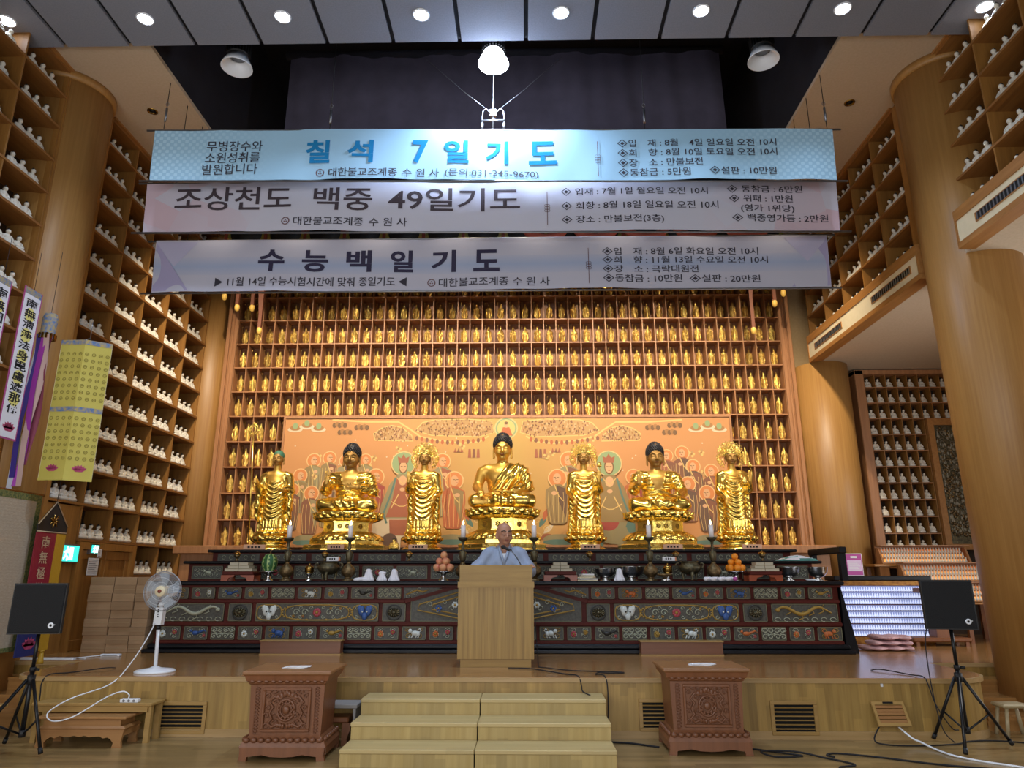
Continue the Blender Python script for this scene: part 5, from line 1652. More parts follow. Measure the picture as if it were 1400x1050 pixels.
def hair_mb(curls=True):
    s = SDF()
    s.ell((0, .028, .075), (.136, .152, .145), 0).ell((0, .03, .168), (.092, .098, .075), .05)
    s.cut(lambda x, y, z: (.115 - .35 * (y + .15) * (y < .06) - 9) * 0 + (.105 - np.clip((y + .11) * 1.6, 0, .17)) - z)
    m = s.mb((-.16, -.15, -.1), (.16, .2, .3), .012)
    if curls:
        n = 300; ga = PI * (3 - 5 ** .5)
        for i in range(n):
            u = 1 - 1.75 * i / n; th = ga * i; rr = math.sqrt(max(0, 1 - u * u))
            d = (rr * math.cos(th), rr * math.sin(th), u)
            p = Vector((d[0] * .136, .028 + d[1] * .152, .075 + d[2] * .152))
            if p.z < .105 - min(max((p.y + .11) * 1.6, 0), .17): continue
            if d[2] > .72: continue
            m.ball(p, .0135, 6, 4)
        for i in range(70):
            u = 1 - 1.1 * i / 70; th = ga * i; rr = math.sqrt(max(0, 1 - u * u))
            m.ball((rr * math.cos(th) * .095, .03 + rr * math.sin(th) * .101, .168 + u * .078), .0135, 6, 4)
        m.ball((0, -.062, .2), (.022, .012, .014), 8, 5, 1)
    return m
HAIR = hair_mb()
HAIRM = HAIR.mesh('hair', ['hair', 'gold_face'])
def xf(mb, sc, off, rz=0.0, rx=0.0):
    T = Matrix.Translation(off) @ Matrix.Rotation(rz, 4, 'Z') @ Matrix.Rotation(rx, 4, 'X') @ Matrix.Diagonal((sc, sc, sc, 1))
    o = MB(); o.merge(mb, T); return o
def fingers(s, c, d, side, L=.1, r=.015, n=4, curl=(0, 0, 0), sp=.027):
    c = Vector(c); d = Vector(d).normalized(); side = Vector(side).normalized()
    for i in range(n):
        b0 = c + side * (i - 1.5) * sp
        l = L * (.85, 1, .96, .78)[i]
        m_ = b0 + d * l * .55
        e = m_ + (d + Vector(curl)).normalized() * l * .5
        s.path([tuple(b0), tuple(m_), tuple(e)], [r, r * .92, r * .75], .006)
    return s
def petals(mb, n, r0, r1, z0, z1, w, bulge=.03, sy=1.0, k=0, off=0.0, curl=.0):
    """a ring of rounded lotus petals from (r0,z0) to (r1,z1)"""
    for i in range(n):
        a = 2 * PI * (i + off) / n
        ca, sa = math.cos(a), math.sin(a)
        vs = []; nu, nv = 5, 5
        for v in range(nv):
            q = v / (nv - 1)
            wd = w * .82 * (math.sin(PI * (.25 + .6 * q)) if q < .99 else .22) * .5
            rr = r0 + (r1 - r0) * q + bulge * 1.3 * math.sin(PI * q)
            zz = z0 + (z1 - z0) * q + curl * q * q
            for u in range(nu):
                t = (u / (nu - 1)) * 2 - 1
                r2 = rr + bulge * 1.25 * (1 - t * t)
                x, y = r2 * ca - t * wd * sa, (r2 * sa + t * wd * ca)
                vs.append((x, y * sy, zz))
        fs = [(v * nu + u, v * nu + u + 1, (v + 1) * nu + u + 1, (v + 1) * nu + u) for v in range(nv - 1) for u in range(nu - 1)]
        mb.add(vs, fs, k, True)
    return mb
def seated_pedestal(t, W=1.0, zs=1.0):
    SY = .8
    def oct(r0, z0, r1, z1): return MB().lathe([(r0, z0 * zs), (r1, z1 * zs)], 8, sy=SY, smooth=False, ph=PI / 8)
    b = MB(); b.lathe([(.80 * W, 0), (.80 * W, .02), (.76 * W, .035), (.77 * W, .09), (.74 * W, .105), (0, .105)], 8, sy=SY, smooth=False, ph=PI / 8)
    b.lathe([(.66 * W, .105), (.66 * W, .165), (.62 * W, .175), (0, .175)], 8, sy=SY, smooth=False, ph=PI / 8)
    b.build('stepped_base', 'gold', t)
    o = MB()
    for i in range(5):
        x = (-.5 + .25 * i) * W
        o.tube([(x + .05 * math.cos(a) * (1 - a / 9), -.72 * W * SY * (.93 if abs(x) > .3 else 1.0) - .003, .062 + .022 * math.sin(a)) for a in np.linspace(0, 7, 12)], .006, 4)
    o.build('base_scrolls', 'brass', t)
    b = MB(); b.lathe([(.57 * W, .175), (.57 * W, .2), (.52 * W, .265), (.46 * W, .31), (.44 * W, .33)], 32, sy=SY, cap=False)
    petals(b, 18, .585 * W, .45 * W, .19, .315, .2 * W, .035, SY); petals(b, 18, .615 * W, .5 * W, .175, .275, .19 * W, .03, SY, off=.5)
    b.build('lower_lotus', 'gold', t)
    b = MB(); b.lathe([(.46 * W, .32), (.46 * W, .34), (.43 * W, .345), (.43 * W, .49), (.46 * W, .495), (.46 * W, .515)], 8, sy=SY, smooth=False, ph=PI / 8)
    w = b.build('waist', 'gold', t)
    o = MB()
    for i, a in enumerate((-PI / 2, -PI / 4, -3 * PI / 4)):
        ap = .43 * W * math.cos(PI / 8)
        c = Vector((ap * math.cos(a), ap * math.sin(a) * SY, .418))
        n = Vector((math.cos(a) * SY, math.sin(a), 0)).normalized(); u = Vector((-n.y, n.x, 0))
        for q in ((-.5, .5) if i == 0 else (0,)):
            cc = c + u * q * .13 * W * 1.0
            for p in range(7):
                o.ball(cc + n * .006 + u * .03 * math.cos(p * .9) + Vector((0, 0, .032 * math.sin(p * .9))), .015, 6, 4)
            o.ball(cc + n * .008, .014, 6, 4)
    o.build('waist_flowers', 'brass', w)
    b = MB(); b.lathe([(.44 * W, .505), (.47 * W, .53), (.54 * W, .575), (.58 * W, .635), (.58 * W, .675), (.54 * W, .68), (0, .68)], 40, sy=SY)
    petals(b, 20, .46 * W, .6 * W, .525, .668, .2 * W, .03, SY); petals(b, 20, .45 * W, .555 * W, .51, .62, .18 * W, .045, SY, off=.5)
    b.build('upper_lotus', 'gold', t)
def seated_buddha(label, x, pose, sc=1.0, tilt=0.0):
    t = thing('seated_buddha_statue', label, 'statue', (x, 11.92, 1.961), group='seated gilded buddha statues')
    seated_pedestal(t)
    s = SDF()
    s.ell((0, .03, .42), (.26, .18, .34), 0).ell((0, -.0, .55), (.29, .18, .2), .05)
    s.cap((-.26, .02, .655), (.26, .02, .655), .11, .11, .05).cap((0, .02, .7), (0, .015, .86), .1, .085, .05)
    s.ell((0, -.02, .07), (.5, .33, .1), .03).ell((0, -.16, .11), (.36, .2, .1), .05)
    for q in (-1, 1): s.cap((q * .15, 0, .13), (q * .425, -.17, .125), .15, .125, .05)
    s.cap((-.425, -.19, .11), (.14, -.36, .1), .105, .075, .04).cap((.425, -.19, .11), (-.12, -.33, .14), .105, .07, .03)
    # arms
    def arm(pts, rs): s.path(pts, rs, .035)
    if pose == 'earth':
        arm([(-.345, .02, .62), (-.42, -.02, .37), (-.37, -.27, .285)], [.1, .085, .058])
        s.ell((-.35, -.345, .262), (.058, .075, .032), .02, rx=.5)
        fingers(s, (-.345, -.395, .235), (0, -.35, -1), (1, 0, 0), .14, .0165, curl=(0, .3, -.2)); s.path([(-.30, -.33, .25), (-.275, -.39, .2)], [.017, .014], .008)
        arm([(.345, .02, .62), (.43, -.03, .36), (.17, -.28, .265)], [.1, .088, .058])
        s.ell((.05, -.33, .255), (.11, .06, .03), .02); fingers(s, (-.03, -.35, .262), (-1, 0, 0), (0, 1, 0), .1, .016, sp=.03); s.path([(.06, -.36, .28), (-.01, -.4, .3)], [.017, .013], .008)
    else:
        arm([(-.345, .02, .62), (-.42, -.06, .40), (-.36, -.27, .5)], [.105, .095, .055])
        s.ell((-.35, -.3, .575), (.055, .028, .06), .02); fingers(s, (-.35, -.305, .625), (0, 0, 1), (1, 0, 0), .12, .0155, curl=(0, -.3, 0)); s.path([(-.30, -.31, .56), (-.275, -.34, .62)], [.016, .013], .008)
        if pose == 'chest':
            arm([(.345, .02, .62), (.43, -.05, .38), (.2, -.29, .43)], [.105, .095, .055])
            s.ell((.12, -.31, .44), (.06, .03, .05), .02); fingers(s, (.08, -.325, .45), (-1, 0, .2), (0, 0, 1), .1, .015, curl=(0, .2, 0)); s.path([(.11, -.33, .48), (.07, -.35, .52)], [.016, .013], .008)
        else:
            arm([(.345, .02, .62), (.43, -.05, .36), (.3, -.32, .275)], [.105, .095, .055])
            s.ell((.24, -.36, .265), (.075, .06, .028), .02); fingers(s, (.19, -.38, .275), (-1, -.2, 0), (0, 1, 0), .1, .0155, curl=(0, 0, .3)); s.path([(.25, -.36, .29), (.21, -.37, .34)], [.016, .013], .008)
    # robe region
    if pose == 'earth':
        rob = lambda x, y, z: ((x > -.24 + (z - .28) * .72) & (z > .3) & (x < .6) & ~((z < .34) & (y < -.2) & (x < .14))) | ((z <= .24) & ~((x < -.24) & (x > -.46) & (y < -.3) & (z > .06)))
        fold = lambda x, y, z: np.where(z > .3, .011 * np.sin((x * .82 - z * .58) * 62 + 5 * x * x) * (y < .12), .010 * np.sin(x * 34 + y * 22 + 3 * np.sin(x * 9)) * (y < -.05))
    else:
        hand = lambda x, y, z: ((y < -.26) & (z > .44) & (x < -.2)) | ((y < -.285) & (z > .24) & (x > -.05) & (x < .27))
        chest = lambda x, y, z: (np.abs(x) < .04 + np.maximum(0, z - .36) * .34) & (z > .40) & (y < .05) | (z > .74)
        rob = lambda x, y, z: ~(hand(x, y, z) | chest(x, y, z))
        fold = lambda x, y, z: np.where(z > .26, .010 * np.sin((z - 1.3 * x * x + .4 * np.abs(x)) * 68) * (y < .1), .009 * np.sin(x * 30 + z * 30 + 2 * np.sin(x * 8)) * (y < -.05))
    s.disp(lambda x, y, z: np.where(rob(x, y, z), -.006 + fold(x, y, z), .004))
    b = s.mb((-.62, -.56, -.04), (.62, .4, .92), .0165, lambda x, y, z: ~rob(x, y, z))
    b = xf(b, 1, (0, 0, .68))
    b.build('robed_body', ['gold', 'gold_chest' if pose == 'earth' else 'gold_matte'], t)
    hs = 1.16
    hb = xf(HEAD, hs, (0, -.01, .68 + 1.005), 0, R(4))
    ho = hb.build('head', ['gold_chest' if pose == 'earth' else 'gold_face', 'lip_gold'], t)
    h = bpy.data.objects.new('hair', HAIRM); COL.objects.link(h); h.parent = ho; h.location = (0, -.01, .68 + 1.005); h.scale = (hs, hs, hs); h.rotation_euler = (R(4), 0, 0)
    return t
M['lip_gold'] = mat('reddish_gold_lips', '#8d5a30', .5, .5)
M['plate_pink'] = mat('pale_pink_name_card', '#cf9f80', .7)
seated_buddha('largest seated golden buddha in the centre behind the lectern, one hand over the knee', -.385, 'earth')
seated_buddha('seated golden buddha left of centre with one hand raised and one before the chest', -2.96, 'chest')
seated_buddha('seated golden buddha right of centre with one hand raised and one on the lap', 2.2, 'lap')
for o in bpy.data.objects:
    if o.name.startswith('seated_buddha_statue') and o.location.x != bpy.data.objects['seated_buddha_statue'].location.x: o.scale = (.93, .93, .915)

def standing_statue(label, x, kind, flip=1):
    t = thing('standing_bodhisattva_statue', label, 'statue', (x, 11.92, 1.961), group='standing gilded statues')
    b = MB(); b.lathe([(.33, 0), (.335, .03), (.3, .05), (.25, .07), (.24, .12), (.27, .14), (0, .14)], 32, sy=.85)
    petals(b, 16, .33, .25, .012, .07, .13, .012, .85)
    b.build('pedestal', 'gold', t)
    b = MB(); b.lathe([(.24, .13), (.3, .16), (.3, .21), (.26, .24), (0, .24)], 32, sy=.85)
    petals(b, 14, .25, .33, .13, .2, .15, .02, .85, curl=.02); petals(b, 14, .24, .29, .16, .235, .14, .02, .85, off=.5)
    b.build('lotus', 'gold', t)
    s = SDF()
    s.ell((0, .0, 1.1), (.185, .12, .2), 0).cap((-.165, .01, 1.245), (.165, .01, 1.245), .08, .08, .05)
    s.cap((0, .01, 1.25), (0, .0, 1.42), .075, .06, .04)
    s.cap((0, 0, 1.02), (0, .01, .32), .17, .19, .05, (1.12, .78, 1))
    s.ell((0, 0, .29), (.27, .2, .06), .05)
    for q in (-1, 1):
        s.path([(q * .22, .03, 1.15), (q * .25, .05, .8), (q * .235, .05, .5), (q * .275, .05, .28)], [.035, .05, .05, .06], .03)
        s.ell((q * .07, -.16, .275), (.045, .06, .03), .02)
    def up(q):
        s.path([(q * .225, .01, 1.22), (q * .275, -.03, .99), (q * .25, -.19, 1.12)], [.075, .06, .038], .03)
        s.ell((q * .25, -.205, 1.17), (.035, .02, .042), .015); fingers(s, (q * .25, -.21, 1.2), (0, 0, 1), (1, 0, 0), .085, .0115, curl=(0, -.2, 0), sp=.019); s.path([(q * .22, -.21, 1.16), (q * .2, -.23, 1.2)], [.012, .01], .006)
    def down(q):
        s.path([(q * .225, .01, 1.22), (q * .27, -.02, .96), (q * .2, -.17, .85)], [.075, .062, .04], .03)
        s.ell((q * .185, -.2, .82), (.035, .03, .04), .015); fingers(s, (q * .18, -.21, .79), (0, -.2, -1), (1, 0, 0), .08, .0115, curl=(0, .2, 0), sp=.019); s.path([(q * .15, -.21, .82), (q * .14, -.23, .79)], [.012, .01], .006)
    if kind == 'monk':
        s.path([(-.225, .01, 1.22), (-.28, -.03, 1.0), (-.28, -.19, 1.1)], [.075, .065, .042], .03); s.ell((-.285, -.22, 1.13), (.035, .035, .042), .015)
        for i in range(4): s.path([(-.315, -.235, 1.10 + .02 * i), (-.3, -.27, 1.10 + .02 * i), (-.265, -.262, 1.10 + .02 * i)], [.012, .012, .01], .006)
        s.path([(.225, .01, 1.22), (.28, -.02, 1.0), (.19, -.19, 1.0)], [.08, .075, .045], .03); s.ell((.16, -.215, 1.0), (.04, .025, .03), .015); fingers(s, (.13, -.22, 1.0), (-1, 0, 0), (0, 0, 1), .07, .0115, sp=.019)
        for q in (-1, 1): s.path([(q * .29, -.03, 1.0), (q * .29, -.05, .72), (q * .3, -.02, .52)], [.06, .055, .03], .04)
    elif kind == 'belt':
        down(-1 * flip); up(flip)
    else:
        up(-1 * flip); down(flip)
    m = lambda x, y, z: (y < .02) & (np.abs(x) < .19) & (z < 1.14) & (z > .5)
    s.disp(lambda x, y, z: np.where(m(x, y, z), .011 * np.sin((z - 4.2 * x * x) * 78) * np.clip((.2 - np.abs(x)) * 12, 0, 1), 0) + np.where((z <= .5) & (z > .3) & (y < .05), .008 * np.sin(x * 95), 0) + np.where((np.abs(x) > .19) & (z < 1.1), .006 * np.sin(z * 42 + x * 40), 0))
    b = s.mb((-.4, -.32, .2), (.4, .22, 1.46), .0135, lambda x, y, z: (z > 1.14) & (np.abs(x) < .15) & (y < .04) | (z > 1.33) | ((y < -.185) & (np.abs(x) > .12)))
    b.v = [(p[0] * .93, p[1], p[2]) for p in b.v]
    b.build('robed_body', ['gold', 'gold_chest'], t)
    hs = .73
    hz = 1.53
    ho = xf(HEAD, hs, (0, -.01, hz), 0, R(3)).build('head', ['gold_face', 'lip_gold'], t)
    if kind == 'monk':
        s = SDF(); s.ell((0, .028, .06), (.13, .15, .155), 0); s.cut(lambda x, y, z: (.085 - np.clip((y + .11) * 1.2, 0, .13)) - z)
        xf(s.mb((-.16, -.15, -.1), (.16, .2, .25), .014), hs, (0, -.01, hz)).build('shaven_hair', 'green_hair', ho)
        st_ = MB(); st_.cyl((-.285, -.25, .16), (-.375, -.255, 1.93), .011, 10)
        c = Vector((-.378, -.255, 2.0))
        for k in range(2): st_.tube([c + Vector(((.07 if k == 0 else .035) * math.cos(a) , 0, (.085 if k == 0 else .05) * math.sin(a))) for a in np.linspace(0, 2 * PI, 20)], .009, 6)
        for a in range(6): st_.tube([c + Vector((.085 * math.cos(a + .5) + .025 * math.cos(w), 0, .09 * math.sin(a + .5) + .025 * math.sin(w))) for w in np.linspace(0, 2 * PI, 9)], .005, 4)
        st_.ball(c + Vector((0, 0, .1)), (.018, .018, .03), 8, 6)
        st_.build('ringed_staff', 'gold', t)
    else:
        s = SDF(); s.ell((0, .03, .07), (.135, .15, .14), 0); s.cut(lambda x, y, z: (.1 - np.clip((y + .11) * 1.4, 0, .17)) - z)
        xf(s.mb((-.16, -.15, -.1), (.16, .2, .25), .014), hs, (0, -.01, hz)).build('hair', 'hair', ho)
        cb = MB()
        cb.lathe([(.088, hz + .05), (.095, hz + .065), (.1, hz + .1), (.09, hz + .11)], 24, (0, .0, 0), cap=False)
        rn = random.Random(3)
        for R_, yy, n_, lr in ((.165, -.01, 13, .042), (.115, -.06, 9, .034)):
            for i in range(n_):
                a = R(-12 + 204 * i / (n_ - 1))
                c = Vector((R_ * math.cos(a), yy, hz + .075 + R_ * .92 * math.sin(a)))
                u = Vector((math.cos(a), 0, math.sin(a))); v = Vector((-math.sin(a), 0, math.cos(a)))
                cb.tube([c + u * lr * math.cos(w) * 1.25 + v * lr * .8 * math.sin(w) for w in np.linspace(0, 2 * PI, 10)], .008, 5)
                cb.ball(c, (.015, .012, .015), 6, 4); cb.ball(c + u * lr * 1.35, .011, 6, 4)
        for i in range(9):
            a = PI + PI * (i + .0) / 8
            ca, sa = math.cos(a), math.sin(a)
            for j in range(1):
                rr = .105 + .036 * j; z = hz + .1 + .05 * j
                cb.tube([(rr * ca + .032 * math.cos(w) * -sa, rr * sa * .8 + .032 * math.cos(w) * ca, z + .034 * math.sin(w)) for w in np.linspace(0, 2 * PI, 9)], .0085, 5)
                cb.ball((rr * ca * 1.05, rr * sa * .86, z), .015, 6, 4)
        for q in (-1, 1):
            for j in range(3, 8):
                z = hz + .13 - .036 * j; xx = q * (.15 + .055 * math.sin(j * .45))
                cb.tube([(xx + .034 * math.cos(w), .0, z + .03 * math.sin(w)) for w in np.linspace(0, 2 * PI, 8)], .007, 5); cb.ball((xx + q * .02, -.01, z), .011, 6, 4)
            cb.tube([(q * .11, 0, hz + .05), (q * .15, 0, hz - .06), (q * .13, -.03, hz - .17)], .008, 5)
        cb.ball((0, -.1, hz + .15), (.03, .015, .035), 8, 6)
        cb.build('openwork_crown', 'gold', t)
        nb = MB()
        for rr, zz in ((.12, 1.27), (.15, 1.19)):
            nb.tube([(rr * math.sin(a), -.11 - .03 * math.cos(a), zz - .07 * math.cos(a)) for a in np.linspace(-1.3, 1.3, 14)], .008, 5)
        for a in np.linspace(-1.2, 1.2, 9): nb.ball((.15 * math.sin(a), -.115 - .035 * math.cos(a), 1.18 - .07 * math.cos(a)), .012, 6, 4)
        nb.tube([(.1 * math.cos(a), -.15, .93 + .03 * math.sin(a)) for a in np.linspace(0, 2 * PI, 16)], .009, 5)
        nb.build('necklace', 'gold', t)
        if kind == 'belt':
            lb = MB(); lb.tube([(flip * .25, -.235, 1.1), (flip * .26, -.24, 1.28), (flip * .24, -.22, 1.36)], .006, 5); lb.ball((flip * .24, -.22, 1.39), (.035, .035, .04), 8, 6)
            for i in range(6): lb.ball((flip * .24 + .025 * math.cos(i), -.22 + .025 * math.sin(i), 1.375), (.016, .016, .03), 6, 4)
            lb.build('lotus_stem', 'gold', t)
    return t
standing_statue('outermost left standing golden statue with green shaven head and ringed staff', -4.22, 'monk')
standing_statue('crowned standing golden statue between the left and the central seated buddha', -1.71, 'raise')
standing_statue('crowned standing golden statue between the central and the right seated buddha', .985, 'belt')
standing_statue('outermost right standing golden statue with openwork crown', 3.47, 'belt')
# small seated figure between statues
t = thing('small_buddha_statuette', 'tiny golden seated statuette between left seated buddha and crowned statue', 'statuette', (-2.1, 11.5, 1.961))
s = SDF(); s.ell((0, 0, .03), (.085, .06, .03), 0).cap((0, .01, .04), (0, .01, .1), .045, .035, .02).cap((-.04, .01, .1), (.04, .01, .1), .02, .02, .02).ell((0, 0, .15), (.026, .028, .033), .01)
for q in (-1, 1): s.path([(q * .05, .01, .1), (q * .065, -.01, .06), (q * .015, -.05, .05)], [.018, .017, .012], .01)
s.cut(lambda x, y, z: .001 - z)
s.mb((-.12, -.1, -.01), (.12, .1, .2), .012).build('body', 'gold_fig', t)
MB().ball((0, .006, .165), (.028, .03, .024), 10, 7).build('hair', 'hair', t)
# name cards at the statue feet
for i, (x, w, s_) in enumerate(((-4.25, .34, 'outermost left statue'), (-2.97, .26, 'left seated buddha'), (-1.68, .3, 'left crowned statue'), (-.33, .26, 'central buddha'), (1.0, .3, 'right crowned statue'), (2.28, .3, 'right seated buddha'), (3.5, .3, 'outermost right statue'))):
    t = thing('name_card', 'pale pink name card at the foot of the %s' % s_, 'name card', (x, 11.26, 1.961), group='name cards before the statues')
    MB().box(-w / 2, w / 2, 0, .02, 0, .075, 0, .004).build('card', 'plate_pink', t)
    b = MB()
    for k in range(4): b.box(-w * .3 + k * w * .16, -w * .3 + k * w * .16 + w * .1, -.003, 0, .025, .05)
    b.build('printed_lines', 'ink', t)
# ------------------------------------------------------------------ things on the altar
TZ = SZ + .925 + .001          # lower counter
T2 = SZ + 1.21 + .001          # middle counter
def candle(x, s):
    t = thing('candlestick', 'tall bronze candlestick with lit white candle, %s' % s, 'candlestick', (x, 10.2, TZ), group='candlesticks on the altar')
    MB().lathe([(.0, 0), (.085, 0), (.085, .015), (.05, .035), (.04, .05), (.055, .06), (.095, .1), (.1, .14), (.085, .18), (.04, .225), (.025, .24), (.03, .25), (.022, .26)], 20).build('base', 'bronze', t)
    MB().lathe([(.022, .26), (.04, .285), (.048, .34), (.05, .385), (.04, .40), (.018, .41), (.02, .44), (.03, .455), (.018, .47), (.02, .53), (.045, .555), (.06, .565), (.075, .595), (.07, .597), (.05, .58), (0, .578)], 20).build('stem', 'bronze_dark', t)
    c = MB(); c.cyl((0, 0, .58), (0, 0, .765), .034, 16, r2=.033); c.cyl((0, 0, .765), (0, 0, .785), .003, 6)
    co = c.build('candle', 'wax', t)
    MB().lathe([(.0, .768), (.012, .78), (.014, .795), (.007, .82), (0, .838)], 10).build('flame', 'flame', co)
for x, s in ((-3.36, 'leftmost beside the watermelon'), (-2.49, 'left of the white cloths'), (-.885, 'just left of the lectern'), (.118, 'just right of the lectern'), (1.735, 'beside the large steel bowl'), (2.612, 'rightmost beside the oranges')): candle(x, s)
def sutras(x, s, lay):
    t = thing('offering_stand', 'red lacquered low offering stand under a pile of books, %s' % s, 'stand', (x, 10.28, TZ), group='red stands on the altar')
    b = MB(); b.box(-.22, .22, -.16, .16, .08, .13, 0, .008); b.build('top', 'redwood', t)
    for q in (-1, 1):
        MB().prism([(q * .23, 0), (q * .23, .08), (q * .04, .08), (q * .05, .06), (q * .12, .045), (q * .14, 0)][::q], -.15, -.12, 'Y').build('leg', 'redstand', t)
        MB().box(min(q * .14, q * .23), max(q * .14, q * .23), .1, .13, 0, .08).build('leg', 'redstand', t)
    z = .132
    k = 0
    for n, w in lay:
        for i in range(n):
            bk = thing('sutra_book', '%s book in the pile on the red stand %s' % (('lowest left', 'lowest right', 'second layer left', 'second layer right', 'top left', 'top right', 'spare', 'spare')[k], s), 'book', (x - (n - 1) * w / 2 + i * w, 10.24, TZ + z), group='piled books on the altar stands')
            MB().box(-w / 2 + .003, w / 2 - .003, -.1, .1, .004, .036).build('pages', 'pages', bk)
            c = MB(); c.box(-w / 2, w / 2 - .001, -.104, .104, 0, .004); c.box(-w / 2, w / 2 - .001, -.104, .104, .036, .040); c.build('cover', 'book', bk)
            k += 1
        z += .0415
M['book'] = mat('grey_tan_book_cover', '#8a8064', .7)
sutras(-4.02, 'left of the watermelon', ((2, .195), (2, .15), (2, .13)))
sutras(.48, 'right of the lectern', ((2, .165), (2, .125), (2, .1)))
sutras(3.30, 'right of the oranges', ((2, .195), (2, .14), (2, .12)))
# fruit
def fruit_stand(x, s):
    t = thing('fruit_dish', 'footed silver dish under the %s' % s, 'dish', (x, 10.26, TZ), group='footed fruit dishes')
    MB().lathe([(.0, 0), (.075, 0), (.07, .015), (.035, .03), (.03, .09), (.05, .105), (.13, .125), (.13, .133), (.0, .118)], 20).build('dish', 'chrome', t)
    return t
fruit_stand(-3.63, 'watermelon'); fruit_stand(-1.157, 'peaches'); fruit_stand(2.93, 'oranges')
t = thing('watermelon', 'small striped green watermelon standing on a footed dish', 'watermelon', (-3.63, 10.26, TZ + .119))
m = MB()
nn = 40
prof = [(.11 * math.sin(PI * i / 14) ** .9 if 0 < i < 14 else 0, .13 - .13 * math.cos(PI * i / 14)) for i in range(15)]
m.lathe(prof, nn)
m.k = [1 if ((i % nn) % 5 in (0,) or ((i % nn) % 5 == 1 and (i // nn) % 2)) else 0 for i in range(len(m.f))]
m.build('rind', ['melon', 'melon2'], t)
MB().tube([(0, 0, .255), (.005, 0, .285), (.02, 0, .3)], .006, 6).build('stalk', 'table', t)
def pyramid(name, label, x, m_, r, grp, lays):
    z = TZ + .133 + r
    names = []
    n = 0
    W = {0: 'bottom layer', 1: 'middle layer', 2: 'top'}
    for li, (cnt, R_) in enumerate(lays):
        for i in range(cnt):
            a = 2 * PI * i / cnt - PI / 2 + (.5 if li % 2 else 0)
            p = (x + R_ * math.cos(a), 10.26 + R_ * math.sin(a), z + li * r * 1.62)
            o = MB()
            o.lathe([(0, -r * .93), (r * .45, -r * .87), (r * .85, -r * .5), (r, 0), (r * .86, r * .52), (r * .45, r * .88), (r * .1, r * .93), (0, r * .86)], 16)
            ob = o.build(name, m_, None, p)
            ob.rotation_euler = (random.uniform(-.3, .3), random.uniform(-.3, .3), i)
            n += 1
            tag(ob, '%s in the %s of the pile, %s' % (label, W[li], ('front' if i == 0 else nth(i) + ' around from the front') if cnt > 1 else 'crowning it'), name, grp)
pyramid('peach', 'pinkish peach', -1.157, 'peach', .052, 'peaches on the footed dish', ((6, .105), (3, .062), (1, 0)))
pyramid('orange', 'bright orange', 2.93, 'orange', .047, 'oranges on the footed dish', ((6, .095), (3, .056), (1, 0)))
# incense urns
def urn(x, s):
    t = thing('incense_burner', 'dark bronze three-legged incense burner with two handles, %s' % s, 'incense burner', (x, 10.28, TZ), group='bronze incense burners')
    MB().lathe([(0, .085), (.06, .088), (.125, .125), (.155, .17), (.15, .205), (.115, .235), (.12, .25), (.135, .26), (.13, .265), (.105, .24), (0, .22)], 24).build('bowl', 'bronze_dark', t)
    for i in range(3):
        a = -PI / 2 + i * 2 * PI / 3
        c, s_ = math.cos(a), math.sin(a)
        MB().tube([(.1 * c, .1 * s_, .125), (.11 * c, .11 * s_, .07), (.095 * c, .095 * s_, .03), (.1 * c, .1 * s_, .012)], [.03, .02, .014, .02], 8).build('leg', 'bronze_dark', t)
    for q in (-1, 1): MB().tube([(q * .14, 0, .17), (q * .185, 0, .185), (q * .195, 0, .225), (q * .165, 0, .25), (q * .15, 0, .225)], .014, 7).build('handle', 'bronze_dark', t)
urn(-2.79, 'left of centre'); urn(2.3, 'right of centre')
def lidded(x, s):
    t = thing('lidded_pot', 'small brass lidded pot on a silver foot, %s' % s, 'pot', (x, 10.27, TZ), group='brass lidded pots')
    MB().lathe([(0, 0), (.055, 0), (.05, .015), (.022, .035), (.025, .08), (.06, .095), (.075, .1), (0, .1)], 20).build('foot', 'chrome', t)
    MB().lathe([(.0, .1), (.045, .102), (.065, .13), (.062, .165), (.064, .17), (.05, .2), (.015, .215), (.01, .222), (.016, .232), (.0, .245)], 20).build('pot', 'brass', t)
lidded(-3.06, 'beside the left incense burner'); lidded(1.985, 'beside the right incense burner')
def bowl(x, r, h, s):
    t = thing('steel_bowl', 'wide polished steel bowl on a foot, %s' % s, 'bowl', (x, 10.44, TZ), group='polished steel bowls')
    MB().lathe([(0, 0), (r * .55, 0), (r * .5, .012), (r * .3, .03), (r * .28, .05), (r * .6, .065), (r * .9, .12), (r * .98, h), (r * 1.0, h + .004), (r * .95, h), (r * .86, .12), (r * .5, .075), (0, .07)], 28).build('bowl', 'chrome', t)
bowl(1.13, .155, .17, 'left one of the pair near the lectern'); bowl(1.5, .185, .195, 'largest, left of a candlestick')
bowl(3.72, .15, .19, 'right of the last book pile'); bowl(4.13, .145, .19, 'rightmost by the handrail')
t = thing('dish', 'small white dish between the two right steel bowls', 'dish', (3.93, 10.18, TZ)); MB().lathe([(0, 0), (.05, 0), (.085, .03), (.08, .03), (.045, .01), (0, .01)], 18).build('plate', 'white_pl', t)
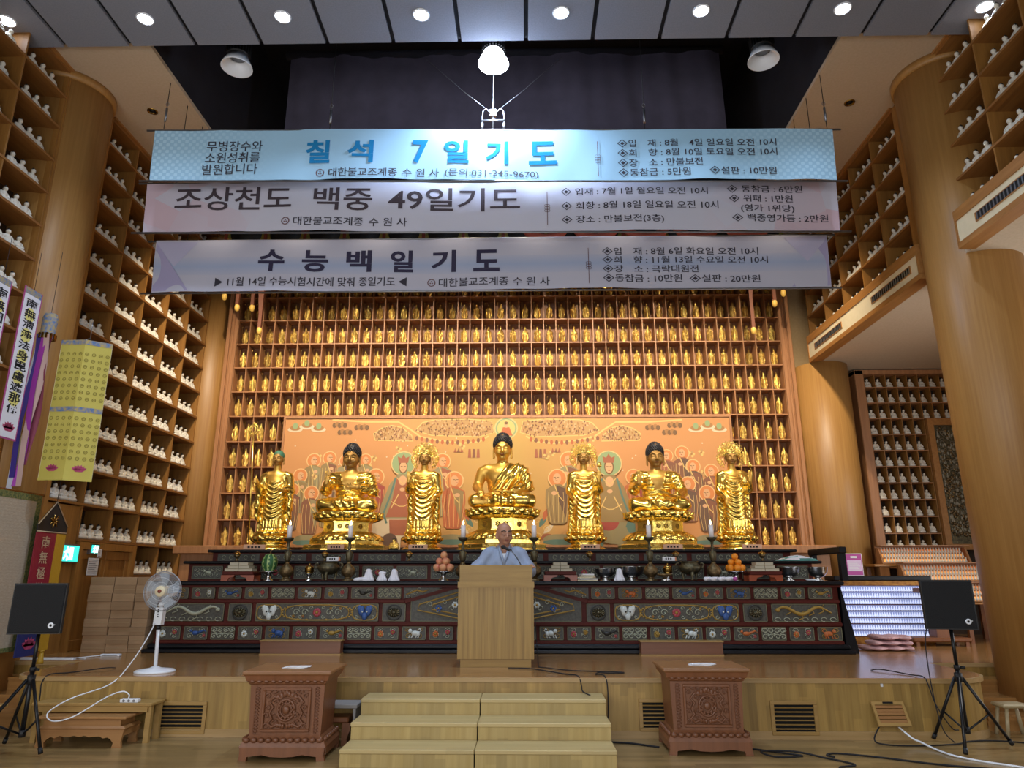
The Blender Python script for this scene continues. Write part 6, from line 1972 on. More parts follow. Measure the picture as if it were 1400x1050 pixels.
# covered vessels under white cloth
def cloth_cover(x, s, r, h, k):
    t = thing('cloth_cover', 'white cloth draped over a vessel, %s' % s, 'cloth', (x, 10.2, TZ), group='white cloths on the altar')
    sd = SDF()
    sd.cap((0, 0, .02), (0, 0, h - .035), r, r * .62, 0).ell((0, 0, .012), (r * 1.2, r * 1.1, .03), .03)
    if k == 0: sd.ell((-.1, -.03, .02), (.1, .06, .03), .03)
    if k == 1: sd.ell((0, 0, h - .02), (r * .9, r * .5, .02), .02)
    sd.disp(lambda x_, y_, z_: .006 * np.sin(np.arctan2(y_, x_) * 7 + z_ * 30))
    sd.cut(lambda x_, y_, z_: -z_)
    sd.mb((-.23, -.13, -.012), (.15, .13, h + .05), .0125).build('cloth', 'cloth_white', t)
cloth_cover(-2.2, 'left of three with a trailing corner', .07, .16, 0); cloth_cover(-2.01, 'middle and lowest of three', .06, .13, 1); cloth_cover(-1.84, 'right of three', .065, .16, 2)
cloth_cover(1.3, 'between the two steel bowls', .062, .17, 3)
t = thing('paper_pile', 'untidy pile of pale papers on the altar right of the book stand', 'paper', (.845, 10.2, TZ))
for i in range(5):
    b = MB(); b.T = Matrix.Rotation(.3 * math.sin(i * 2.2), 4, 'Z'); b.box(-.13 + .012 * i, .14 - .015 * i, -.1, .1, .02 * i, .02 * i + .017); b.build('sheet', ('cream', 'paper', 'cream', 'cream', 'paper')[i], t)
rn = random.Random(9)
for i in range(13):
    p = (2.45 + .033 * i, 10.02 + .03 * (i % 3), TZ + .03)
    r = .028 + .008 * (i % 2)
    t = MB().ball((0, 0, 0), (r * 1.2, r, .029 if i != 5 else .029), 10, 7).build('cotton_ball', 'cloth_white' if i < 12 else 'magenta', None, p)
    tag(t, '%s of the row before the rightmost candlestick, %s from the left' % ('white paper flower puff' if i < 12 else 'bright pink paper flower puff', nth(i)), 'paper flower', 'paper flower puffs on the altar')
t = thing('gong', 'low round bronze gong dish right of the large steel bowl', 'gong', (1.9, 10.06, TZ))
MB().lathe([(0, .05), (.03, .052), (.1, .075), (.11, .095), (.09, .1), (0, .1)], 20).build('disc', 'bronze', t)
MB().lathe([(0, 0), (.06, 0), (.04, .03), (.03, .05), (0, .05)], 16).build('foot', 'chrome', t)
# little cups and cards on the middle counter
for x, s in ((-4.38, 'leftmost above the book pile'), (-3.04, 'above the left incense burner'), (-1.765, 'left of the lectern'), (.963, 'right of the lectern'), (2.25, 'above the right incense burner'), (3.54, 'rightmost above the book pile')):
    t = thing('tea_cup', 'small brass lidded tea cup on the middle altar tier, %s' % s, 'cup', (x, 10.95, T2), group='brass tea cups on the middle tier')
    MB().lathe([(0, 0), (.035, 0), (.03, .01), (.014, .025), (.014, .045), (.03, .055), (.045, .08), (.045, .105), (.0, .105)], 18).build('cup', 'bronze', t)
    MB().lathe([(.06, .105), (.06, .11), (.03, .13), (.012, .138), (.012, .148), (0, .155)], 18).build('lid', 'brass', t)
for x, s in ((-2.88, 'left'), (2.13, 'right')):
    t = thing('prayer_card', 'white lettered card with orange end beside the %s incense burner cup' % s, 'card', (x, 10.83, T2), group='prayer cards on the middle tier')
    MB().box(-.1, .08, 0, .05, 0, .06, 0, .003).build('card', 'paper', t); MB().box(.08, .1, 0, .05, 0, .06).build('end', 'peach', t)
    b = MB(); [b.box(-.06 + .035 * i, -.04 + .035 * i, -.002, 0, .02, .045) for i in range(3)]; b.build('printed_lines', 'ink', t)
t = thing('folded_cloth', 'pile of folded teal and white papers at the right end of the altar', 'cloth', (4.0, 10.85, T2))
for i in range(4):
    b = MB(); b.T = Matrix.Rotation(.2 * math.sin(i * 1.7), 4, 'Z'); b.prism([(-.3 + .05 * i, .012 * i), (.28 - .03 * i, .012 * i), (.24 - .05 * i, .012 * i + .03), (0, .012 * i + .045), (-.2 + .03 * i, .012 * i + .03)], -.12, .12, 'Y'); b.build('layer', ('teal', 'cloth_white', 'teal', 'cloth_white')[i], t)
# ------------------------------------------------------------------ lectern and monk
LXC = -.345
t = thing('lectern', 'plain light oak lectern standing on the stage in front of the altar', 'lectern', (LXC, 8.45, SZ))
b = MB(); b.box(-.40, .40, .05, .5, 0, .09); b.build('plinth', 'lectern_x', t)
b = MB(); b.box(-.432, .432, 0, .03, .09, .86); b.build('front_panel', 'lectern', t)
for q in (-1, 1): MB().box(min(q * .432, q * .402), max(q * .432, q * .402), .03, .52, .09, .86).build('side_panel', 'lectern', t)
b = MB(); b.box(-.44, .44, -.008, .53, .86, .925); b.build('waist_band', 'lectern_x', t)
b = MB(); b.box(-.42, .42, 0.004, .034, .925, 1.113); b.build('head_board', 'lectern_x', t)
for q in (-1, 1): MB().prism([(.034, .925), (.5, .925), (.5, 1.06), (.034, 1.1)], min(q * .42, q * .39), max(q * .42, q * .39), 'X').build('cheek', 'lectern', t)
MB().box(-.4, .4, .034, .5, .925, .95).build('reading_board', 'lectern_x', t)

MXC = -.275; MYC = 9.32
mk = thing('person', 'shaven-headed monk in a grey-blue robe speaking at the lectern', 'person', (MXC, MYC, SZ))
# body: head, neck, trunk, arms, legs as one surface (all but head and hands under the robe)
hz = 1.5
s = SDF()
hs = .80
def sc(p): return tuple(q * hs for q in p)
rot = .35
cr, sr = math.cos(rot), math.sin(rot)
HS = head_sdf(.0)
def headf(x, y, z):
    x, y, z = x - .0, y + .02, z - hz
    X = (x * cr + y * sr) / hs; Y = (-x * sr + y * cr) / hs; Z = z / hs
    return HS(X, Y, Z) * hs
s.fn(headf, 0)
s.cap((0, .01, 1.28), (0, -.01, 1.42), .062, .055, .02)
s.cap((-.15, .02, 1.26), (.15, .02, 1.26), .06, .06, .04).ell((0, .02, 1.1), (.16, .1, .24), .05).ell((0, .02, .9), (.15, .1, .14), .05)
for q in (-1, 1):
    s.path([(q * .09, .02, .88), (q * .1, .01, .5), (q * .1, .03, .09)], [.085, .06, .04], .03)
    s.cap((q * .1, .03, .045), (q * .11, -.12, .032), .038, .03, .02)
s.path([(.17, .02, 1.26), (.27, -.06, 1.07), (.345, -.36, 1.105)], [.05, .042, .03], .02)
s.path([(-.17, .02, 1.26), (-.27, -.06, 1.07), (-.26, -.33, .995)], [.05, .042, .03], .02)
# hands: right side hand rests on the edge of the lectern, other hand on the reading board
s.ell((.35, -.42, 1.1), (.036, .05, .018), .012)
for i in range(4): s.path([(.35 + (i - 1.5) * .019, -.455, 1.1), (.35 + (i - 1.5) * .02, -.5, 1.1), (.35 + (i - 1.5) * .02, -.53 + .006 * abs(i - 1.5), 1.094)], [.0095, .0088, .0075], .004)
s.path([(.325, -.4, 1.1), (.3, -.43, 1.1), (.29, -.465, 1.095)], [.012, .0105, .008], .006)
s.ell((-.26, -.39, .978), (.036, .05, .018), .012)
for i in range(4): s.path([(-.26 + (i - 1.5) * .019, -.43, .975), (-.26 + (i - 1.5) * .021, -.475, .976), (-.26 + (i - 1.5) * .021, -.505 + .006 * abs(i - 1.5), .968)], [.0095, .0088, .0075], .004)
s.path([(-.235, -.37, .98), (-.21, -.4, .978), (-.2, -.43, .97)], [.012, .0105, .008], .006)
hx = .30
bm = s.mb((-.36, -.56, .0), (.42, .18, 1.72), .0105, lambda x, y, z: ((np.abs((x) * cr + (y + .02) * sr) < .024) & (z < hz - .055) & (z > hz - .082) & (y < -.09)))
bm.build('body', ['skin', 'lip'], mk)
# brows and eyes
e = MB()
for q in (-1, 1):
    for pts, r in ((((q * .088, -.103, .05), (q * .05, -.13, .064), (q * .02, -.135, .05)), .0075), (((q * .078, -.122, -.002), (q * .05, -.136, -.008), (q * .024, -.13, -.003)), .0055)):
        o = []
        for p in pts:
            X, Y, Z = p[0] * hs, p[1] * hs - .006, p[2] * hs
            o.append((X * cr - Y * sr, X * sr + Y * cr - .02, Z + hz))
        e.tube(o, r, 6)
e.build('brows_and_lashes', 'brow', mk)
# robe
s = SDF()
s.cap((-.19, .03, 1.25), (.19, .03, 1.25), .1, .1, .0).ell((0, .03, 1.1), (.25, .165, .24), .06)
s.cap((0, .03, 1.05), (0, .03, .1), .23, .27, .06, (1.1, .75, 1))
for q in (-1, 1):
    s.path([(q * .2, .03, 1.24), (q * (.29 if q > 0 else .33), -.04, 1.07), (q * (.29 if q > 0 else .37), -.17, 1.05)], [.1, .105, .085], .05)
    s.ell((q * (.2 if q > 0 else .36), -.05, .95), (.09, .14, .15), .06)
s.cap((0, .05, 1.3), (0, .03, 1.38), .085, .075, .04)
s.cut(lambda x, y, z: -(np.sqrt((x / .066) ** 2 + ((y + .0) / .08) ** 2) - 1) * .066 * 1 + np.where(z > 1.31, 0, 9) * -1 if False else np.where(z > 1.27, (.062 - np.sqrt((x * .95) ** 2 + ((y + .015)) ** 2)), -1), .01)
s.cut(lambda x, y, z: np.where((z > 1.14) & (y < -.02), .5 * ((z - 1.14) * .30 - np.abs(x)), -1), .008)
s.disp(lambda x, y, z: .007 * np.sin(x * 38 + 4 * z) * (z < 1.0) + .008 * np.sin((z * .8 + np.abs(x) * 1.1) * 34) * (np.abs(x) > .08))
s.cut(lambda x, y, z: .04 - z, 0)
s.mb((-.5, -.34, .02), (.5, .32, 1.42), .015).build('robe', 'robe', mk)
c = MB()
for q in (-1, 1): c.tube([(q * .058, .03, 1.385), (q * .062, -.05, 1.335), (q * .035, -.125, 1.245), (q * -.012, -.155, 1.1)], [.014, .018, .018, .014], 8)
c.build('collar', 'robe', mk)
MB().prism([(-.03, 1.27), (.03, 1.27), (0, 1.14)], -.118, -.1, 'Y').build('undershirt', 'collar', mk)
# sandals
b = MB()
for q in (-1, 1): b.box(q * .105 - .05, q * .105 + .05, -.16, .09, 0, .012, 0, .005)
b.build('slippers', 'metal_black', mk)
t = thing('microphone_stand', 'black microphone on a bent gooseneck stand at the lectern', 'microphone', (LXC + .3, 8.66, SZ + .951))
MB().lathe([(0, 0), (.05, 0), (.05, .012), (.015, .02), (0, .02)], 16).build('base', 'metal_black', t)
MB().tube([(0, 0, .02), (.005, .02, .12), (-.06, .06, .26), (-.13, .1, .33), (-.165, .13, .345)], .006, 8).build('gooseneck', 'grey_metal', t)
b = MB(); b.tube([(-.13, .115, .335), (-.185, .15, .36), (-.215, .17, .375)], [.014, .018, .019], 12); b.ball((-.232, .181, .382), (.026, .026, .026), 12, 8)
b.build('microphone_head', 'black_matte', t)
MB().tube([(-.12, .1, .33), (-.03, .02, .2), (.05, -.03, .05), (.06, -.05, .006)], .004, 6).build('lead', 'ink', t)
# ------------------------------------------------------------------ foreground
# wooden steps: two units side by side
def steps(x0, x1, s):
    t = thing('step_unit', '%s half of the light oak three-step stair in front of the stage' % s, 'steps', (x0, 6.5, 0), group='step units')
    w = x1 - x0
    ys = (0.02, .39, .76); zs = (.141, .2825, .424)
    for i in range(3):
        MB().box(.004, w - .004, ys[i] + .02, 1.14 if i == 2 else ys[i + 1] + .03, 0, zs[i] - .035).build('riser', 'step_riser', t)
        MB().box(0, w, ys[i], 1.14 if i == 2 else ys[i + 1] + .02, zs[i] - .035, zs[i], 0, .006).build('tread', 'step', t)
steps(-1.58, -.442, 'left'); steps(-.438, .755, 'right')

# carved donation boxes
M['relief'] = mat('carved_relief_wood', '#744930', .4)
def donation_box(x, y, rz, s):
    t = thing('donation_box', 'carved reddish brown wooden donation box on feet, %s of the steps' % s, 'donation box', (x, y, 0), rz, 'carved donation boxes')
    W, D = .375, .29
    b = MB(); b.prism([(-W, .0), (-W + .07, .0), (-W + .075, .035), (-W + .2, .05), (-.1, .035), (0, .03), (.1, .035), (W - .2, .05), (W - .075, .035), (W - .07, .0), (W, 0), (W - .01, .05), (W - .005, .11), (-W + .005, .11), (-W + .01, .05)], -D, -D + .05)
    b.prism([(-W, .0), (-W + .07, .0), (-W + .075, .05), (W - .075, .05), (W - .07, .0), (W, 0), (W - .005, .11), (-W + .005, .11)], D - .05, D)
    for q in (-1, 1): b.box(q * (W - .025) - .025, q * (W - .025) + .025, -D + .04, D - .04, .045, .11)
    b.build('footed_base', 'carved', t)
    b = MB(); b.lathe([(.485, .11), (.47, .135), (.46, .15), (.41, .19), (.40, .2)], 4, sx=1.1, sy=.84, ph=PI / 4, smooth=False)
    b.build('base_moulding', 'carved', t)
    o = MB()
    for i in range(11):
        o.ball((-.32 + .064 * i, -.275, .165), (.03, .02, .024), 8, 5)
    for i in range(8):
        o.ball((-.355, -.22 + .064 * i, .165), (.02, .03, .024), 8, 5); o.ball((.355, -.22 + .064 * i, .165), (.02, .03, .024), 8, 5)
    o.build('lotus_band', 'relief', t)
    b = MB(); b.lathe([(.405, .195), (.425, .62)], 4, sx=1.1, sy=.82, ph=PI / 4, smooth=False)
    b.build('body', 'carved', t)
    # front panel with frame and relief
    yb = lambda z: -(.405 + (.425 - .405) * (z - .195) / .425) * .7071 * .82
    f = MB()
    for (xa, xb, za, zb) in ((-.215, .215, .565, .59), (-.215, .215, .225, .25), (-.215, -.19, .25, .565), (.19, .215, .25, .565)):
        f.box(xa, xb, yb(.4) - .02, yb(.4) + .02, za, zb, 0, .005)
    f.build('panel_frame', 'carved', t)
    r = MB(); Y = yb(.4) - .012
    cz = .405
    for rr, w in ((.075, .012), (.05, .008)): r.tube([(rr * math.cos(a), Y, cz + rr * 1.15 * math.sin(a)) for a in np.linspace(0, 2 * PI, 28)], w, 6)
    for a in range(12): r.ball((.062 * math.cos(a * PI / 6), Y - .006, cz + .071 * math.sin(a * PI / 6)), .012, 6, 4)
    r.ball((0, Y, cz), (.032, .015, .038), 10, 6)
    for q in (-1, 1):
        r.tube([(q * .02, Y, .27), (q * .07, Y, .29), (q * .12, Y, .265), (q * .155, Y, .3), (q * .12, Y, .335), (q * .145, Y, .38), (q * .115, Y, .43), (q * .15, Y, .47), (q * .11, Y, .515), (q * .05, Y, .5), (q * .02, Y, .53)], [.01, .014, .013, .012, .012, .01, .012, .01, .013, .011, .008], 6)
        for (xx, zz) in ((.09, .305), (.165, .275), (.09, .36), (.17, .36), (.16, .42), (.085, .47), (.165, .52), (.07, .545), (.12, .55)):
            r.tube([(q * (xx + .026 * math.cos(a) * (1 - a / 8)), Y - .003, zz + .026 * math.sin(a) * (1 - a / 8)) for a in np.linspace(0, 6, 10)], .006, 5)
        for k in range(3): r.ball((q * (.018 + .03 * k), Y, .535 - .012 * k), (.02, .013, .028), 7, 5); r.ball((q * (.02 + .022 * k), Y, .275 + .004 * k), (.016, .012, .022), 7, 5)
    r.ball((0, Y, .545), (.02, .015, .03), 8, 5)
    r.build('carved_relief', 'relief', t)
    p = MB()
    for q in (-1, 1):
        for i in range(14): p.tube([(q * .265 + .022 * math.cos(a) * (1 - a / 9), yb(.22 + .027 * i) - .004, .225 + .027 * i + .014 * math.sin(a)) for a in np.linspace(0, 6, 8)], .006, 4)
    p.build('side_carving', 'relief', t)
    b = MB(); b.lathe([(.43, .615), (.45, .625), (.455, .64), (.475, .65), (.49, .69), (.50, .7)], 4, sx=1.08, sy=.86, ph=PI / 4, smooth=False)
    b.build('cornice', 'carved', t)
    o = MB()
    for i in range(11): o.ball((-.31 + .062 * i, -.283, .645), (.027, .014, .016), 7, 5)
    o.build('cornice_carving', 'relief', t)
    b = MB(); b.box(-.395, .395, -.315, .315, .7, .732, 0, .008); b.build('top', 'carved_top', t)
    e = thing('donation_envelope', 'white envelope lying on the %s donation box' % s, 'envelope', (x - .0, y - .05, .7325), rz, 'envelopes on the donation boxes')
    for i in range(3):
        q = MB(); q.T = Matrix.Rotation(.12 * i - .1, 4, 'Z'); q.box(-.11 + .02 * i, .1 + .02 * i, -.05, .06, .004 * i, .004 * i + .0035); q.build('sheet', 'paper', e)
donation_box(-2.14, 7.02, R(1.5), 'left'); donation_box(1.66, 7.3, R(-1), 'right')

# vents in the stage front
def vent(x0, x1, z0, z1, s, open_=False):
    t = thing('vent_grille', 'wooden louvred vent grille in the stage front, %s' % s, 'vent', ((x0 + x1) / 2, 7.68, (z0 + z1) / 2), group='vent grilles in the stage front')
    w, h = (x1 - x0) / 2, (z1 - z0) / 2
    f = MB(); f.box(-w, w, -.022, 0, h - .035, h, 0, .004); f.box(-w, w, -.022, 0, -h, -h + .035, 0, .004); f.box(-w, -w + .035, -.022, 0, -h + .035, h - .035); f.box(w - .035, w, -.022, 0, -h + .035, h - .035)
    f.build('frame', 'bench', t)
    MB().box(-w + .035, w - .035, -.006, -.001, -h + .035, h - .035).build('dark_opening', 'void', t)
    n = 6
    for i in range(n):
        z = -h + .06 + (2 * h - .1) * i / (n - .4)
        MB().prism([(-.02, z - .004), (-.017, z - .007), (-.007, z - .001), (-.009, z + .004)], -w + .035, w - .035, 'X').build('louvre', 'bench', t)
vent(-3.73, -3.22, .03, .33, 'left of the donation box'); vent(2.42, 2.88, .04, .355, 'right of the right donation box'); vent(1.12, 1.47, .07, .37, 'half hidden by the right donation box')
# fallen open hatch
t = thing('vent_hatch', 'wooden louvred hatch leaning open from the stage front near the right speaker', 'vent', (3.565, 7.66, .345)); 
t.rotation_euler = (R(-28), 0, R(2))
f = MB(); f.box(-.16, .16, -.02, 0, -.03, 0); f.box(-.16, .16, -.02, 0, -.23, -.2); f.box(-.16, -.135, -.02, 0, -.2, -.03); f.box(.135, .16, -.02, 0, -.2, -.03); f.build('frame', 'bench', t)
for i in range(5): MB().box(-.135, .135, -.016, -.004, -.2 + .034 * i + .004, -.2 + .034 * i + .03).build('louvre', 'table', t)
MB().box(-.05, .05, -.03, -.02, -.02, -.005).build('latch', 'metal_black', t)
t = thing('floor_socket', 'small white socket on the stage front above the open hatch', 'socket', (3.55, 7.68, .5)); MB().box(-.012, .012, -.012, 0, -.015, .015, 0, .003).build('plate', 'white_pl', t)

# speakers
def speaker(x, y, zb, rz, s, tip=0):
    t = thing('loudspeaker', 'black square loudspeaker cabinet on the %s tripod stand' % s, 'loudspeaker', (x, y, zb), rz, 'loudspeakers')
    MB().prism([(-.225, 0), (.225, 0), (.225, .05), (.09, .27), (-.09, .27), (-.225, .05)], 0, .455, 'Z').build('cabinet', 'black_matte', t)
    MB().box(-.215, .215, -.012, 0, .012, .443, 0, .006).build('grille', 'speaker_cloth', t)
    b = MB(); b.lathe([(.026, -.013), (.026, -.016), (.011, -.016), (.011, -.013)], 20, (.14, 0, .075), axis='Y', cap=False); b.box(.16, .176, -.0155, -.013, .078, .084)
    b.build('badge', 'white_pl', t)
    return t
M['speaker_cloth'] = mat('black_speaker_cloth', '#0e1014', .8, bump=.4, bscale=220)
def tripod(x, y, ztop, legs, zc, s):
    t = thing('speaker_stand', 'black tripod speaker stand, %s' % s, 'speaker stand', (x, y, 0), group='tripod speaker stands')
    MB().cyl((0, 0, .16), (0, 0, .72), .02, 14).build('lower_pole', 'metal_black', t)
    MB().cyl((0, 0, .72), (0, 0, ztop), .0165, 14).build('upper_pole', 'metal_black', t)
    c = MB(); c.cyl((0, 0, .58), (0, 0, .66), .035, 14); c.cyl((0, 0, .69), (0, 0, .73), .027, 14); c.cyl((.03, -.0, .71), (.07, -.02, .71), .012, 8); c.build('collar', 'black_matte', t)
    MB().cyl((0, 0, .13), (0, 0, .19), .03, 12).build('lower_collar', 'black_matte', t)
    for (lx, ly) in legs:
        d = Vector((lx - x, ly - y, 0)); u = d.normalized() * .035
        p0 = Vector((0, 0, .62)) + u; p1 = d + Vector((0, 0, .025))
        L = MB(); L.cyl(p0, p1, .015, 10); lo = L.build('leg', 'metal_black', t)
        MB().cyl(p1 + (p0 - p1).normalized() * .05, p1 - (p0 - p1).normalized() * .0, .02, 10).build('rubber_foot', 'black_matte', lo)
        MB().cyl(Vector((0, 0, .16)) + u * .6, p0 + (p1 - p0) * .55, .009, 8).build('brace', 'metal_black', t)
tripod(-4.62, 7.0, 1.03, ((-4.33, 6.86), (-4.96, 7.28), (-4.9, 6.6)), .6, 'left of the low table')
speaker(-4.58, 6.86, 1.03, R(13), 'left')
tripod(4.12, 7.32, 1.06, ((3.9, 7.0), (3.97, 7.64), (4.56, 7.38)), .6, 'right before the stage')
speaker(4.06, 7.18, 1.06, R(-13), 'right')

# fan
t = thing('pedestal_fan', 'white pedestal fan with orange hub standing at the left stage edge', 'fan', (-3.96, 8.0, SZ))
MB().lathe([(0, 0), (.2, 0), (.205, .012), (.19, .025), (.06, .045), (.03, .06), (0, .06)], 32).build('base', 'white_pl', t)
MB().cyl((0, 0, .05), (-.02, 0, .46), .019, 14).build('pole', 'white_pl', t)
MB().cyl((-.02, 0, .43), (-.022, 0, .48), .025, 14).build('collar', 'metal_black', t)
b = MB(); b.prism([(-.065, .48), (.02, .48), (.03, .66), (-.055, .66)], -.045, .03); b.build('control_box', 'white_pl', t)
b = MB(); [b.box(-.028, -.012, -.05, -.045, .56 + .024 * i, .573 + .024 * i) for i in range(4)]; b.build('buttons', 'metal_black', t)
b = MB(); b.ball((-.01, -.02, .69), (.03, .03, .03), 10, 7); b.cyl((0.02, .04, .83), (.02, .15, .83), .06, 18); b.ball((.02, .15, .83), (.06, .04, .06), 14, 8); b.cyl((-.01, .0, .69), (.02, .07, .8), .02, 10); b.build('motor', 'white_pl', t)
HC = Vector((0, -.05, .83)); RF = .205
hd = MB()
wires = MB()
for i in range(72):
    a = 2 * PI * i / 72
    for sg in (-1, 1):
        pts = []
        for q in (.28, .55, .8, .96, 1.0):
            pts.append((HC.x + RF * q * math.cos(a), HC.y + sg * .055 * math.sqrt(max(0, 1 - (q ** 4))), HC.z + RF * q * math.sin(a)))
        wires.tube(pts, .0011, 3, cap=False)
for rr in (.45, .7): wires.tube([(HC.x + RF * rr * math.cos(a), HC.y - .054, HC.z + RF * rr * math.sin(a)) for a in np.linspace(0, 2 * PI, 40)], .0016, 4)
wires.build('wire_guard', 'white_pl', t)
MB().tube([(HC.x + RF * math.cos(a), HC.y, HC.z + RF * math.sin(a)) for a in np.linspace(0, 2 * PI, 48)], .006, 8).build('guard_rim', 'grey_metal', t)
b = MB()
for i in range(5):
    vs = []; fs = []
    for u in range(7):
        q = .2 + .72 * u / 6
        for v in range(4):
            a = 2 * PI * i / 5 + (v / 3 - .5) * (.9 - .25 * q) + .35 * q
            vs.append((HC.x + RF * q * math.cos(a), HC.y + .025 * (v / 3 - .5), HC.z + RF * q * math.sin(a)))
    n1 = len(vs); vs += [(p[0], p[1] + .003, p[2]) for p in vs]
    for u in range(6):
        for v in range(3):
            k = u * 4 + v
            fs.append((k, k + 1, k + 5, k + 4)); fs.append((n1 + k, n1 + k + 4, n1 + k + 5, n1 + k + 1))
    MB().add(vs, fs, 0, True).build('blade', 'fan_blade', t)
M_ = mat
b = MB(); b.lathe([(0, -.068), (.05, -.066), (.058, -.055), (.058, .05)], 24, tuple(HC), axis='Y'); b.build('guard_hub', 'cream', t)
b = MB(); b.lathe([(0, -.076), (.02, -.074), (.022, -.066)], 20, tuple(HC), axis='Y'); b.build('orange_badge', 'dan_red', t)

# low tables on the left
t = thing('low_bench', 'plain wooden bench standing behind the ornate low table, left of the vent', 'bench', (-4.2, 7.5, 0))
MB().box(-.62, .56, -.13, .15, .33, .36, 0, .006).build('seat', 'bench', t)
MB().box(-.58, .52, -.12, -.09, .278, .33).build('apron', 'bench', t)
for x in (-.6, .5):
    for y in (-.1, .08): MB().box(x, x + .05, y, y + .045, 0, .33).build('leg', 'bench', t)
t = thing('ornate_low_table', 'low carved wooden table with curled legs in front of the plain bench', 'table', (-4.2, 7.36, 0))
MB().box(-.44, .42, -.17, .15, .245, .268, 0, .006).build('top', 'table', t)
b = MB(); b.box(-.38, .36, -.135, .115, .18, .245); b.lathe([(.5, .15), (.52, .165), (.49, .185)], 4, sx=1.0 * 1.13, sy=.4, ph=PI / 4, smooth=False); b.build('waist_moulding', 'table', t)
for y in (-.155, .115):
    pts = [(-.42, 0), (-.33, 0), (-.34, .04), (-.31, .075), (-.28, .09), (-.24, .08), (-.2, .1), (-.1, .09), (-.06, .105), (-.01, .09), (.04, .105), (.08, .09), (.18, .1), (.22, .08), (.26, .09), (.29, .075), (.32, .04), (.31, 0), (.40, 0), (.39, .05), (.41, .155), (-.43, .155), (-.41, .05)]
    MB().prism(pts, y, y + .03).build('apron_legs', 'table', t)
for x in (-.42, .37): MB().box(x, x + .03, -.125, .115, .1, .155).build('side_rail', 'table', t)
t = thing('desk', 'corner of a low wooden desk cut by the left picture edge', 'desk', (-5.3, 7.1, 0))
MB().box(-.4, .27, -.2, .25, .33, .36, 0, .006).build('top', 'bench', t)
for x in (-.3, .15): MB().box(x, x + .05, -.1, .2, 0, .33).build('leg', 'bench', t)
t = thing('ornate_low_table', 'carved low table half hidden between the left donation box and the steps', 'table', (-1.86, 7.42, 0))
MB().box(-.2, .24, -.12, .16, .33, .365, 0, .005).build('top', 'grey_board', t)
MB().box(-.16, .16, -.1, .12, .2, .25, 0, .01).build('shelf', 'carved', t)
for x in (-.16, .1): MB().prism([(x, 0), (x + .06, 0), (x + .05, .06), (x + .08, .14), (x + .07, .2), (x, .2)], -.1, .1).build('leg', 'carved', t)
for x in (-.19, .2): MB().box(x, x + .025, -.1, .12, 0, .33).build('post', 'grey_board', t)
t = thing('stool', 'small pale wooden stool with splayed legs at the right end of the stage', 'stool', (4.93, 8.0 - .1, 0))
MB().box(-.14, .14, -.11, .11, .27, .305, 0, .012).build('seat', 'stool_wood', t)
for (x, y) in ((-1, -1), (1, -1), (-1, 1), (1, 1)): MB().cyl((x * .09, y * .07, .27), (x * .135, y * .09, 0), .017, 10, r2=.02).build('leg', 'stool_wood', t)

# cardboard boxes stacked at the left wall
bi = 0
for col in range(3):
    for row in range(9):
        for dp in range(1):
            w = (.33, .3, .21)[col]; h = .108
            x = -6.02 + (0, .34, .65)[col]; y = 10.02 - .0 * col
            t = thing('cardboard_box', 'brown cardboard box in the stack by the left door, %s column, %s from the bottom' % (nth(col), nth(row)), 'box', (x + w / 2, y + .18 + random.uniform(-.015, .015), SZ + .0005 + row * (h + .001)), 0, 'cardboard boxes stacked by the left door')
            MB().box(-w / 2, w / 2, -.17, .17, 0, h, 0, .003).build('carton', 'card' if (col + row) % 2 else 'card2', t)
            MB().box(-w / 2 + .01, w / 2 - .01, -.1735, -.1705, h * .47, h * .53).build('tape', 'card_dark', t)

# cables and power strips
def cable(name, label, pts, r, m, n=6):
    P = [Vector(p) for p in pts]
    o = []
    for i in range(len(P) - 1):
        p0, p1, p2, p3 = P[max(0, i - 1)], P[i], P[i + 1], P[min(len(P) - 1, i + 2)]
        for q in range(8):
            t_ = q / 8
            o.append(.5 * ((2 * p1) + (p2 - p0) * t_ + (2 * p0 - 5 * p1 + 4 * p2 - p3) * t_ ** 2 + (3 * p1 - p0 - 3 * p2 + p3) * t_ ** 3))
    o.append(P[-1])
    return tag(MB().tube(o, r, n).build(name, m), label, 'cable')
F0 = .008
cable('fan_cord', 'white fan cord drooping from the fan over the stage edge to the bench', [(-4.0, 7.95, SZ + .5), (-4.02, 7.85, .9), (-4.1, 7.72, .66), (-4.2, 7.6, .5), (-4.4, 7.3, .41), (-4.5, 7.14, .31), (-4.4, 7.08, .25), (-4.22, 7.1, .29), (-4.06, 7.3, .42), (-3.96, 7.4, .46), (-3.9, 7.42, .43), (-3.9, 7.42, .40)], .006, 'white_pl')
t = thing('power_strip', 'white power strip lying on the plain low bench', 'power strip', (-3.88, 7.42, .3605)); MB().box(-.09, .09, -.03, .03, 0, .035, 0, .006).build('body', 'white_pl', t); b = MB(); [b.cyl((-.05 + .05 * i, -.031, .018), (-.05 + .05 * i, -.028, .018), .013, 10) for i in range(3)]; b.build('sockets', 'grey_metal', t)
t = thing('power_strip', 'white power strip on the stage floor left of the fan', 'power strip', (-5.32, 9.55, SZ + .0005), R(4)); MB().box(-.12, .12, -.035, .035, 0, .03, 0, .006).build('body', 'white_pl', t); b = MB(); b.box(-.09, .09, -.037, -.034, .01, .02); b.build('sockets', 'grey_metal', t)
cable('extension_cord', 'white extension cord running along the stage floor to the left power strip', [(-5.45, 9.54, SZ + .012), (-5.6, 9.3, SZ + F0), (-5.62, 9.3, SZ + F0), (-5.45, 9.22, SZ + F0)], .006, 'white_pl')
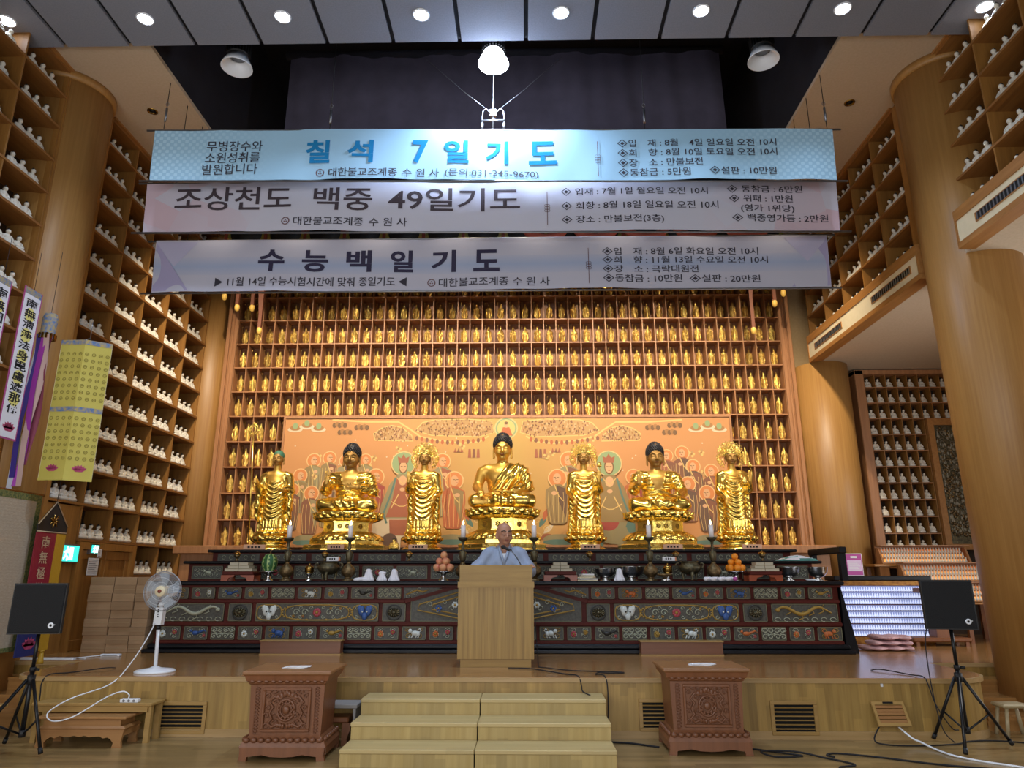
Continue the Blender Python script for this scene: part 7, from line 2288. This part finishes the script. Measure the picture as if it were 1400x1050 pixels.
cable('black_cable', 'black cable lying over the left stage edge behind the low table', [(-4.55, 8.3, SZ + F0), (-4.62, 8.2, SZ + F0 + .01), (-4.8, 7.9, SZ + F0), (-4.9, 7.70, SZ + .012), (-4.92, 7.63, SZ - .06), (-4.91, 7.62, .38), (-4.91, 7.62, .02)], .006, 'ink')
cable('black_cable', 'black cable from the lectern over the stage edge to the steps', [(-.2, 8.38, SZ + F0), (0.05, 8.32, SZ + F0), (.2, 8.14, SZ + F0), (.42, 7.85, SZ + F0), (.52, 7.69, SZ + .012), (.55, 7.625, .5), (.56, 7.6, .445), (.62, 7.45, .432)], .006, 'ink')
cable('black_cable', 'looped black cable on the stage floor right of the lectern', [(.1, 8.5, SZ + .55), (.13, 8.52, SZ + .1), (.14, 8.5, SZ + .01), (.2, 8.42, SZ + F0), (.5, 8.16, SZ + F0), (.95, 8.06, SZ + F0), (1.02, 7.98, SZ + F0), (.86, 7.96, SZ + F0), (.76, 7.98, SZ + .01), (.72, 7.85, SZ + F0), (.79, 7.69, SZ + .012), (.81, 7.61, .45), (.80, 7.62, .1)], .006, 'ink')
cable('black_cable', 'black cable on the floor under the right donation box edge', [(.8, 7.5, F0), (1.0, 7.45, F0), (1.15, 7.35, F0), (1.24, 7.3, F0)], .009, 'ink')
cable('black_cable', 'tangled black cable on the floor right of the right donation box', [(2.08, 7.25, F0), (2.3, 7.1, F0), (2.45, 6.98, F0), (2.2, 6.95, F0), (2.12, 7.08, F0 + .015), (2.4, 7.05, F0 + .02), (2.62, 6.92, F0), (2.78, 6.68, F0), (2.62, 6.6, F0), (2.6, 6.5, F0)], .008, 'ink')
cable('black_cable', 'long black cable crossing the floor in front of the right speaker stand', [(2.72, 6.95, F0), (2.68, 7.02, F0), (2.8, 7.08, F0), (3.1, 6.95, F0), (3.5, 6.7, F0), (3.9, 6.55, F0)], .008, 'ink')
cable('black_cable', 'black cable drooping over the stage front above the open hatch', [(3.72, 8.25, SZ + F0), (3.82, 8.22, SZ + .02), (3.95, 7.9, SZ + F0), (3.98, 7.69, SZ + .012), (3.99, 7.63, .5), (4.02, 7.6, .33), (4.08, 7.5, .15), (4.2, 7.6, F0 + .1)], .006, 'ink')
cable('black_cable', 'black cable looping on the floor from the open hatch to the right stand', [(3.45, 7.6, .15), (3.36, 7.56, .03), (3.4, 7.45, F0), (3.7, 7.4, F0), (4.1, 7.48, F0), (4.3, 7.6, F0), (4.6, 7.62, F0), (4.95, 7.45, F0), (5.2, 7.3, F0)], .007, 'ink')
cable('white_cable', 'white cable running from the open hatch across the floor to the right corner', [(3.62, 7.6, .14), (3.68, 7.48, .06), (3.72, 7.4, F0 + .03), (3.76, 7.22, F0 + .006), (3.79, 7.0, F0 + .004), (3.92, 6.82, F0), (4.1, 6.66, F0), (4.2, 6.55, F0)], .009, 'white_pl')
cable('speaker_lead', 'black lead hanging from the right loudspeaker down to the floor', [(4.0, 7.5, 1.1), (3.96, 7.52, .9), (3.95, 7.5, .5), (3.97, 7.45, .15), (4.05, 7.42, .03)], .005, 'ink')
# sheet on a stand at the right edge
t = thing('music_stand', 'white sheet on a thin black stand cut by the right picture edge', 'stand', (4.70, 6.85, 0))
MB().cyl((0, 0, .02), (0, 0, .9), .01, 8).build('pole', 'metal_black', t)
for a in range(3): MB().cyl((0, 0, .2), (.2 * math.cos(a * 2.1), .2 * math.sin(a * 2.1), .01), .008, 8).build('leg', 'metal_black', t)
b = MB(); b.prism([(-.16, .88), (.16, .88), (.16, 1.02), (-.06, 1.02)], -.03, -.02); b.build('sheet', 'paper', t)
t = thing('white_pipe', 'white plastic strip lying on the stage floor at the left edge', 'strip', (-5.78, 8.95 + .16, SZ + .0005)); MB().box(-.4, .26, -.03, .03, 0, .03, 0, .006).build('strip', 'white_pl', t)

# ------------------------------------------------------------------ right aisle
M['clear_led'] = mat('glowing_crystal', '#cdd8ff', .3, emit='#d3dcf8', estr=.7)
M['gilt'] = mat('gilded_cornice', '#9a6a22', .4, .5, col2='#7a4a18', scale=18, bump=.3, bscale=40)
t = thing('crystal_cabinet', 'cabinet of glowing white crystal figurines behind the right loudspeaker', 'cabinet', (4.9, 11.55, SZ))
b = MB(); b.box(-.05, 1.35, .3, .34, 0, .93); b.box(-.06, -.02, 0, .3, 0, .93); b.box(1.31, 1.35, 0, .3, 0, .93); b.build('case', 'redwood', t)
MB().box(-.1, 1.4, -.04, .34, .93, 1.0, 0, .01).build('top', 'black', t)
MB().box(-.04, 1.33, -.012, .03, .85, .93, 0, .006).build('gilded_cornice', 'gilt', t)
MB().box(-.04, 1.33, -.02, .03, .0, .1, 0, .006).build('gilded_base', 'gilt', t)
MB().box(-.02, 1.31, .1, .12, .1, .85).build('lit_back', mat('lit_back_panel', '#aab4d8', .5, emit='#9dabdc', estr=.3), t)
for i in range(8): MB().box(-.02, 1.31, 0.0, .1, .1 + .094 * i - .006, .1 + .094 * i + .006).build('shelf_board', 'redwood', t)
s = SDF(); s.ell((0, 0, .014), (.018, .014, .015), 0).cap((0, 0, .02), (0, 0, .042), .012, .01, .008).ell((0, 0, .06), (.009, .009, .011), .006)
s.cut(lambda x, y, z: -z)
CF = s.mb((-.025, -.022, -.008), (.025, .022, .08), .0075).mesh('crystal_figurine', 'clear_led')
for r_ in range(8):
    for c in range(34):
        o = bpy.data.objects.new('crystal_figurine', CF); COL.objects.link(o)
        o.location = (4.9 + .0 + .0385 * c, 11.6, SZ + .107 + .094 * r_)
        tag(o, 'tiny glowing crystal figurine, %s shelf up in the lit cabinet, %s from the left' % (nth(r_), nth(c)), 'figurine', 'glowing crystal figurines in the cabinet')
# lamp tiers with small white figurines
M['amber'] = mat('amber_lamp', '#ffb45c', .4, emit='#ffb058', estr=.6)
s = SDF(); s.ell((0, 0, .015), (.024, .018, .018), 0).cap((0, 0, .02), (0, 0, .055), .016, .012, .008).ell((0, 0, .075), (.0115, .0115, .014), .006)
s.cut(lambda x, y, z: -z)
TF = s.mb((-.03, -.025, -.008), (.03, .025, .1), .009).mesh('tiny_figurine', 'white_fig')
def tier(x0, x1, y, zt, s_, n, rows=3, x1v=None):
    t = thing('lamp_tier', 'wooden tier stand of tiny white figurines with amber lamps, %s' % s_, 'tier stand', (x0, y, zt), group='tier stands of lamps in the aisle')
    w = x1 - x0
    for r_ in range(rows):
        z = -.245 + .08 * r_
        yy = .07 * r_
        MB().box(0, w, yy, yy + .07, z - .02, z).build('step_board', 'trim', t)
        MB().box(.02, w - .02, yy + .06, yy + .065, z, z + .055).build('amber_lamp', 'amber', t)
    MB().box(-.03, w + .03, .2, .24, -.27, .015).build('back_board', 'rack', t)
    MB().box(-.03, w + .03, .0, .24, .017, .034).build('top_rail', 'rack', t)
    for x in (-.03, w): MB().prism([(0, -.27), (.22, -.27), (.22, .0), (.12, 0)], x, x + .03, 'X').build('side_board', 'rack', t)
    for r_ in range(rows):
        for i in range(n):
            o = bpy.data.objects.new('tiny_figurine', TF); COL.objects.link(o)
            o.location = (x0 + .03 + (w - .06) * (i + .5) / n, y + .028 + .07 * r_, zt - .2445 + .08 * r_); o.scale = (1.0, .95, 1.0)
            tag(o, 'tiny white figurine on the %s lamp tier, %s row, %s from the left' % (s_.split(' ')[0], ('front', 'middle', 'rear')[r_], nth(i)), 'figurine', 'tiny white figurines on the %s lamp tier' % s_.split(' ')[0])
    return t
tier(6.0, 7.42, 12.3, 2.03, 'upper one under the aisle shelf', 28)
tier(6.16, 7.6, 11.95, 1.745, 'middle one in front of it', 28)
tier(6.75, 7.5, 11.65, 1.44, 'lowest one right of the loudspeaker', 14)
t = thing('tier_table', 'wooden table carrying the lamp tiers in the aisle', 'table', (6.75, 12.2, SZ))
MB().box(-.95, 1.0, .05, .5, 1.15, 1.19, 0, .006).build('upper_shelf', 'trim', t)
MB().box(-.7, 1.0, -.28, .04, .875, .905, 0, .006).build('middle_shelf', 'trim', t)
MB().box(-.02, .95, -.6, -.29, .57, .6, 0, .006).build('lower_shelf', 'trim', t)
for (x, y, z) in ((-.9, .4, 1.15), (.9, .4, 1.15), (-.6, -.1, .875), (.9, -.1, .875), (.1, -.55, .57), (.9, -.55, .57)): MB().box(x - .03, x + .03, y - .03, y + .03, 0, z).build('leg', 'carved', t)
t = thing('red_pedestal', 'reddish carved wooden pedestal behind the right loudspeaker', 'pedestal', (6.13, 11.2, SZ))
b = MB(); b.box(-.45, .42, -.1, .25, .06, .12, 0, .02); b.box(-.05, .17, -.02, .18, .12, .75); b.box(-.2, .3, -.05, .22, .75, .82, 0, .01); b.build('body', 'carved', t)
for x in (-.4, .32): 
    for y in (-.08, .18): MB().box(x, x + .05, y, y + .04, 0, .06).build('foot', 'carved', t)
t = thing('notice_stand', 'pink and lilac printed notice standing on the black cabinet at the right', 'notice', (5.18, 11.6, SZ + 1.001))
MB().box(-.13, .13, 0, .012, 0, .34).build('board', 'paper', t)
MB().box(-.12, .12, -.003, 0, .01, .33).build('pink_print', 'magenta', t)
MB().box(-.11, .11, -.005, -.003, .07, .24).build('lilac_field', 'lilac', t)
b = MB(); [b.box(-.09, .09 - .02 * (i % 3), -.007, -.005, .085 + .02 * i, .093 + .02 * i) for i in range(7)]; b.box(-.05, .05, -.007, -.004, .27, .3); b.build('printed_lines', 'paper', t)
# pink folded mat beside the altar
t = thing('folded_mat', 'folded pink satin mat lying beside the right end of the altar', 'mat', (5.02, 10.55, SZ))
for i in range(3):
    s = SDF(); s.cap((-.3 + .08 * i, 0, .035), (.25 - .01 * i, 0, .035), .05, .05, 0, (1, 4.2, .66))
    s.disp(lambda x, y, z: .006 * np.sin(x * 26 + i) * np.sin(y * 11))
    s.cut(lambda x, y, z: -z)
    m = s.mb((-.42, -.3, -.02), (.42, .3, .1), .018); o = MB(); o.merge(m, Matrix.Translation((0, 0, .069 * i + .001))); o.build('fold', 'pink', t)
M_ = None
